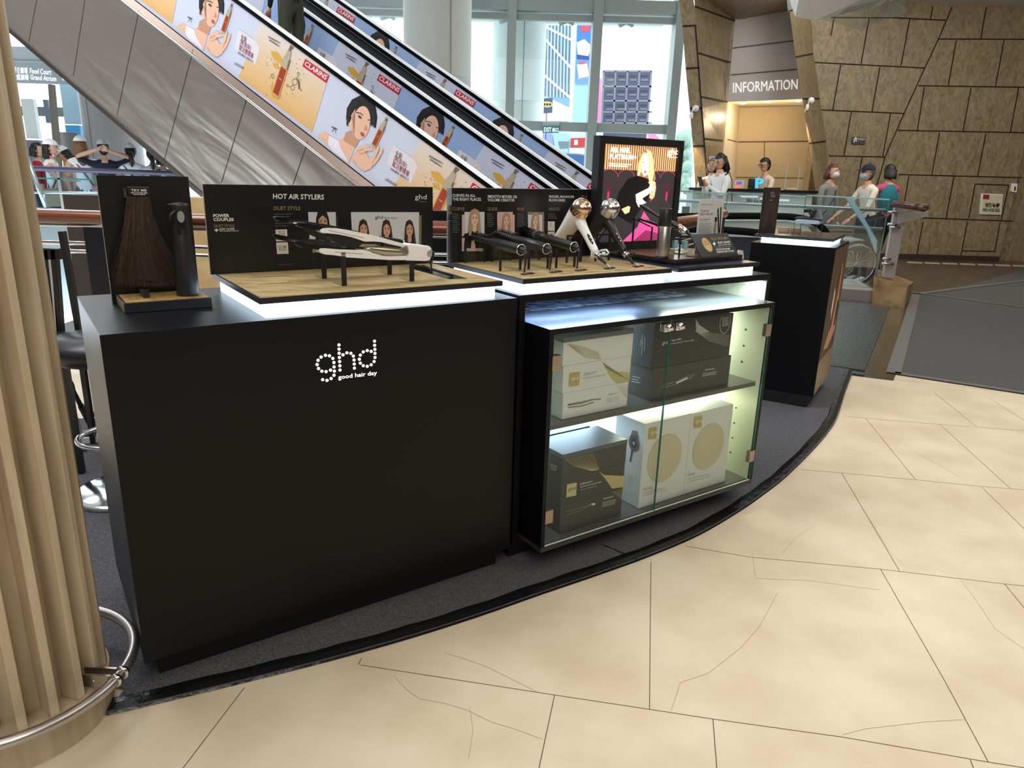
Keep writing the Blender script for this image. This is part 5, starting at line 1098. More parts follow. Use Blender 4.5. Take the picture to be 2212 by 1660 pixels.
G.P(TBLACK, [(X(.74), Y(.80)), (X(.79), Y(.84)), (X(.93), Y(.36)), (X(.88), Y(.34))], 1); G.P(TBLACK, [(X(.86), Y(.84)), (X(.91), Y(.86)), (X(.97), Y(.38)), (X(.92), Y(.36))], 1)
G.R(TBLACK, X(.68), X(.77), Y(.58), Y(.66), 2); G.R(pr('printed_can', 170, 160, 140), X(.68), X(.77), Y(.30), Y(.58), 2); G.part('print', t0)
# wedge card
s0, _, z0 = kt(1519, 557, .075); s1 = kt(1594, 552, .095)[0]; za = kt(1502, 508, .115)[2]
t0 = thing('wedge_sign', 'black slanted sign with a gold award seal at the front of the right plinth', 'sign', K((s0 + s1) / 2, .09, Z3))
bl, br_, tr, tl = K(s0 - .006, .080, Z3 + .002), K(s1, .094, Z3 + .002), K(s1 - .012, .140 + .014 * (s1 - s0 + .004) / (s1 - s0 + .006), za), K(s0 - .016, .140, za)
g = MB(PANEL); n_ = (br_ - bl).cross(tl - bl).normalized(); n_ = -n_ if n_.dot(K.v) > 0 else n_
g.extr([bl, br_, tr, tl], -n_ * .003); g.extr([K(s0 - .03, .075, Z3), K(s1, .094, Z3), K(s1, .15, Z3), K(s0 - .03, .14, Z3)], Vector((0, 0, .0025))); g.part('board', t0)
G = Gfx(bl, br_ - bl, n_, .0005); 
def zw(x, y): return (1300 + x * .18083, 480 + y * .18083)
u, v = G.uv(*zw(1258, 272)); G.el(pr('seal_gold', 198, 170, 112, .3), u, v, .026, .033, .15, 1, n=30); G.ring(pr('seal_dark_gold', 150, 120, 66), u, v, .024, .030, .001, 2)
G.pT(pr('seal_text', 120, 92, 50), 'NO.1', zw(1215, 250), zw(1278, 238), zw(1212, 222), .0, 3); G.pT(pr('seal_text', 120, 92, 50), 'IN UK', zw(1230, 280), zw(1285, 268), zw(1228, 258), 0, 3)
G.pT(TGOLD, 'PLATINUM+', zw(1312, 222), zw(1515, 208), zw(1302, 186), .006, 1); G.pT(TWHITE, 'BODY GUARD', zw(1388, 260), zw(1535, 248), zw(1382, 236), .012, 1); G.pT(TWHITE, 'HEAT PROTECT SPRAY', zw(1395, 284), zw(1545, 272), zw(1392, 272), .01, 1)
G.pT(TWHITE, '+', zw(1330, 284), zw(1362, 280), zw(1322, 240), .06, 1); G.pl(TWHITE, [zw(1355, 302), zw(1552, 290)], .0006, 1)
G.pT(TWHITE, 'PROTECTED FROM', zw(1368, 340), zw(1530, 328), zw(1362, 320), .012, 1); G.pT(TWHITE, 'EVERYDAY HEAT STYLING', zw(1378, 370), zw(1580, 356), zw(1372, 348), .014, 1); G.part('print', t0)
# clear blocks and perfume bottles
for i, (x, y, wd, dp, hh, lab) in enumerate(((1452, 548, .050, .045, .034, 'clear acrylic cube behind the spray can'), (1478, 549, .050, .045, .032, 'clear acrylic cube left of the white card'), (1462, 540, .060, .05, .022, 'low clear acrylic block behind the two cubes'))):
    P = onz(x, y, Z3); a = K.inv(P); g = MB(ACRY); g.box(K, a[0] - wd / 2, a[0] + wd / 2, a[1], a[1] + dp, Z3, Z3 + hh, .001); g.m(mat('block_gleam', srgb(216, 208, 170), .1)).box(K, a[0] - wd / 2 + .002, a[0] + wd / 2 - .002, a[1] + .002, a[1] + dp - .002, Z3 + .0005, Z3 + .004); g.single('acrylic_block', lab, 'acrylic block', 'clear blocks on the right plinth')
for i, (x, y, lab) in enumerate(((1466, 540, 'small clear bottle with blue liquid nearer the spray can'), (1487, 541, 'small clear bottle with blue liquid beside the white card'))):
    P = onz(x, y, Z3 + (.034 if i == 0 else .032)); a = K.inv(P); c = K(a[0], a[1] + .02, Z3 + (.034 if i == 0 else .032)); t0 = thing('serum_bottle', lab, 'bottle', c, 'small bottles on the clear blocks')
    g = MB(ACRY); g.box(K, a[0] - .014, a[0] + .014, a[1] + .008, a[1] + .034, c.z, c.z + .045, .003); g.part('bottle', t0)
    g = MB(mat('pale_blue_liquid', srgb(150, 196, 214), .1)); g.box(K, a[0] - .008, a[0] + .008, a[1] + .012, a[1] + .030, c.z + .004, c.z + .034, .002); g.part('liquid', t0)
g = MB(mat('white_clip', srgb(196, 212, 226), .4)); a = K.inv(onz(1608, 562, LZ)); g.extr([K(a[0] - .02, a[1] + .03, LZ), K(a[0] + .035, a[1] + .03, LZ), K(a[0] + .024, a[1] + .03, LZ + .035), K(a[0] - .0, a[1] + .03, LZ + .038)], K.v * .01, .001); g.single('price_clip', 'pale blue white clip standing behind the right plinth', 'clip')

# ---- pedestal items
s0, s1 = -.458, -.33
def zp(x, y): return (1450 + x * .29385, 280 + y * .29385)
BP = [onpl(x, y, PF(-.40, 0), PF(1, .9) - PF(0, 0)) for x, y in (zp(648, 765), zp(785, 728), zp(828, 422), zp(690, 426))]
# brown leaflet board standing on the pedestal lid
e0 = PF(-.452, .03, 1.0475); e1 = PF(-.395, .22, 1.0475); hh = 0.27
pa = onpl(*zp(690, 426), e0, (e1 - e0).cross(Vector((0, 0, 1)))); hh = pa.z - 1.0475
t0 = thing('brochure_board', 'dark brown leaflet board with gold line drawing on the pedestal', 'display board', (e0 + e1) / 2)
n_ = (e1 - e0).cross(Vector((0, 0, 1))).normalized(); n_ = -n_ if n_.y > 0 else n_
BRB = mat('brown_board', srgb(58, 48, 44), .35); g = MB(BRB); g.extr([e0, e1, e1 + Vector((0, 0, hh)), e0 + Vector((0, 0, hh))], -n_ * .005); g.m(GBLACK).extr([e0, e0 + (e1 - e0) * .05, e0 + (e1 - e0) * .05 + Vector((0, 0, hh)), e0 + Vector((0, 0, hh))], n_ * .001); g.part('panel', t0)
G = Gfx(e0, e1 - e0, n_, .0008); Wd = (e1 - e0).length; bt = pr('board_text', 176, 164, 156); gl2 = pr('board_gold', 140, 116, 84)
G.rT(bt, 'DUET', Wd * .42, Wd * .62, hh * .86, hh * .90, .02); G.rT(bt, 'STYLE', Wd * .42, Wd * .68, hh * .79, hh * .84, .02); G.R(bt, Wd * .38, Wd * .62, hh * .735, hh * .742); G.R(bt, Wd * .36, Wd * .60, hh * .715, hh * .722)
for k in range(5):
    o = k * .045; G.line(gl2, (Wd * (.12 + o), hh * .12), (Wd * (.28 + o), hh * (.66 - o)), .0016); G.line(gl2, (Wd * (.28 + o), hh * (.66 - o)), (Wd * (.80 - o), hh * (.66 - o)), .0012); G.line(gl2, (Wd * (.80 - o), hh * (.66 - o)), (Wd * (.92 - o), hh * .12), .0016)
G.part('print', t0)
c = PF(-.20, .20, 1.0475); t0 = thing('styler_holder', 'black styler attachment on a clear holder on the pedestal', 'display stand', c)
for a, b in ((-.275, .16), (-.145, .16), (-.255, .27), (-.13, .27)): g = MB(mat('acrylic_leg', srgb(60, 70, 76), .2)); g.box(PF, a - .0015, a + .0015, b, b + .003, 1.0475, 1.125); g.part('leg', t0)
g = MB(mat('pale_blue_tray', srgb(176, 198, 226), .3)); g.box(PF, -.275, -.135, .16, .27, 1.115, 1.135, .002); g.part('tray', t0)
g = MB(SBLACK); g.tube([PF(-.285, .20, 1.142), PF(-.25, .20, 1.148), PF(-.16, .20, 1.146), PF(-.125, .20, 1.138)], [.008, .018, .018, .010], 12, up=PF.v, flat=.5); g.tube([PF(-.19, .2, 1.15), PF(-.185, .2, 1.17), PF(-.20, .2, 1.185)], [.010, .012, .014], 10); g.tube([PF(-.235, .2, 1.190), PF(-.20, .2, 1.196), PF(-.165, .2, 1.184)], [.012, .016, .012], 12, up=PF.v, flat=.9); g.part('tool_head', t0)
# tan blocks at the back of the pedestal lid
for i, (a, b) in enumerate(((-.40, -.335), (-.325, -.265))): g = MB(pr('tan_block', 176, 152, 124)); g.box(PF, a, b, .33 - .16 * 0, .37, 1.0475, 1.075, .001); g.single('sample_block', ('left', 'right')[i] + ' tan sample block on the pedestal lid', 'block', 'tan blocks on the pedestal')

# ================================================================ RIBBED PILLAR, RAILS
OAK = mat('pale_oak', srgb(200, 183, 158), .5, noise=((30, 30, 3), srgb(178, 160, 134), .35, .65, 5), bump=(60, .06, .002))
PC = Vector((-1.233, 1.52, 0))
t0 = thing('ribbed_pillar', 'round pillar clad in pale oak fins at the left edge', 'pillar', PC)
g = MB(OAK); g.lathe(PC, [(.150, .10), (.150, 4.6)], 40); g.part('core', t0)
g = MB(OAK); g.lathe(PC, [(.209, 0), (.209, .100), (.207, .103), (.13, .103)], 64, smooth=False); g.m(mat('oak_edge', srgb(176, 140, 98), .5)).lathe(PC, [(.2092, .096), (.2098, .099), (.2092, .1025)], 64); g.part('base_ring', t0)
for k in range(19):
    a = math.radians(-52 + 360 / 19 * k); fr_ = Fr(PC.x, PC.y, a); g = MB(OAK); g.box(fr_, .140, .2035, -.010, .010, .1035, 4.6, .0015); g.part('fin', t0)
t0 = thing('foot_rail', 'curved steel foot rail running around the base of the oak pillar', 'rail', PC + Vector((0, 0, .124)))
g = MB(STEEL); g.tube([PC + Vector((.27 * math.cos(a), .27 * math.sin(a), .137)) for a in [2 * PI * k / 64 for k in range(64)]], .0138, 14, up=(0, 0, 1), closed=True); g.part('ring', t0)
for k in range(3):
    a = math.radians(-2 + 120 * k); d = Vector((math.cos(a), math.sin(a), 0)); fr_ = Fr(PC.x, PC.y, a)
    g = MB(STEEL); g.box(fr_, .145, .262, -.017, -.011, .115, .150); g.box(fr_, .145, .262, .011, .017, .115, .150); g.lathe(PC + d * .215 + Vector((0, 0, .133)) - Vector((-d.y, d.x, 0)) * .017, [(0, -.002), (.004, -.002), (.004, 0)], 8, Vector((-d.y, d.x, 0))); g.part('bracket', t0)
    for o in (-.055, .055):
        b = a + o; p = PC + Vector((.27 * math.cos(b), .27 * math.sin(b), .137)); tn = Vector((-math.sin(b), math.cos(b), 0)); g = MB(CHROME); g.lathe(p - tn * .006, [(.0138, 0), (.0175, .001), (.0175, .011), (.0138, .012)], 18, tn); g.part('collar', t0)

WOODR = mat('red_brown_handrail', srgb(126, 66, 36), .22, noise=((2, 30, 30), srgb(94, 46, 24), .4, .65, 5), coat=.6)
t0 = thing('wooden_handrail', 'long red brown wooden handrail with steel rails below, behind the kiosk', 'handrail', (-1.2, 4.0, 0))
path = [Vector((-3.4, 4.02, 1.07)), Vector((-2.4, 4.0, 1.07)), Vector((-1.2, 3.98, 1.068)), Vector((-.43, 4.0, 1.066)), Vector((.15, 4.12, 1.062)), Vector((.7, 4.5, 1.06)), Vector((1.15, 5.2, 1.06)), Vector((1.5, 5.9, 1.06)), Vector((1.64, 6.2, 1.06)), Vector((1.85, 6.6, 1.06))]
path = catmull(path, 5); g = MB(WOODR); g.tube(path, [.038] * (len(path) - 1) + [.030], 16, up=(0, 0, 1), flat=1.25); g.part('rail', t0)
g = MB(STEEL)
for dz in (-.085,): g.tube([p + Vector((0, 0, dz + .038)) for p in path], .008, 6)
g.part('under_strip', t0)
for dz in (-.155, -.20): g = MB(CHROME); g.tube([p + Vector((0, .02, dz + .01)) for p in path], .011, 8); g.part('lower_rail', t0)
for i in range(2, len(path), 7): g = MB(SBLACK); p = path[i]; g.box(Fr(p.x, p.y, 0), -.02, .02, -.01, .03, 0, 1.04); g.part('post', t0)
def pbox(name, label, cat, x0, y0, x1, y1, Y, dep, M, zb=None, group=None, fx=None):
    """box whose front face fills the pixel rectangle at depth Y"""
    a, b = ony(x0, y0, Y), ony(x1, y1, Y); g = MB(M); g.box(WF, a.x, b.x, Y, Y + dep, (b.z if zb is None else zb), a.z, .003)
    if fx: fx(g, a, b)
    return g.single(name, label, cat, group)
MARB = mat('beige_marble', srgb(222, 198, 152), .35, noise=(6, srgb(200, 170, 120), .4, .65, 6))
pbox('stone_parapet', 'beige marble parapet behind the handrail between the two black boards', 'parapet', 398, 426, 478, 600, 4.9, .15, MARB, 0)
pbox('black_partition', 'low black partition behind the handrail between the wide black boards', 'partition', 925, 455, 985, 560, 5.4, .1, BLACK, 0)
pbox('parapet_panel', 'dark grey panel standing behind the handrail at the left', 'panel', 134, 420, 250, 470, 4.5, .06, mat('dark_grey_panel', srgb(66, 60, 58), .5), 0)
pbox('black_cabinet', 'glossy blue black cabinet behind the left end of the counter', 'cabinet', 178, 490, 262, 640, 3.5, .4, mat('blue_black_cabinet', srgb(22, 25, 38), .3), 0)
# director chair behind the left end
t0 = thing('folding_chair', 'black wooden folding chair behind the left end of the counter', 'chair', ony(132, 720, 3.1) * Vector((1, 1, 0)) if False else (ony(132, 720, 3.1).x, 3.1, 0))
def pq(x, y, Y=3.1): return ony(x, y, Y)
g = MB(SBLACK); g.extr([pq(88, 536), pq(124, 538), pq(126, 562), pq(90, 562)], Vector((0, .03, 0)), .002); g.part('top_rail', t0)
for a, b in (((108, 540), (122, 725)), ((124, 500), (162, 716)), ((92, 540), (104, 720))):
    for w_ in (0,): g = MB(SBLACK); g.extr([pq(*a), pq(a[0] + 11, a[1]), pq(b[0] + 11, b[1]), pq(*b)], Vector((0, .03, 0)), .002); g.part('slat', t0)
g = MB(mat('white_gap_strip', srgb(206, 200, 200), .5)); g.extr([pq(104, 560), pq(109, 560), pq(126, 716), pq(120, 718)], Vector((0, .02, 0))); g.part('white_gap_strip', t0, 'pale strip standing for the white gap between the black slats')  # added strip that stands for a white gap between the slats
zc_ = pq(140, 722).z; g = MB(SBLACK); g.box(WF, pq(90, 720).x, pq(168, 720).x, 2.95, 3.4, zc_ - .02, zc_ + .012, .004); g.part('seat', t0)
for x in (pq(92, 720).x, pq(164, 720).x):
    for Y in (2.98, 3.34): g = MB(SBLACK); g.box(WF, x - .012, x + .012, Y, Y + .025, 0.01, zc_ - .02); g.part('leg', t0)
# round bar stool
C = onz(272, 1060, .01); t0 = thing('bar_stool', 'black bar stool with chrome foot ring and round base behind the oak pillar', 'stool', (C.x, C.y, .01))
sz = onpl(180, 745, Vector((C.x, C.y, 0)), Vector((0, 1, 0))).z
g = MB(mat('black_leather', (.02, .018, .022), .35, bump=(60, .1, .003))); g.lathe((C.x, C.y, sz - .05), [(0, 0), (.19, .0), (.215, .02), (.22, .05), (.20, .085), (.0, .095)], 36); g.part('seat', t0)
g = MB(CHROME); g.lathe((C.x, C.y, 0), [(.035, .03), (.03, .3), (.024, .3), (.024, sz - .05)], 20); g.part('column', t0)
g = MB(CHROME); g.lathe((C.x, C.y, .01), [(0, 0), (.21, 0), (.212, .008), (.18, .018), (.05, .035), (0, .04)], 48); g.part('base', t0)
zr = onpl(200, 940, Vector((C.x, C.y, 0)), Vector((0, 1, 0))).z; g = MB(CHROME); g.tube([(C.x + .15 * math.cos(a), C.y + .15 * math.sin(a), zr) for a in [2 * PI * k / 32 for k in range(32)]], .011, 10, up=(0, 0, 1), closed=True); g.tube([(C.x, C.y, zr), (C.x + .15, C.y, zr)], .008, 8); g.part('foot_ring', t0)
# tripod leg, cables and power strip
t0 = thing('tripod', 'black tripod leg leaning down behind the bar stool', 'tripod', onz(202, 950, .012)); g = MB(SBLACK); a = ony(142, 815, 3.35); b = onz(200, 925, .02); g.tube([a, a.lerp(b, .6)], .012, 8); g.tube([a.lerp(b, .55), b], .016, 8); g.part('leg', t0)
g = MB(SBLACK); c = b + Vector((-.02, .02, 0)); g.tube([a.lerp(b, .5), c + Vector((-.05, .15, 0))], .010, 8); g.part('leg', t0)
for i, (pts, lab) in enumerate((([(140, 780), (150, 815), (158, 830), (163, 850)], 'thin black cable hanging beside the oak pillar'), ([(150, 905), (165, 930), (172, 950), (165, 975), (190, 972)], 'black cable loop on the felt carpet behind the counter'), ([(158, 880), (170, 915), (176, 960), (166, 985)], 'black cable lying near the white power strip'))):
    P = [ony(x, y, 3.3) if i == 0 else onz(x, y, .018) for x, y in pts]; g = MB(SBLACK); g.tube(catmull(P, 4), .0045, 6); g.single('cable', lab, 'cable', 'loose cables')
P = onz(190, 955, .012); t0 = thing('power_strip', 'white power strip on the carpet behind the counter', 'power strip', P); g = MB(WHITE); g.box(Fr(P.x, P.y, .3), -.14, .14, -.03, .03, .012, .045, .004); g.part('body', t0); g = MB(SBLACK); g.box(Fr(P.x, P.y, .3), -.02, .03, -.02, .02, .045, .075, .003); g.part('plug', t0)

# ================================================================ ESCALATORS
SL = .57; EU = Vector((.882, -.471, 0)).normalized(); EN = Vector((.471, .882, 0)).normalized(); EO = Vector((-1.932, 7.5, 0))
def ep(a, w_, off): return EO - EU * a + EN * w_ + Vector((0, 0, off + SL * a))
def slab_e(g, a0, a1, w0, w1, z0, z1): g.extr([ep(a0, w0, z0), ep(a1, w0, z0), ep(a1, w0, z1), ep(a0, w0, z1)], EN * (w1 - w0))
CLAD = mat('brushed_bronze_steel', srgb(164, 152, 143), .36, .85)
nt = CLAD.node_tree; tc = nt.nodes.new('ShaderNodeTexCoord'); dd_ = [nt.nodes.new('ShaderNodeVectorMath') for _ in range(2)]; cb = nt.nodes.new('ShaderNodeCombineXYZ')
_sd = Vector((.882 * .869, -.471 * .869, -.495)); _pd = Vector((.882 * .495, -.471 * .495, .869))
for n_, v_, sc_ in zip(dd_, (_sd, _pd), (.55, 2.6)): n_.operation = 'DOT_PRODUCT'; n_.inputs[1].default_value = v_ * sc_; nt.links.new(tc.outputs['Object'], n_.inputs[0])
nt.links.new(dd_[0].outputs['Value'], cb.inputs[0]); nt.links.new(dd_[1].outputs['Value'], cb.inputs[1])
nz = nt.nodes.new('ShaderNodeTexNoise'); nz.inputs['Scale'].default_value = 1.0; nz.inputs['Detail'].default_value = 2.5; nz.inputs['Distortion'].default_value = .6; nt.links.new(cb.outputs[0], nz.inputs['Vector'])
bp = nt.nodes.new('ShaderNodeBump'); bp.inputs['Strength'].default_value = .5; bp.inputs['Distance'].default_value = .10; nt.links.new(nz.outputs['Fac'], bp.inputs['Height']); nt.links.new(bp.outputs[0], nt.nodes['Principled BSDF'].inputs['Normal'])
RAILK = mat('handrail_rubber', (.003, .003, .004), .75, spec=.1); RAILW = mat('rail_strip_sky_white', srgb(250, 252, 255), .35); ADP = pr('ad_lavender', 196, 200, 218); ADB = pr('ad_blue_shaded', 150, 176, 216)
LAV2 = pr('ad_pale', 214, 208, 214)
A0, A1 = -2.5, 6.2
def z2p(x, y): return (400 + x * .31646, y * .31646)
ADM = dict(hair=pr('ad_hair', 30, 26, 28), skin=pr('ad_skin', 222, 178, 152), skin2=pr('ad_skin_shade', 190, 140, 114), top=pr('ad_top', 226, 218, 228), amber=pr('ad_amber', 150, 52, 22), amb2=pr('ad_amber_rim', 210, 150, 80), cap=pr('ad_cap', 178, 164, 142, .3), cap2=pr('ad_cap_dark', 120, 104, 84, .3), red=pr('ad_red', 186, 34, 50), gold=pr('ad_gold', 206, 160, 66), bub=pr('ad_bubble', 92, 84, 66), plum=pr('ad_plum', 140, 44, 84), ink=pr('ad_ink', 60, 56, 64))
GR = [pr('ad_gold_%d' % i, *[int(a + (b - a) * i / 15) for a, b in zip((214, 203, 198), (216, 170, 108))]) for i in range(16)]
def ad_tile(G, inner=False):
    z = z2p; D = ADM; P = G.px
    # gold half of the tile, in bands from pale to gold towards the lower edge
    for i in range(16):
        f0, f1 = i / 16, (i + 1) / 16; L_ = lambda p, q, f: (p[0] + (q[0] - p[0]) * f, p[1] + (q[1] - p[1]) * f)
        tl, tr, bl_, br2 = z(520, 150), z(1005, 440), z(365, 525), z(868, 900)
        P(GR[max(0, i)] if not inner else ADP, [L_(tl, bl_, f0), L_(tr, br2, f0), L_(tr, br2, f1), L_(tl, bl_, f1)], 2)
    # face half
    P(D['skin'], [z(905, 925), z(950, 898), z(985, 925), z(1050, 960), z(1085, 940), z(1160, 1000), z(1140, 1060), z(1120, 1110), z(1010, 1030)], 3)
    P(D['top'], [z(985, 925), z(1050, 960), z(1062, 1010), z(1100, 1075), z(1115, 1112), z(1010, 1032), z(975, 985)], 4)
    P(D['hair'], [z(1100, 800), z(1105, 740), z(1140, 680), z(1200, 650), z(1260, 668), z(1300, 720), z(1312, 800), z(1302, 880), z(1285, 850), z(1130, 860), z(1100, 850)], 3)
    P(D['skin2'], [z(1098, 905), z(1160, 880), z(1190, 960), z(1165, 1010), z(1080, 960)], 4)
    G.el(D['skin'], *G.uv(*z(1205, 840)), .105, .155, -.32, 5); P(D['skin'], [z(1135, 790), z(1165, 740), z(1120, 850), z(1160, 920)], 5)
    P(D['hair'], [z(1105, 860), z(1112, 760), z(1160, 690), z(1240, 690), z(1300, 740), z(1308, 830), z(1290, 880), z(1287, 770), z(1262, 718), z(1200, 700), z(1158, 740), z(1135, 790), z(1112, 860)], 6)
    G.el(D['skin2'], *G.uv(*z(1112, 838)), .018, .032, 0, 5.5)
    for e in ((1196, 800), (1275, 850)): G.el(D['ink'], *G.uv(*z(*e)), .024, .011, -.5, 7); G.pl(D['ink'], [z(e[0] - 26, e[1] - 32), z(e[0] + 6, e[1] - 26), z(e[0] + 22, e[1] - 10)], .008, 7)
    P(D['skin2'], [z(1236, 850), z(1246, 890), z(1222, 888)], 7); G.el(LIPS, *G.uv(*z(1213, 918)), .027, .017, -.6, 7)
    P(D['skin'], [z(1142, 1100), z(1150, 1060), z(1172, 1030), z(1215, 1020), z(1232, 1040), z(1262, 1085), z(1300, 1080), z(1275, 1150), z(1225, 1170), z(1180, 1140)], 7)
    for f_ in ([(1165, 1040), (1190, 1004), (1236, 988), (1262, 994), (1258, 1008), (1215, 1016), (1190, 1046)], [(1200, 1040), (1222, 1014), (1270, 1008), (1290, 1018), (1282, 1030), (1236, 1034), (1215, 1056)], [(1262, 1095), (1292, 1046), (1316, 1000), (1328, 996), (1328, 1016), (1306, 1070), (1282, 1112)], [(1280, 1110), (1318, 1064), (1346, 1012), (1356, 1016), (1350, 1042), (1322, 1092), (1288, 1136)]): P(D['skin'], [z(*q) for q in f_], 8)
    for a_, b_ in (((1196, 1052), (1240, 1040)), ((1178, 1030), (1226, 1018)), ((1284, 1112), (1304, 1072)), ((1150, 1092), (1170, 1120))): G.pl(D['skin2'], [z(*a_), z(*b_)], .006, 9)
    def bottle(pt, pb, w_, lay):
        a, b = G.uv(*pt), G.uv(*pb); L_ = math.hypot(b[0] - a[0], b[1] - a[1]); dx, dy = (b[0] - a[0]) / L_, (b[1] - a[1]) / L_; nx, ny = -dy, dx
        q = lambda f, s_: (a[0] + dx * L_ * f + nx * w_ * s_, a[1] + dy * L_ * f + ny * w_ * s_)
        G.P(D['cap2'], [q(0, -.25), q(0, .6), q(.04, .6), q(.05, .3), q(.12, .3), q(.12, -.3), q(.03, -.3)], lay)
        G.P(D['cap'], [q(.10, -.5), q(.10, .5), q(.22, .62), q(.24, .9), q(.42, 1), q(.42, -1), q(.24, -.9), q(.22, -.62)], lay + .5)
        G.P(D['amb2'], [q(.42, -1), q(.42, 1), q(1, 1), q(1, -1)], lay); G.P(D['amber'], [q(.44, -.75), q(.44, .75), q(.95, .75), q(.95, -.75)], lay + .5)
        G.P(D['cap'], [q(.64, -.4), q(.64, .4), q(.66, .4), q(.66, -.4)], lay + 1); G.P(D['cap2'], [q(.24, .55), q(.24, .9), q(.42, .98), q(.42, .62)], lay + 1)
    bottle(z(1380, 805), z(1288, 1000), .030, 9)
    # splash round the big bottle
    P(D['gold'], [z(585, 350), z(630, 355), z(665, 400), z(668, 445), z(630, 425), z(595, 385)], 4); P(D['gold'], [z(598, 430), z(635, 432), z(640, 470), z(610, 462)], 4); P(D['gold'], [z(580, 590), z(600, 560), z(600, 640), z(640, 680), z(600, 665)], 4)
    rnd = random.Random(4)
    for x, y, r in ((598, 520, .022), (775, 505, .018), (750, 560, .035), (735, 600, .028), (700, 585, .015)): G.ring(D['bub'], *G.uv(*z(x, y)), r, r * .9, .005, 4, 12)
    P(D['bub'], [z(755, 520), z(785, 560), z(785, 615), z(775, 605), z(772, 560)], 4)
    for _ in range(46): x, y = 545 + rnd.random() * 270, 380 + rnd.random() * 290; G.el(D['bub'], *G.uv(*z(x, y)), .004 + rnd.random() * .005, .004, 0, 4, n=6)
    bottle(z(728, 312), z(615, 660), .052, 6)
    P(D['red'], [z(822, 402), z(985, 516), z(966, 568), z(803, 452)], 5); G.pT(TWHITE, 'CLARINS', z(815, 445), z(962, 548), z(830, 416), .012, 6)
    for k, (x0, x1) in enumerate(((568, 655), (575, 650))): G.pT(D['ink'], '臻萃精華新配方', z(x0, 258 + k * 22), z(x1 - 5, 302 + k * 22), z(x0 + 3, 246 + k * 22), .01, 5)
    P(LAV2, [z(1425, 990), z(1560, 1085), z(1590, 1140), z(1540, 1255), z(1380, 1130), z(1385, 1080)], 3)
    G.pT(D['ink'], '全新', z(1432, 1062), z(1478, 1092), z(1442, 1022), .0, 5); G.pT(D['plum'], '[輕盈版]', z(1424, 1098), z(1508, 1155), z(1434, 1058), .0, 5); G.pT(D['plum'], '賦活雙精華', z(1412, 1135), z(1524, 1212), z(1424, 1096), .004, 5); G.pT(D['ink'], '清新觸感 細緻毛孔', z(1400, 1160), z(1528, 1240), z(1406, 1142), .0, 5)
    if not inner: G.pT(D['ink'], 'LANGHAM', z(1366, 1232), z(1440, 1278), z(1372, 1212), .0, 4); G.pl(D['ink'], [z(1000, 865), z(1040, 885)], .008, 4); G.pl(D['ink'], [z(1005, 900), z(1022, 870), z(1030, 910)], .006, 4)
for idx, (w_, nm, lab) in enumerate(((0.0, 'advert', ''), (1.14, 'advert', ''), (2.70, 'advert', ''))): pass
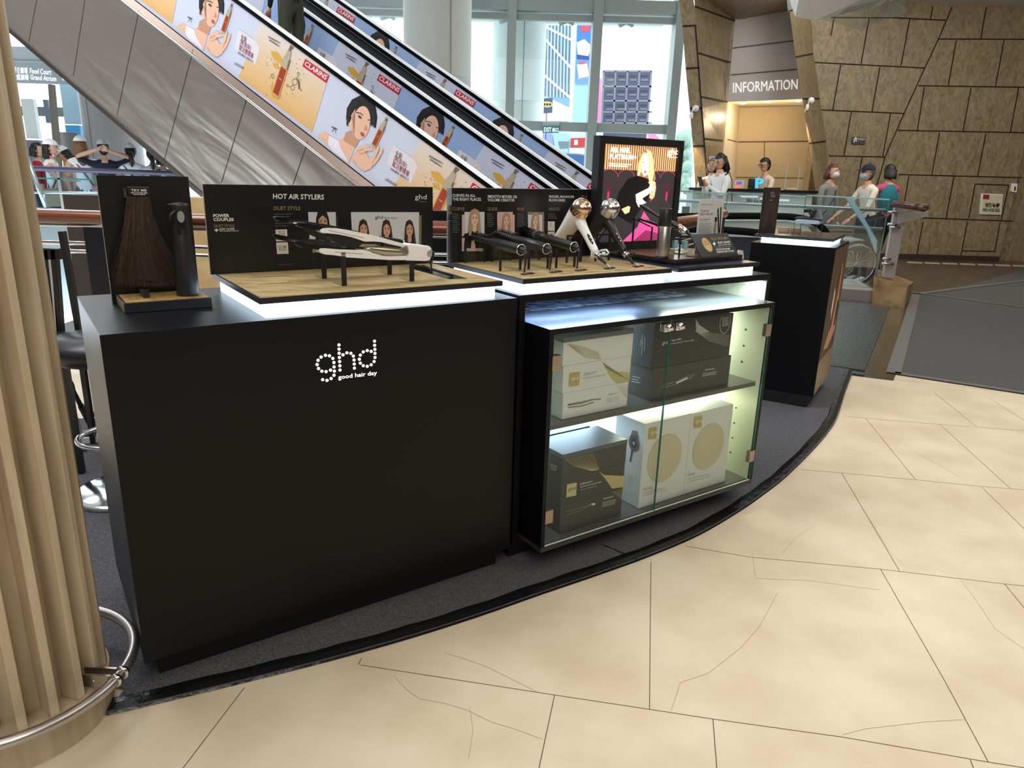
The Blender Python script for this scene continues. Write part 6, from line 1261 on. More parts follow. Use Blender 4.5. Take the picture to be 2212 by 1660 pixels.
def escalator(label, wn, wf, clad, tile_w):
    t0 = thing('escalator', label, 'escalator', ep(-1.5, wn, 0) * Vector((1, 1, 0)))
    for w_, side in ((wn, 'near'), (wf, 'far')):
        g = MB(ADP if not (w_ == wf) else ADB); slab_e(g, A0, A1, w_, w_ + .03, 1.556, 2.31); b = g.part('balustrade_panel', t0)  # far panel painted bluer for the shade on its inner face
        P0 = ep(0, w_, 1.546); G = Gfx(P0, EU, -EN, .0012)
        if tile_w is None or w_ != wn or wn == 0:
            per = (kper := .0) 
            # one period along the slope
            base = Gfx(ep(0, 0, 1.546), EU, -EN); pa = base.uv(632, 160); pb = base.uv(985, 400); T = (base.U * (pb[0] - pa[0]) + base.V * (pb[1] - pa[1]))
            T = (EU * T.dot(EU)); T.z = -SL * T.dot(EU)
            for k in range(-3, 2):
                src = Gfx(ep(0, 0, 1.546), EU, -EN, .0012); src.bm.free(); src.bm = G.bm; src.mats = G.mats
                src.shift = EN * w_ + T * k + (ep(SHIFT[w_], 0, 0) - ep(0, 0, 0)); n0 = len(G.bm.verts); G.bm.verts.ensure_lookup_table()
                n0 = len(G.bm.verts); ad_tile(src, w_ != 0)
                # keep only what lies on this band
            dele = []
            for v in G.bm.verts:
                q = v.co - EO; a = -q.dot(EU); off = q.z - SL * a
                if off < 1.54 or off > 2.32: v.co.z -= (off - min(max(off, 1.556), 2.31))
                if a < A0 or a > A1: dele.append(v)
            bmesh.ops.delete(G.bm, geom=dele, context='VERTS')
            G.part('advert_print', b)
        else: G.bm.free()
        g = MB(RAILK); g.tube([ep(A0 - .1, w_ + .0, 2.33), ep(A1, w_ + .0, 2.33)], .030, 10, up=EN); g.part('handrail', t0)
        g = MB(RAILW); slab_e(g, A0 - .1, A1, w_ - .034, w_ + .01, 2.352, 2.380); g.part('bright_strip', t0)  # plain white stands in for the window sky reflected along the rail
        g = MB(RAILK); slab_e(g, A0, A1, w_ - .005, w_ + .03, 1.53, 1.556); g.part('seam', t0)
    g = MB(mat('escalator_step', srgb(70, 72, 76), .4, .7))
    a = A0
    while a < A1:
        g.extr([ep(a, wn + .06, 0) * Vector((1, 1, 0)) + Vector((0, 0, 1.33 + SL * a)), ep(a, wf - .06, 0) * Vector((1, 1, 0)) + Vector((0, 0, 1.33 + SL * a)), ep(a + .4, wf - .06, 0) * Vector((1, 1, 0)) + Vector((0, 0, 1.33 + SL * a)), ep(a + .4, wn + .06, 0) * Vector((1, 1, 0)) + Vector((0, 0, 1.33 + SL * a))], Vector((0, 0, .22))); a += .4
    g.part('steps', t0)
    g = MB(RAILK); slab_e(g, A0, A1, wn + .02, wf - .02, .10, 1.30); g.part('truss', t0)
    if clad:
        cz0 = 0.03
        g = MB(CLAD); slab_e(g, 0.05, A1, wn - .06, wn - .02, cz0, 1.46); g.extr([ep(-2.55, wn - .06, 1.46), ep(.05, wn - .06, 1.46), ep(.05, wn - .06, cz0), ], EN * .04); c = g.part('cladding', t0)
        G = Gfx(ep(0, wn - .062, 0), EU, -EN, .001)
        for s_ in (((300, 22), (253, 247)), ((417, 107), (355, 345)), ((535, 205), (478, 395)), ((665, 305), (632, 400)), ((192, -60), (158, 165)), ((90, -60), (62, 90))): G.pl(mat('cladding_joint', (.02, .018, .016), .7), s_, .008, 1)
        G.part('panel_joints', c)
        g = MB(mat('brown_deck_strip', srgb(124, 106, 96), .4, .6)); g.extr([ep(A0, wn - .055, 1.475), ep(A1, wn - .055, 1.475), ep(A1, wn, 1.552), ep(A0, wn, 1.552)], EN * .01); g.part('deck_strip', t0)
        g = MB(mat('silver_trim', srgb(190, 186, 182), .25, .9)); g.tube([ep(A0, wn - .065, 1.465), ep(A1, wn - .065, 1.465)], .016, 8, up=EN); g.part('edge_trim', t0)
        g = MB(mat('dark_bronze_trim', srgb(92, 84, 76), .35, .9)); slab_e(g, .05, A1, wn - .075, wn + .05, cz0 - .045, cz0 + .012); g.part('bottom_trim', t0)
        g = MB(mat('truss_soffit', srgb(104, 98, 94), .5)); g.extr([ep(.05, wn - .05, cz0 - .01), ep(A1, wn - .05, cz0 - .01), ep(A1, wf, cz0 - .01), ep(.05, wf, cz0 - .01)], Vector((0, 0, .01))); g.part('soffit', t0)
    return t0
SHIFT = {0.0: 0.0, 1.14: .0, 1.83: 0.0, 2.70: .0}
escalator('nearer escalator with brushed bronze steel side and printed skincare balustrades', 0.0, 1.14, True, None)
escalator('farther escalator running parallel behind the nearer one', 1.83, 2.70, False, 1)
g = MB(RAILK); slab_e(g, A0, A1, 1.19, 1.79, 1.9, 2.30); g.single('escalator_gap_fill', 'black filler standing for the dark gap between the two escalators', 'panel', loc=ep(A0, 1.5, 1.9))  # black box put in for the darkness of the gap

# ================================================================ LEFT BACKGROUND
pbox('bulkhead', 'pale grey overhead bulkhead carrying direction signs, top left', 'bulkhead', -40, 98, 160, 134, 13.8, .3, mat('pale_bulkhead', srgb(196, 206, 210), .6))
t0 = thing('direction_sign', 'grey hanging sign reading Food Court and Grand Atrium', 'sign', ony(100, 182, 13.7)); SG = mat('sign_grey', srgb(176, 186, 194), .5)
a, b = ony(-30, 132, 13.7), ony(172, 182, 13.7); g = MB(SG); g.box(WF, a.x, b.x, 13.7, 13.85, b.z, a.z); g.part('board', t0)
G = Gfx((0, 13.7, 0), (1, 0, 0), (0, -1, 0), .006); LT = mat('sign_letters', (1, 1, 1), emit=(1, 1, 1), es=.7)
G.pT(LT, '美食廣場', (28, 158), (60, 160), (28, 144), .01); G.pT(LT, 'Food Court', (65, 159), (111, 162), (65, 147), .012); G.pT(LT, '大中庭廣場', (20, 172), (62, 174), (20, 159), .01); G.pT(LT, 'Grand Atrium', (66, 172), (122, 176), (66, 161), .012); G.pT(LT, '電影院', (134, 174), (156, 175), (134, 167), .01); G.part('lettering', t0)
g = MB(SG); g.box(WF, a.x + .3, a.x + .36, 13.75, 13.8, a.z, 8.6); g.part('hanger', t0); g = MB(SG); g.box(WF, b.x - .36, b.x - .3, 13.75, 13.8, a.z, 8.6); g.part('hanger', t0)
g = MB(mat('taupe_post', srgb(120, 112, 100), .5)); P = [ony(x, y, 12.6) for x, y in ((103, 182), (110, 182), (141, 520), (131, 520))]; g.extr(P, Vector((0, .12, 0))); g.single('slanted_post', 'slim taupe post standing behind the people at the left', 'post')
pbox('blue_panel', 'bright blue panel low on the far wall behind the people', 'panel', 140, 270, 182, 345, 14.6, .1, mat('bright_blue', srgb(80, 176, 236), .4), 0)
pbox('pale_blue_panel', 'pale blue glass panel above the bright blue panel', 'panel', 128, 182, 176, 269, 14.65, .1, mat('pale_blue', srgb(190, 222, 240), .3))
pbox('grey_locker', 'grey box unit between the taupe post and the blue panel', 'box unit', 126, 285, 148, 360, 13.2, .4, mat('grey_unit', srgb(160, 162, 160), .5), 0)
pbox('window_frame', 'small grey framed window left of the taupe post', 'window', 92, 215, 110, 266, 15.84, .12, mat('grey_pane', srgb(120, 138, 150), .3))
pbox('white_wall_panel', 'bright white panel between the oak pillar and the taupe post', 'panel', 44, 213, 84, 300, 14.9, .1, mat('bright_white_panel', srgb(244, 248, 250), .5))
pbox('lilac_panel', 'muted lilac panel low behind the leftmost people', 'panel', 50, 302, 94, 360, 14.8, .1, mat('lilac', srgb(132, 134, 160), .5), 0)
# balcony slab and its glass balustrade
g = MB(CREAM); g.box(WF, -14, -3.9, 10.2, 16, -.3, 0); g.struct('floor_balcony')
t0 = thing('balcony_balustrade', 'glass balustrade with a dark top rail in front of the people at the left', 'balustrade', (-5.5, 10.3, 0))
g = MB(mat('dark_plum_rail', srgb(64, 62, 84), .3)); g.tube([(-8.5, 10.3, 1.23), (-3.95, 10.3, 1.20)], .035, 10, up=(0, 0, 1)); g.part('top_rail', t0)
g = MB(glass('smoky_glass', (.62, .74, .82), .2)); g.poly([(-8.5, 10.32, .05), (-3.95, 10.32, .05), (-3.95, 10.32, 1.18), (-8.5, 10.32, 1.18)]); g.part('glass', t0)
g = MB(GEDGE); g.box(WF, -8.5, -3.95, 10.30, 10.33, 1.08, 1.10); g.part('glass_edge', t0)
for x in (-8.0, -6.35, -4.9): g = MB(STEEL); g.box(WF, x - .02, x + .02, 10.3, 10.36, -.02, 1.22); g.part('post', t0)
# stretch of balustrade nearer, seen below the people
g = MB(mat('steel_lines', srgb(170, 190, 200), .3, .6))
g.tube([ony(70, 416, 6.5), ony(240, 417, 6.5)], .010, 6); g.tube([ony(58, 340, 6.5), ony(100, 450, 6.5)], .02, 6); g.tube([ony(95, 420, 6.5), ony(97, 450, 6.5)], .012, 6)
g.box(WF, ony(60, 450, 6.5).x, ony(240, 450, 6.5).x, 6.48, 6.52, 0, ony(100, 450, 6.5).z); g.single('glass_fence', 'thin steel lines of a nearer glass fence below the people at the left', 'fence')

# ================================================================ RIGHT SIDE: BALUSTRADE, ESCALATOR LANDING, COUNTER
KS = mat('kerb_stone', srgb(150, 122, 84), .4, noise=(7, srgb(110, 88, 56), .4, .62, 7), bump=(14, .2, .02))
g = MB(KS); B_ = [Vector((4.20, 8.42, 0)), Vector((4.43, 8.12, 0)), Vector((4.90, 8.88, 0)), Vector((4.62, 9.3, 0))]; T_ = [B_[0] + Vector((0, .05, .30)), B_[1] + Vector((.02, .05, .24)), B_[2] + Vector((.0, 0, .20)), B_[3] + Vector((0, 0, .30))]
for q in ((0, 1), (1, 2), (2, 3), (3, 0)): g.poly([B_[q[0]], B_[q[1]], T_[q[1]], T_[q[0]]])
g.poly(T_); g.single('stone_kerb', 'chunky brown stone kerb block that carries the steel balustrade post', 'kerb')
t0 = thing('glass_balustrade', 'glass balustrade with steel rails in front of the information counter', 'balustrade', (3.1, 8.7, 0))
PL_, PR_ = Vector((1.75, 9.3, 0)), Vector((4.24, 8.50, 0)); n_ = (PR_ - PL_).normalized(); 
def bx(f, z): q = PL_.lerp(PR_, f); return Vector((q.x, q.y, z))
BGL = glass('blue_glass', (.80, .91, .93), .35)
for f0, f1 in ((0, .32), (.325, .66), (.665, 1.0)):
    g = MB(BGL); g.poly([bx(f0, .16), bx(f1, .16), bx(f1, 1.185), bx(f0, 1.20)]); g.m(mat('glass_edge_pale2', srgb(170, 206, 206), .15)).extr([bx(f0, 1.185), bx(f1, 1.17), bx(f1, 1.186), bx(f0, 1.201)], Vector((0, .012, 0))); g.m(GEDGE).extr([bx(f1, .16), bx(f1, .16) + n_ * .006, bx(f1, 1.185) + n_ * .006, bx(f1, 1.185)], Vector((0, .012, 0))); g.part('glass_panel', t0)
g = MB(mat('pale_channel', srgb(214, 204, 190), .3, .4)); g.extr([bx(0, .13), bx(1, .13), bx(1, .165), bx(0, .165)], Vector((0, .05, 0))); g.part('bottom_channel', t0)
for dz, Yo in ((1.03, .75), (.80, .75)): g = MB(mat('pale_steel_rail', srgb(186, 204, 210), .25, .7)); g.tube([bx(0, dz + .03) + Vector((-.2, Yo, 0)), bx(1, dz) + Vector((.35, Yo, 0))], .022, 8); g.part('rail', t0)
for f in (.2, .62): g = MB(STEEL); q = bx(f, 0) + Vector((0, .75, 0)); g.box(Fr(q.x, q.y, 0), -.05, .05, -.02, .02, 0, .98); g.part('post', t0)
g = MB(mat('pale_blue_brace', srgb(170, 206, 222), .25)); a = ony(1828, 428, 9.0); b = ony(1895, 520, 9.0); c = ony(1893, 548, 9.0); d = ony(1875, 500, 9.0); g.extr([a, ony(1842, 428, 9.0), b, c, d], Vector((0, .03, 0))); g.part('glass_brace', t0)
g = MB(mat('grey_riser', srgb(124, 118, 122), .5)); g.extr([bx(0, .0), bx(1, .0), bx(1, .13), bx(0, .13)], Vector((0, .05, 0))); g.part('riser', t0)
g = MB(mat('pale_marble_ledge', srgb(196, 196, 192), .4, noise=(5, srgb(172, 174, 172), .4, .6, 5))); g.extr([bx(0, .02) + Vector((0, .08, 0)), bx(1, .02) + Vector((0, .08, 0)), bx(1, .155) + Vector((0, .08, 0)), bx(0, .155) + Vector((0, .08, 0))], Vector((.15, .72, 0))); g.part('marble_ledge', t0)
# the steel end post with the wooden handrail
t0 = thing('balustrade_post', 'flat steel end post on the stone kerb, holding a short wooden handrail', 'post', (4.45, 8.5, .28))
g = MB(mat('brushed_aluminium', srgb(176, 172, 174), .35, .5)); Yp = 8.56; P = [ony(x, y, Yp) for x, y in ((1934, 448), (1960, 450), (1932, 602), (1908, 600))]; g.extr(P, Vector((0, .05, 0)), .003); g.part('flat_bar', t0)
g = MB(mat('brushed_aluminium')); P = [ony(x, y, Yp - .03) for x, y in ((1940, 462), (1958, 462), (2006, 455), (2004, 468), (1956, 480), (1938, 486))]; g.extr(P, Vector((0, .03, 0)), .003); g.part('bracket_arm', t0)
for x0, y0, x1, y1 in ((1918, 484, 1938, 486), (1922, 491, 1944, 492), (1908, 558, 1924, 560), (1906, 569, 1930, 571), (1918, 458, 1938, 459)): g = MB(STEEL); g.tube([ony(x0, y0, Yp - .04), ony(x1, y1, Yp - .04)], .016, 10); g.part('standoff', t0)
g = MB(mat('dark_wood_handrail', srgb(78, 46, 42), .3, coat=.4)); g.tube([ony(1925, 440, 8.5), ony(1960, 444, 8.4), ony(1990, 448, 8.3)], .040, 14, up=(0, 0, 1), flat=.8); g.ball(ony(1994, 449, 8.28), (.065, .04, .045)); g.part('handrail', t0)
# handrail loops of the escalator that leads down
t0 = thing('down_escalator', 'descending escalator with black handrails behind the pedestal', 'escalator', (2.9, 6.9, 0))
def hl(pts, Y, r=.034): g = MB(RAILK); g.tube(catmull([ony(x, y, Y) for x, y in pts], 4), r, 10); return g.part('handrail', t0)
hl([(1440, 468), (1560, 467), (1650, 467), (1710, 469), (1750, 477), (1778, 494), (1790, 520), (1780, 548), (1740, 560)], 7.6)
hl([(1440, 494), (1550, 497), (1640, 504), (1700, 520), (1730, 545), (1725, 575), (1690, 590)], 6.9)
PSM = mat('pale_skirt_panel', srgb(186, 204, 200), .3, .3)
g = MB(PSM); g.extr([ony(1440, 476, 7.62), ony(1700, 478, 7.62), ony(1745, 490, 7.62), ony(1765, 515, 7.62), ony(1740, 545, 7.62), ony(1440, 560, 7.62)], Vector((0, .03, 0))); g.part('balustrade_panel', t0)
g = MB(mat('dark_navy_skirt', srgb(36, 40, 58), .35)); a = ony(1440, 508, 6.92); g.extr([ony(1440, 508, 6.92), ony(1640, 514, 6.92), ony(1690, 530, 6.92), ony(1700, 560, 6.92), Vector((ony(1680, 560, 6.92).x, 6.92, 0)), Vector((a.x, 6.92, 0))], Vector((0, .05, 0))); g.part('skirt', t0)
# information counter
t0 = thing('information_counter', 'long information counter with dark top and white lettered front', 'counter', (3.6, 11.6, 0)); g = MB(GBLACK); g.box(WF, 2.62, 4.62, 11.42, 11.93, 1.165, 1.205, .004); g.part('top', t0)
g = MB(mat('counter_front_white', srgb(214, 220, 216), .4)); g.box(WF, 2.7, 4.55, 11.5, 11.9, .01, 1.165, .004); g.part('body', t0)
G = Gfx((0, 11.5, 0), (1, 0, 0), (0, -1, 0), .004); G.pT(pr('counter_letters', 96, 104, 110), '詢台服務', (1612, 442), (1668, 446), (1612, 428), .01); G.part('lettering', t0)
def on_c(name, label, cat, x0, y0, x1, y1, M, dep=.03, Y=11.6, extra=None):
    a, b = ony(x0, y0, Y), ony(x1, y1, Y); t = thing(name, label, cat, ((a.x + b.x) / 2, Y, 1.205)); g = MB(M); g.box(WF, a.x, b.x, Y, Y + dep, 1.206, a.z, .003); g.part('body', t)
    if extra: G = Gfx((0, Y, 0), (1, 0, 0), (0, -1, 0), .003); extra(G); G.part('face', t)
    return t
def ph(G): G.px(em('purple', 96, 88, 170), [(1592, 392), (1604, 392), (1601, 399), (1590, 399)]); G.px(em('orange', 236, 110, 80), [(1589, 400), (1601, 400), (1599, 407), (1587, 407)])
on_c('tablet_stand', 'small white tablet stand with purple and orange screen on the information counter', 'tablet', 1587, 390, 1606, 409, WHITE, .02, 11.6, ph)
on_c('card_terminal', 'small black terminal left of the blue P sign', 'terminal', 1619, 386, 1630, 404, SBLACK, .05)
t0 = thing('letter_sign', 'glowing blue letter P sign on the information counter', 'sign', (ony(1639, 405, 11.5).x, 11.5, 1.205)); NB = mat('neon_blue', (.1, .6, 1), emit=(.05, .50, 1.0), es=.9)
G = Gfx((0, 11.5, 0), (1, 0, 0), (0, -1, 0), .004); G.pT(NB, 'P', (1631, 407), (1648, 407), (1631, 385), .012, 1); 
fs_ = list(G.bm.faces); r_ = bmesh.ops.extrude_face_region(G.bm, geom=fs_); 
for v in [e for e in r_['geom'] if isinstance(e, bmesh.types.BMVert)]: v.co.y -= .04
G.part('letter', t0); g = MB(SBLACK); a = ony(1639, 407, 11.5); g.box(WF, a.x - .08, a.x + .08, 11.45, 11.56, 1.205, 1.215); g.part('foot', t0)
on_c('open_book', 'cream leaflet holder on the right end of the information counter', 'leaflet holder', 1698, 406, 1722, 415, mat('cream_paper', srgb(226, 206, 170), .6), .12)
g = MB(ACRY); a, b = ony(1606, 352, 11.45), ony(1694, 410, 11.45); g.poly([(a.x, 11.45, 1.206), (b.x, 11.45, 1.206), (b.x, 11.45, a.z), (a.x, 11.45, a.z)]); g.m(mat('shield_edge', srgb(220, 220, 216), .2)).box(WF, b.x - .006, b.x, 11.44, 11.46, 1.206, a.z); g.single('acrylic_shield', 'clear acrylic shield on the information counter beside the clerk', 'shield', 'acrylic shields')
a, b = ony(1697, 358, 11.5), ony(1722, 410, 11.5); g = MB(mat('shield_edge')); g.box(WF, b.x - .004, b.x, 11.5, 11.52, 1.206, a.z); g.m(ACRY).poly([(a.x, 11.51, 1.206), (b.x, 11.51, 1.206), (b.x, 11.51, a.z), (a.x, 11.51, a.z)]); g.single('acrylic_shield', 'narrower clear acrylic shield near the leaflet holder', 'shield', 'acrylic shields')
t0 = thing('notice_board', 'white notice with dark print on the stone pier behind the woman with the phone', 'notice', ony(1540, 372, 12.35)); g = MB(WHITE); P = [ony(x, y, 12.35) for x, y in ((1532, 338), (1546, 338), (1541, 376), (1528, 376))]; g.extr(P, Vector((0, .02, 0))); g.part('board', t0)
G = Gfx((0, 12.35, 0), (1, 0, 0), (0, -1, 0), .004)
for k in range(3): G.px(pr('notice_ink', 90, 92, 96), [(1534 - k, 343 + k * 11), (1543 - k, 343 + k * 11), (1542 - k, 350 + k * 11), (1533 - k, 350 + k * 11)], 1)
G.part('print', t0)

# ================================================================ PEOPLE
def skin_mesh(nodes, edges, root, sub=2):
    me = bpy.data.meshes.new('s'); names = list(nodes); me.from_pydata([nodes[n][0] for n in names], [(names.index(a), names.index(b)) for a, b in edges], [])
    o = bpy.data.objects.new('s', me); COL.objects.link(o); md = o.modifiers.new('k', 'SKIN'); md.use_smooth_shade = True
    for n, v in zip(names, me.skin_vertices[0].data): r = nodes[n][1]; v.radius = r if isinstance(r, tuple) else (r, r); v.use_root = (n == root)
    sb = o.modifiers.new('b', 'SUBSURF'); sb.levels = sub; sb.render_levels = sub
    dg = bpy.context.evaluated_depsgraph_get(); m2 = bpy.data.meshes.new_from_object(o.evaluated_get(dg)); bpy.data.objects.remove(o); bpy.data.meshes.remove(me); return m2
def dist_seg(p, a, b):
    ab = b - a; t = max(0, min(1, (p - a).dot(ab) / max(ab.dot(ab), 1e-9))); return (p - (a + ab * t)).length
CLOTHM = {}
def cl(r, g_, b): 
    k = 'cloth_%d_%d_%d' % (r, g_, b); return mat(k, srgb(r, g_, b), .85)
def person(label, x, y, z, head_dir, H=1.64, L=None, R=None, top=(240, 240, 240), sleeve='short', legs=(30, 30, 34), hair=(20, 16, 16), hlen=0.0, cap=None, mask=None, glasses=False, lean=0.0, head_yaw=0.0, look=0.0, stride=0.0, extras=None, skin=(214, 166, 138), skirt=None, shoe=(230, 226, 226), knees=0.0, brim=True, pony=False):
    """L and R: elbow and hand offsets from the shoulder (right, forward, up) in metres for a 1.64 m person"""
    k = H / 1.64; V = Vector; ln = lean
    t0 = thing('person', label, 'person', (x, y, z)); ca, sa = math.cos(head_dir), math.sin(head_dir)
    F = Vector((ca, sa, 0)); Rt = Vector((sa, -ca, 0)); O = Vector((x, y, z))
    def W(p): return O + (Rt * p[0] + F * p[1] + Vector((0, 0, p[2]))) * k
    def tl(p): return V((p[0], p[1] + ln * max(0, p[2] - .9), p[2] - .12 * abs(ln) * max(0, p[2] - .9)))
    N = {}
    N['pel'] = (tl((0, 0, .93)), (.15, .105)); N['spi'] = (tl((0, 0, 1.08)), (.125, .09)); N['che'] = (tl((0, .0, 1.25)), (.150, .10)); N['sho'] = (tl((0, -.005, 1.345)), (.115, .075)); N['nek'] = (tl((0, .0, 1.42)), .048)
    hb_ = tl((0, .012, 1.475)); N['chin'] = (hb_, .056); 
    for s_, nm, off in ((-1, 'L', L or ((-.05, .02, -.27), (-.04, .10, -.50))), (1, 'R', R or ((.05, .02, -.27), (.04, .10, -.50)))):
        sh = tl((s_ * .165, 0, 1.335)); N['s' + nm] = (sh, .052); e = sh + V(off[0]); h = sh + V(off[1]); N['e' + nm] = (e, .038); N['m' + nm] = (e.lerp(h, .55), .032); N['w' + nm] = (h, .023)
        st = stride * s_; N['h' + nm] = (V((s_ * .088, 0, .86)), .082); N['k' + nm] = (V((s_ * .095, st * .5 + .02 + knees, .47)), .056); N['a' + nm] = (V((s_ * .095, st - .02 - (.05 if st < 0 else 0), .075 + (.05 if st < 0 else 0))), .036); N['t' + nm] = (V((s_ * .105, st + .12, .028)), .030)
    Ed = [('pel', 'spi'), ('spi', 'che'), ('che', 'sho'), ('sho', 'nek'), ('nek', 'chin')] + [e for n_ in 'LR' for e in (('sho', 's' + n_), ('s' + n_, 'e' + n_), ('e' + n_, 'm' + n_), ('m' + n_, 'w' + n_), ('pel', 'h' + n_), ('h' + n_, 'k' + n_), ('k' + n_, 'a' + n_), ('a' + n_, 't' + n_))]
    m2 = skin_mesh(N, Ed, 'pel', 2); SKM = mat('skin_%d_%d_%d' % skin, srgb(*skin), .55); TOP = cl(*top); LEG = cl(*legs); SH = cl(*shoe)
    g = MB(SKM); vs = [g.bm.verts.new(v.co) for v in m2.vertices]; bones = [(a, b, N[a][0], N[b][0]) for a, b in Ed]
    for p in m2.polygons:
        c = p.center; bb = min(bones, key=lambda q: dist_seg(c, q[2], q[3]) / 1.0); nm = bb[0] + bb[1]
        M = SKM
        if bb[0] in ('pel', 'spi', 'che') or bb[1] in ('sL', 'sR'): M = TOP
        if bb == ('sho', 'nek') and c.z < 1.40: M = TOP
        if bb[0] in ('sL', 'sR'): M = TOP if sleeve != 'none' else SKM
        if bb[0] in ('eL', 'eR', 'mL', 'mR') and sleeve == 'long': M = TOP
        if bb[0] in ('hL', 'hR', 'kL', 'kR') or bb[1] in ('hL', 'hR') or (bb[0] == 'pel' and c.z < .93): M = LEG
        if bb[0] in ('aL', 'aR') or c.z < .09: M = SH
        if skirt and c.z < .98 and M is LEG and c.z > .45: M = cl(*skirt)
        g.m(M); g.face([vs[i] for i in p.vertices], True)
    bpy.data.meshes.remove(m2)
    # hands: palm, four fingers, thumb
    for n_, s_ in (('L', -1), ('R', 1)):
        w_ = N['w' + n_][0]; d = (w_ - N['m' + n_][0]).normalized(); sd = d.cross(V((0, 1, .3))).normalized(); up_ = sd.cross(d)
        g.m(SKM).tube([w_ - d * .02, w_ + d * .02, w_ + d * .075], [.020, .030, .034], 8, up=sd, flat=.42)
        for i in range(4):
            b_ = w_ + d * .07 + sd * (-.026 + .0175 * i); l_ = (.062, .072, .068, .052)[i]; g.tube([b_, b_ + d * l_ * .5 - up_ * .008, b_ + d * l_ * .85 - up_ * .026], [.0088, .008, .0062], 6)
        b_ = w_ + d * .022 - sd * .026; g.tube([b_, b_ + d * .03 - sd * .022, b_ + d * .055 - sd * .022 - up_ * .006], [.0105, .009, .007], 6)
    # head: skull, jaw, nose, ears
    hc = hb_ + V((0, .012, .105)); rot = Matrix.Rotation(head_yaw, 3, 'Z') @ Matrix.Rotation(look, 3, 'X')
    hw = lambda p: hc + rot @ V(p)
    g.m(SKM).ball(hc, (.069, .086, .094), rot, 16); g.ball(hw((0, .022, -.058)), (.050, .060, .052), rot, 12); g.ball(hw((0, .100, -.012)), (.012, .016, .022), rot, 8)
    for s_ in (-1, 1): g.ball(hw((s_ * .073, -.002, -.012)), (.008, .018, .028), rot, 8)
    M4 = [v for v in g.bm.verts]
    for v in M4: v.co = W(v.co)
    body = g.part('body', t0)
    def sub(gg, name, lab=None, par=None):
        for v in gg.bm.verts: v.co = W(v.co)
        return gg.part(name, par or t0, lab)
    g = MB(mat('eye_dark', (.01, .008, .008), .3))
    for s_ in (-1, 1): g.ball(hw((s_ * .028, .083, .008)), (.012, .006, .006), rot, 6); g.ball(hw((s_ * .029, .086, .030)), (.018, .005, .004), rot, 6)
    sub(g, 'eyes')
    if not mask: g = MB(mat('lip_tone', srgb(176, 96, 88), .5)); g.ball(hw((0, .083, -.058)), (.022, .006, .007), rot, 8); sub(g, 'mouth')
    HM = mat('hair_%d_%d_%d' % hair, srgb(*hair), .5); g = MB(HM)
    t = bmesh.new(); bmesh.ops.create_uvsphere(t, u_segments=18, v_segments=12, radius=1)
    for v in list(t.verts):
        if v.co.y > .35 and v.co.z < .28: t.verts.remove(v)
        elif v.co.z < (-.55 if v.co.y > -.15 else -.97): t.verts.remove(v)
    for v in t.verts: v.co = hc + rot @ V((v.co.x * .083, v.co.y * .098 - .006, v.co.z * (.106 if v.co.z > 0 else .128) + .008))
    g.merge(t, True)
    if hlen > 0:
        n = 9
        for i in range(n):
            a = math.radians(200 + 140 * i / (n - 1)) ; px_, py_ = .070 * math.cos(a), .086 * math.sin(a)
            g.tube([hw((px_, py_, .03)), hw((px_ * 1.12, py_ * 1.12, -.08)), hw((px_ * 1.05, py_ * 1.1 - .01, -.08 - hlen * .6)), hw((px_ * .8, py_ * .9 - .01, -.08 - hlen))], [.026, .028, .027, .010], 8)
    if pony: g.tube([hw((0, -.095, .01)), hw((0, -.125, -.03)), hw((.004, -.125, -.12)), hw((0, -.11, -.24))], [.018, .032, .036, .010], 10)
    sub(g, 'hair')
    if cap:
        g = MB(cl(*cap)); t = bmesh.new(); bmesh.ops.create_uvsphere(t, u_segments=18, v_segments=12, radius=1)
        for v in list(t.verts):
            if v.co.z < .12: t.verts.remove(v)
        for v in t.verts: v.co = hc + rot @ V((v.co.x * .092, v.co.y * .108 - .004, v.co.z * .112 + .012))
        g.merge(t, True)
        if brim: g.extr([hw((.075 * math.cos(a), .085 * math.sin(a) * 1.0 + .0 if not (0 < i < 8) else .06 + .115 * math.sin(a), .035 - .012 * math.sin(a))) for i, a in enumerate([PI * j / 8 for j in range(9)])], rot @ V((0, 0, .006)))
        g.ball(hw((0, 0, .128)), (.010, .010, .006), rot, 6); sub(g, 'cap')
    if mask: g = MB(cl(*mask)); g.ball(hw((0, .060, -.045)), (.060, .052, .048), rot, 12); sub(g, 'face_mask')
    if glasses:
        g = MB(SBLACK)
        for s_ in (-1, 1): g.tube([hw((s_ * .03 + .022 * math.cos(a), .098, .006 + .016 * math.sin(a))) for a in [PI * j / 6 for j in range(12)]], .002, 5, closed=True); g.tube([hw((s_ * .052, .095, .008)), hw((s_ * .076, .0, .006))], .002, 5)
        sub(g, 'glasses')
    if extras: extras(t0, W, N, sub, hw)
    return t0
def face_to(x0, y0, x1, y1): return math.atan2(y1 - y0, x1 - x0)
AW = PI / 2     # facing away from the camera
def at_head(px_, py_, Y, H):
    P = ony(px_, py_, Y); return P.x, Y, P.z - H       # head top at the pixel
LB = 10.85
def pl_(px_, py_, H, dY=0): P = ony(px_, py_, LB + dY); return P.x, LB + dY, P.z - H
def bag(col_, p, s_=(.12, .05, .11), strap=None):
    def f_(t0, W, N, sub, hw):
        g = MB(cl(*col_)); t = bmesh.new(); bmesh.ops.create_cube(t, size=2)
        for v in t.verts: v.co = Vector((v.co.x * s_[0] + p[0], v.co.y * s_[1] + p[1], v.co.z * s_[2] + p[2]))
        bmesh.ops.bevel(t, geom=t.edges[:], offset=.015, segments=2, affect='EDGES'); g.merge(t); sub(g, 'shoulder_bag')
        if strap: g = MB(cl(*strap[0])); g.tube([Vector(q) for q in strap[1]], .012, 6, flat=.4); sub(g, 'strap')
    return f_
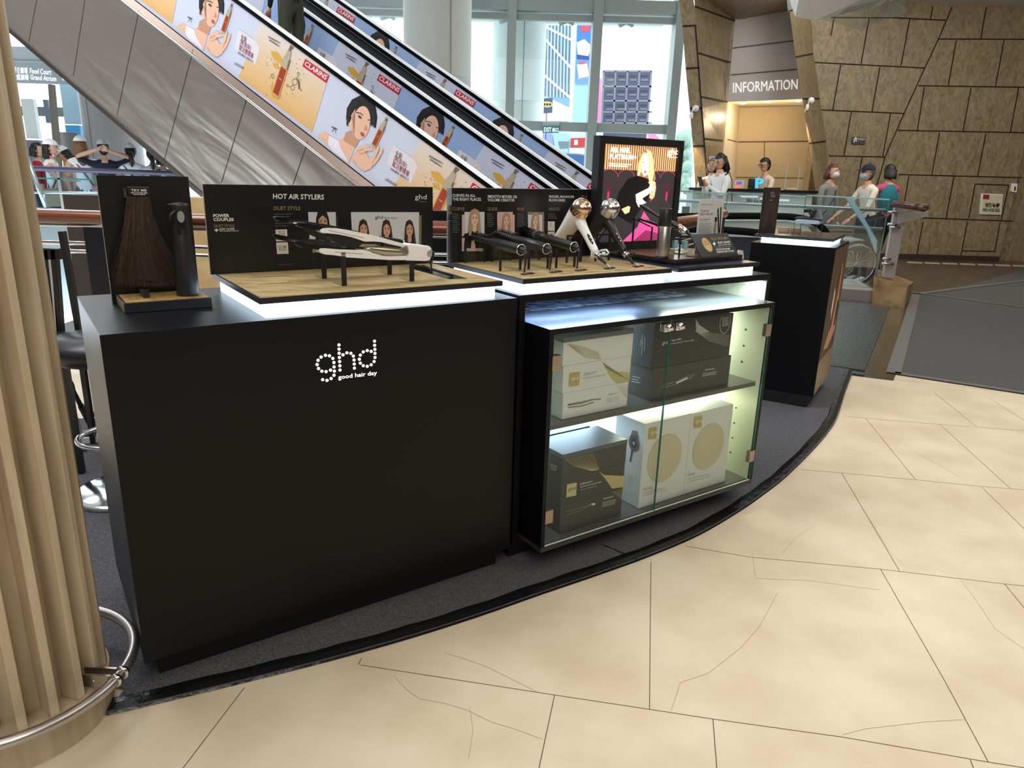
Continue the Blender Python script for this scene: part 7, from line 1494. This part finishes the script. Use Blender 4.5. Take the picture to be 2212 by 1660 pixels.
# left balcony group; feet on the balcony floor
def lefty(label, px_, py_, dirn, dY=0.0, **kw):
    P = ony(px_, py_, LB + dY); H = max(1.42, min(1.72, P.z)); return person(label, P.x, LB + dY, 0.0, dirn, H=P.z if P.z > 1.35 else H, **kw)
LB = 10.85
UPB = (((-.20, -.04, .10), (.105, -.135, .215)), ((.20, -.04, .10), (-.105, -.135, .20)))
lefty('person in a dark red top at the far left of the balcony, beside the pillar', 76, 314, math.radians(20), .1, top=(140, 24, 40), sleeve='short', legs=(40, 40, 50), hair=(16, 14, 14), hlen=.02)
lefty('person in a white vest and white cap facing right, with a tan shoulder bag', 104, 309, math.radians(15), -.15, top=(238, 234, 228), sleeve='none', cap=(238, 238, 242), legs=(60, 66, 80), hair=(24, 18, 16), hlen=.10, R=((.04, .12, -.20), (-.02, .36, -.22)), L=((-.04, .12, -.2), (.05, .34, -.24)), extras=bag((170, 150, 120), (.17, .02, .86), (.05, .13, .13), ((90, 70, 60), [(.16, .02, 1.0), (.05, .10, 1.2), (-.14, 0, 1.36), (-.05, -.10, 1.2), (.16, -.03, 1.0)])))
lefty('person in a white cap bending the head down between two taller women', 149, 324, math.radians(200), .15, top=(232, 226, 222), sleeve='none', cap=(236, 236, 240), legs=(70, 60, 60), hair=(30, 22, 20), hlen=.05, look=-.5, lean=.1)
lefty('person with long light brown hair and a white cap, seen from behind', 172, 302, AW + .55, -.1, top=(242, 240, 238), sleeve='none', cap=(232, 234, 238), legs=(96, 96, 104), hair=(120, 86, 60), hlen=.26, brim=False, extras=bag((190, 150, 150), (.14, -.10, .92), (.07, .04, .09), ((150, 90, 84), [(.10, -.09, 1.0), (0, -.115, 1.18), (-.12, -.05, 1.37)])))
lefty('person in a navy T-shirt holding both hands behind the head', 222, 309, AW + .45, -.05, top=(22, 28, 46), sleeve='short', legs=(24, 26, 34), hair=(18, 16, 18), L=UPB[0], R=UPB[1], cap=(200, 204, 214), extras=lambda t0, W, N, sub, hw: (lambda g: (g.tube([Vector((-.14, -.02, 1.37)), Vector((0, -.12, 1.2)), Vector((.14, -.06, .95))], .012, 6, flat=.4), sub(g, 'strap')))(MB(cl(70, 66, 70))))
lefty('person with a dark ponytail, grey cap and white vest at the middle of the rail', 281, 317, AW + .42, .1, top=(236, 236, 236), sleeve='none', cap=(206, 212, 216), legs=(70, 74, 90), hair=(20, 16, 16), pony=True, brim=False, R=((.10, .03, -.22), (.14, .14, -.42)), L=((-.10, .03, -.22), (-.12, .12, -.42)), extras=lambda t0, W, N, sub, hw: (lambda g: (g.tube([Vector((-.12, -.06, 1.36)), Vector((0, -.115, 1.2)), Vector((.16, -.05, .98))], .012, 6, flat=.4), sub(g, 'strap')))(MB(cl(40, 44, 54))))
lefty('person with a ponytail and pale blue cap at the right end of the balcony', 327, 325, AW + .42, .15, top=(230, 232, 234), sleeve='none', cap=(176, 206, 216), legs=(50, 54, 66), hair=(18, 16, 16), pony=True, brim=False)
lefty('person in dark clothes half hidden below the escalator edge', 349, 333, AW + .6, .0, top=(34, 38, 50), sleeve='long', legs=(30, 32, 44), hair=(14, 12, 14), hlen=.03)

# people at the right
P = ony(1562, 338, 11.1); 
def phone(t0, W, N, sub, hw):
    g = MB(SBLACK); h = (N['wL'][0] + N['wR'][0]) / 2; h = h + Vector((0, .07, .02)); g.box(WF, h.x - .037, h.x + .037, h.y - .01, h.y + .0, h.z - .02, h.z + .12, .003) if False else g.extr([h + Vector(q) for q in ((-.037, .0, -.03), (.037, .0, -.03), (.037, .06, .10), (-.037, .06, .10))], Vector((0, .008, -.004))); sub(g, 'phone')
    g = MB(SBLACK); g.tube([Vector((-.13, .06, 1.38)), Vector((-.16, .0, 1.42)), Vector((-.15, -.08, 1.30)), Vector((-.17, -.10, 1.0))], .010, 6, flat=.5); sub(g, 'strap')
person('person in a white long-sleeved shirt looking down at a phone by the information counter', P.x, 11.1, 0, math.radians(-150), H=P.z, top=(236, 238, 240), sleeve='long', legs=(150, 160, 156), hair=(18, 14, 16), hlen=.13, look=-.45, lean=.04, R=((.02, .10, -.24), (-.13, .27, -.10)), L=((-.02, .10, -.24), (.13, .27, -.10)), extras=phone, head_yaw=.1)
P = ony(1541, 348, 11.7); person('person mostly hidden behind the woman with the phone', P.x, 11.7, 0, math.radians(-120), H=P.z, top=(226, 220, 220), legs=(60, 60, 70), hair=(120, 110, 110), hlen=.06)
P = ony(1663, 346, 12.35); person('clerk in a cream T-shirt and glasses behind the information counter', P.x, 12.35, 0, math.radians(205), H=P.z, top=(232, 214, 190), sleeve='short', legs=(50, 50, 56), hair=(22, 18, 18), glasses=True, look=-.35, lean=.12, R=((.08, .12, -.20), (.0, .34, -.16)), L=((-.06, .12, -.22), (.0, .36, -.20)))
P = ony(1797, 361, 10.6); person('person with auburn hair, white face mask and grey top behind the glass balustrade', P.x, 10.6, 0, math.radians(-55), H=P.z, top=(138, 138, 136), sleeve='long', legs=(120, 124, 130), hair=(84, 40, 36), hlen=.04, mask=(226, 220, 224), stride=.10, extras=lambda t0, W, N, sub, hw: (lambda g: (g.tube([Vector((-.13, .03, 1.38)), Vector((-.02, .115, 1.22)), Vector((.12, .10, 1.02)), Vector((.16, .03, .92))], .013, 6, flat=.4), sub(g, 'strap')))(MB(cl(20, 20, 22))))
P = ony(1892, 362, 10.2); person('person in a dark flat cap, glasses and blue mask pushing a wheelchair', P.x, 10.2, 0, math.radians(192), H=P.z, top=(232, 224, 206), sleeve='short', legs=(40, 42, 50), hair=(90, 84, 82), cap=(24, 30, 48), mask=(170, 200, 214), glasses=True, lean=.16, R=((.05, .12, -.24), (.02, .36, -.40)), L=((-.05, .12, -.24), (-.02, .36, -.40)))
P = ony(1925, 362, 11.0)
def tb(t0, W, N, sub, hw):
    g = MB(cl(24, 128, 136)); t = bmesh.new(); bmesh.ops.create_uvsphere(t, u_segments=14, v_segments=10, radius=1)
    for v in t.verts: v.co = Vector((v.co.x * .14 + .23, v.co.y * .08 - .02, v.co.z * .20 + .82))
    g.merge(t, True); sub(g, 'tote_bag'); g = MB(cl(24, 128, 136)); g.tube([Vector((.18, .0, 1.0)), Vector((.19, 0, 1.2)), Vector((.17, .02, 1.37)), Vector((.16, -.06, 1.2)), Vector((.2, -.03, 1.0))], .014, 6, flat=.5); sub(g, 'bag_strap')
    g = MB(cl(24, 112, 124)); t = bmesh.new(); bmesh.ops.create_uvsphere(t, u_segments=14, v_segments=10, radius=1)
    for v in t.verts: v.co = Vector((v.co.x * .155, v.co.y * .10 - .05, v.co.z * .23 + 1.17))
    g.merge(t, True); sub(g, 'vest')
person('person in a teal vest with pink sleeves carrying a teal bag, walking away', P.x, 11.0, 0, AW + .15, H=P.z, top=(190, 80, 110), sleeve='short', legs=(12, 12, 16), hair=(10, 10, 12), hlen=.02, stride=.16, extras=tb, shoe=(150, 60, 90))
# rider on the nearer escalator
q = ep(.95, .62, 1.55); person('person in dark olive trousers riding the nearer escalator, cut off by the frame', q.x, q.y, q.z, math.atan2(-EU.y, -EU.x), H=1.66, top=(16, 16, 18), sleeve='long', legs=(62, 66, 52), hair=(16, 14, 14))
# wheelchair
W0 = ony(1850, 575, 9.75); wx, wy = W0.x, 9.8
t0 = thing('wheelchair', 'wheelchair with dark frame and pale cover behind the glass balustrade', 'wheelchair', (wx, wy, 0)); DG = mat('wheelchair_dark', srgb(30, 34, 44), .4)
for dy in (-.02, .5):
    g = MB(RAILK); g.tube([(wx + .29 * math.cos(a), wy + dy, .30 + .29 * math.sin(a)) for a in [2 * PI * k / 28 for k in range(28)]], .016, 8, up=(0, 1, 0), closed=True); g.m(CHROME).tube([(wx + .25 * math.cos(a), wy + dy - .02, .30 + .25 * math.sin(a)) for a in [2 * PI * k / 28 for k in range(28)]], .006, 6, up=(0, 1, 0), closed=True)
    for k in range(8): a = PI * k / 8; g.tube([(wx + .28 * math.cos(a), wy + dy, .30 + .28 * math.sin(a)), (wx - .28 * math.cos(a), wy + dy, .30 - .28 * math.sin(a))], .0025, 4)
    g.part('wheel', t0)
    g = MB(RAILK); g.tube([(wx - .42 + .085 * math.cos(a), wy + dy, .09 + .085 * math.sin(a)) for a in [2 * PI * k / 16 for k in range(16)]], .014, 6, up=(0, 1, 0), closed=True); g.part('caster', t0)
    g = MB(DG); g.tube([(wx + .28, wy + dy, .92), (wx + .18, wy + dy, .90), (wx + .14, wy + dy, .50), (wx - .32, wy + dy, .48), (wx - .40, wy + dy, .12)], .014, 8); g.tube([(wx + .12, wy + dy, .68), (wx - .22, wy + dy, .68), (wx - .26, wy + dy, .48)], .013, 8); g.part('side_frame', t0)
g = MB(DG); g.box(WF, wx - .3, wx + .14, wy, wy + .48, .46, .50, .01); g.part('seat', t0); g = MB(DG); g.box(WF, wx + .13, wx + .165, wy, wy + .48, .50, .88, .01); g.part('backrest', t0)
g = MB(cl(170, 190, 206)); g.box(WF, wx - .32, wx + .10, wy + .04, wy + .44, .505, .62, .03); g.part('folded_cover', t0, 'pale blue folded cover on the seat')
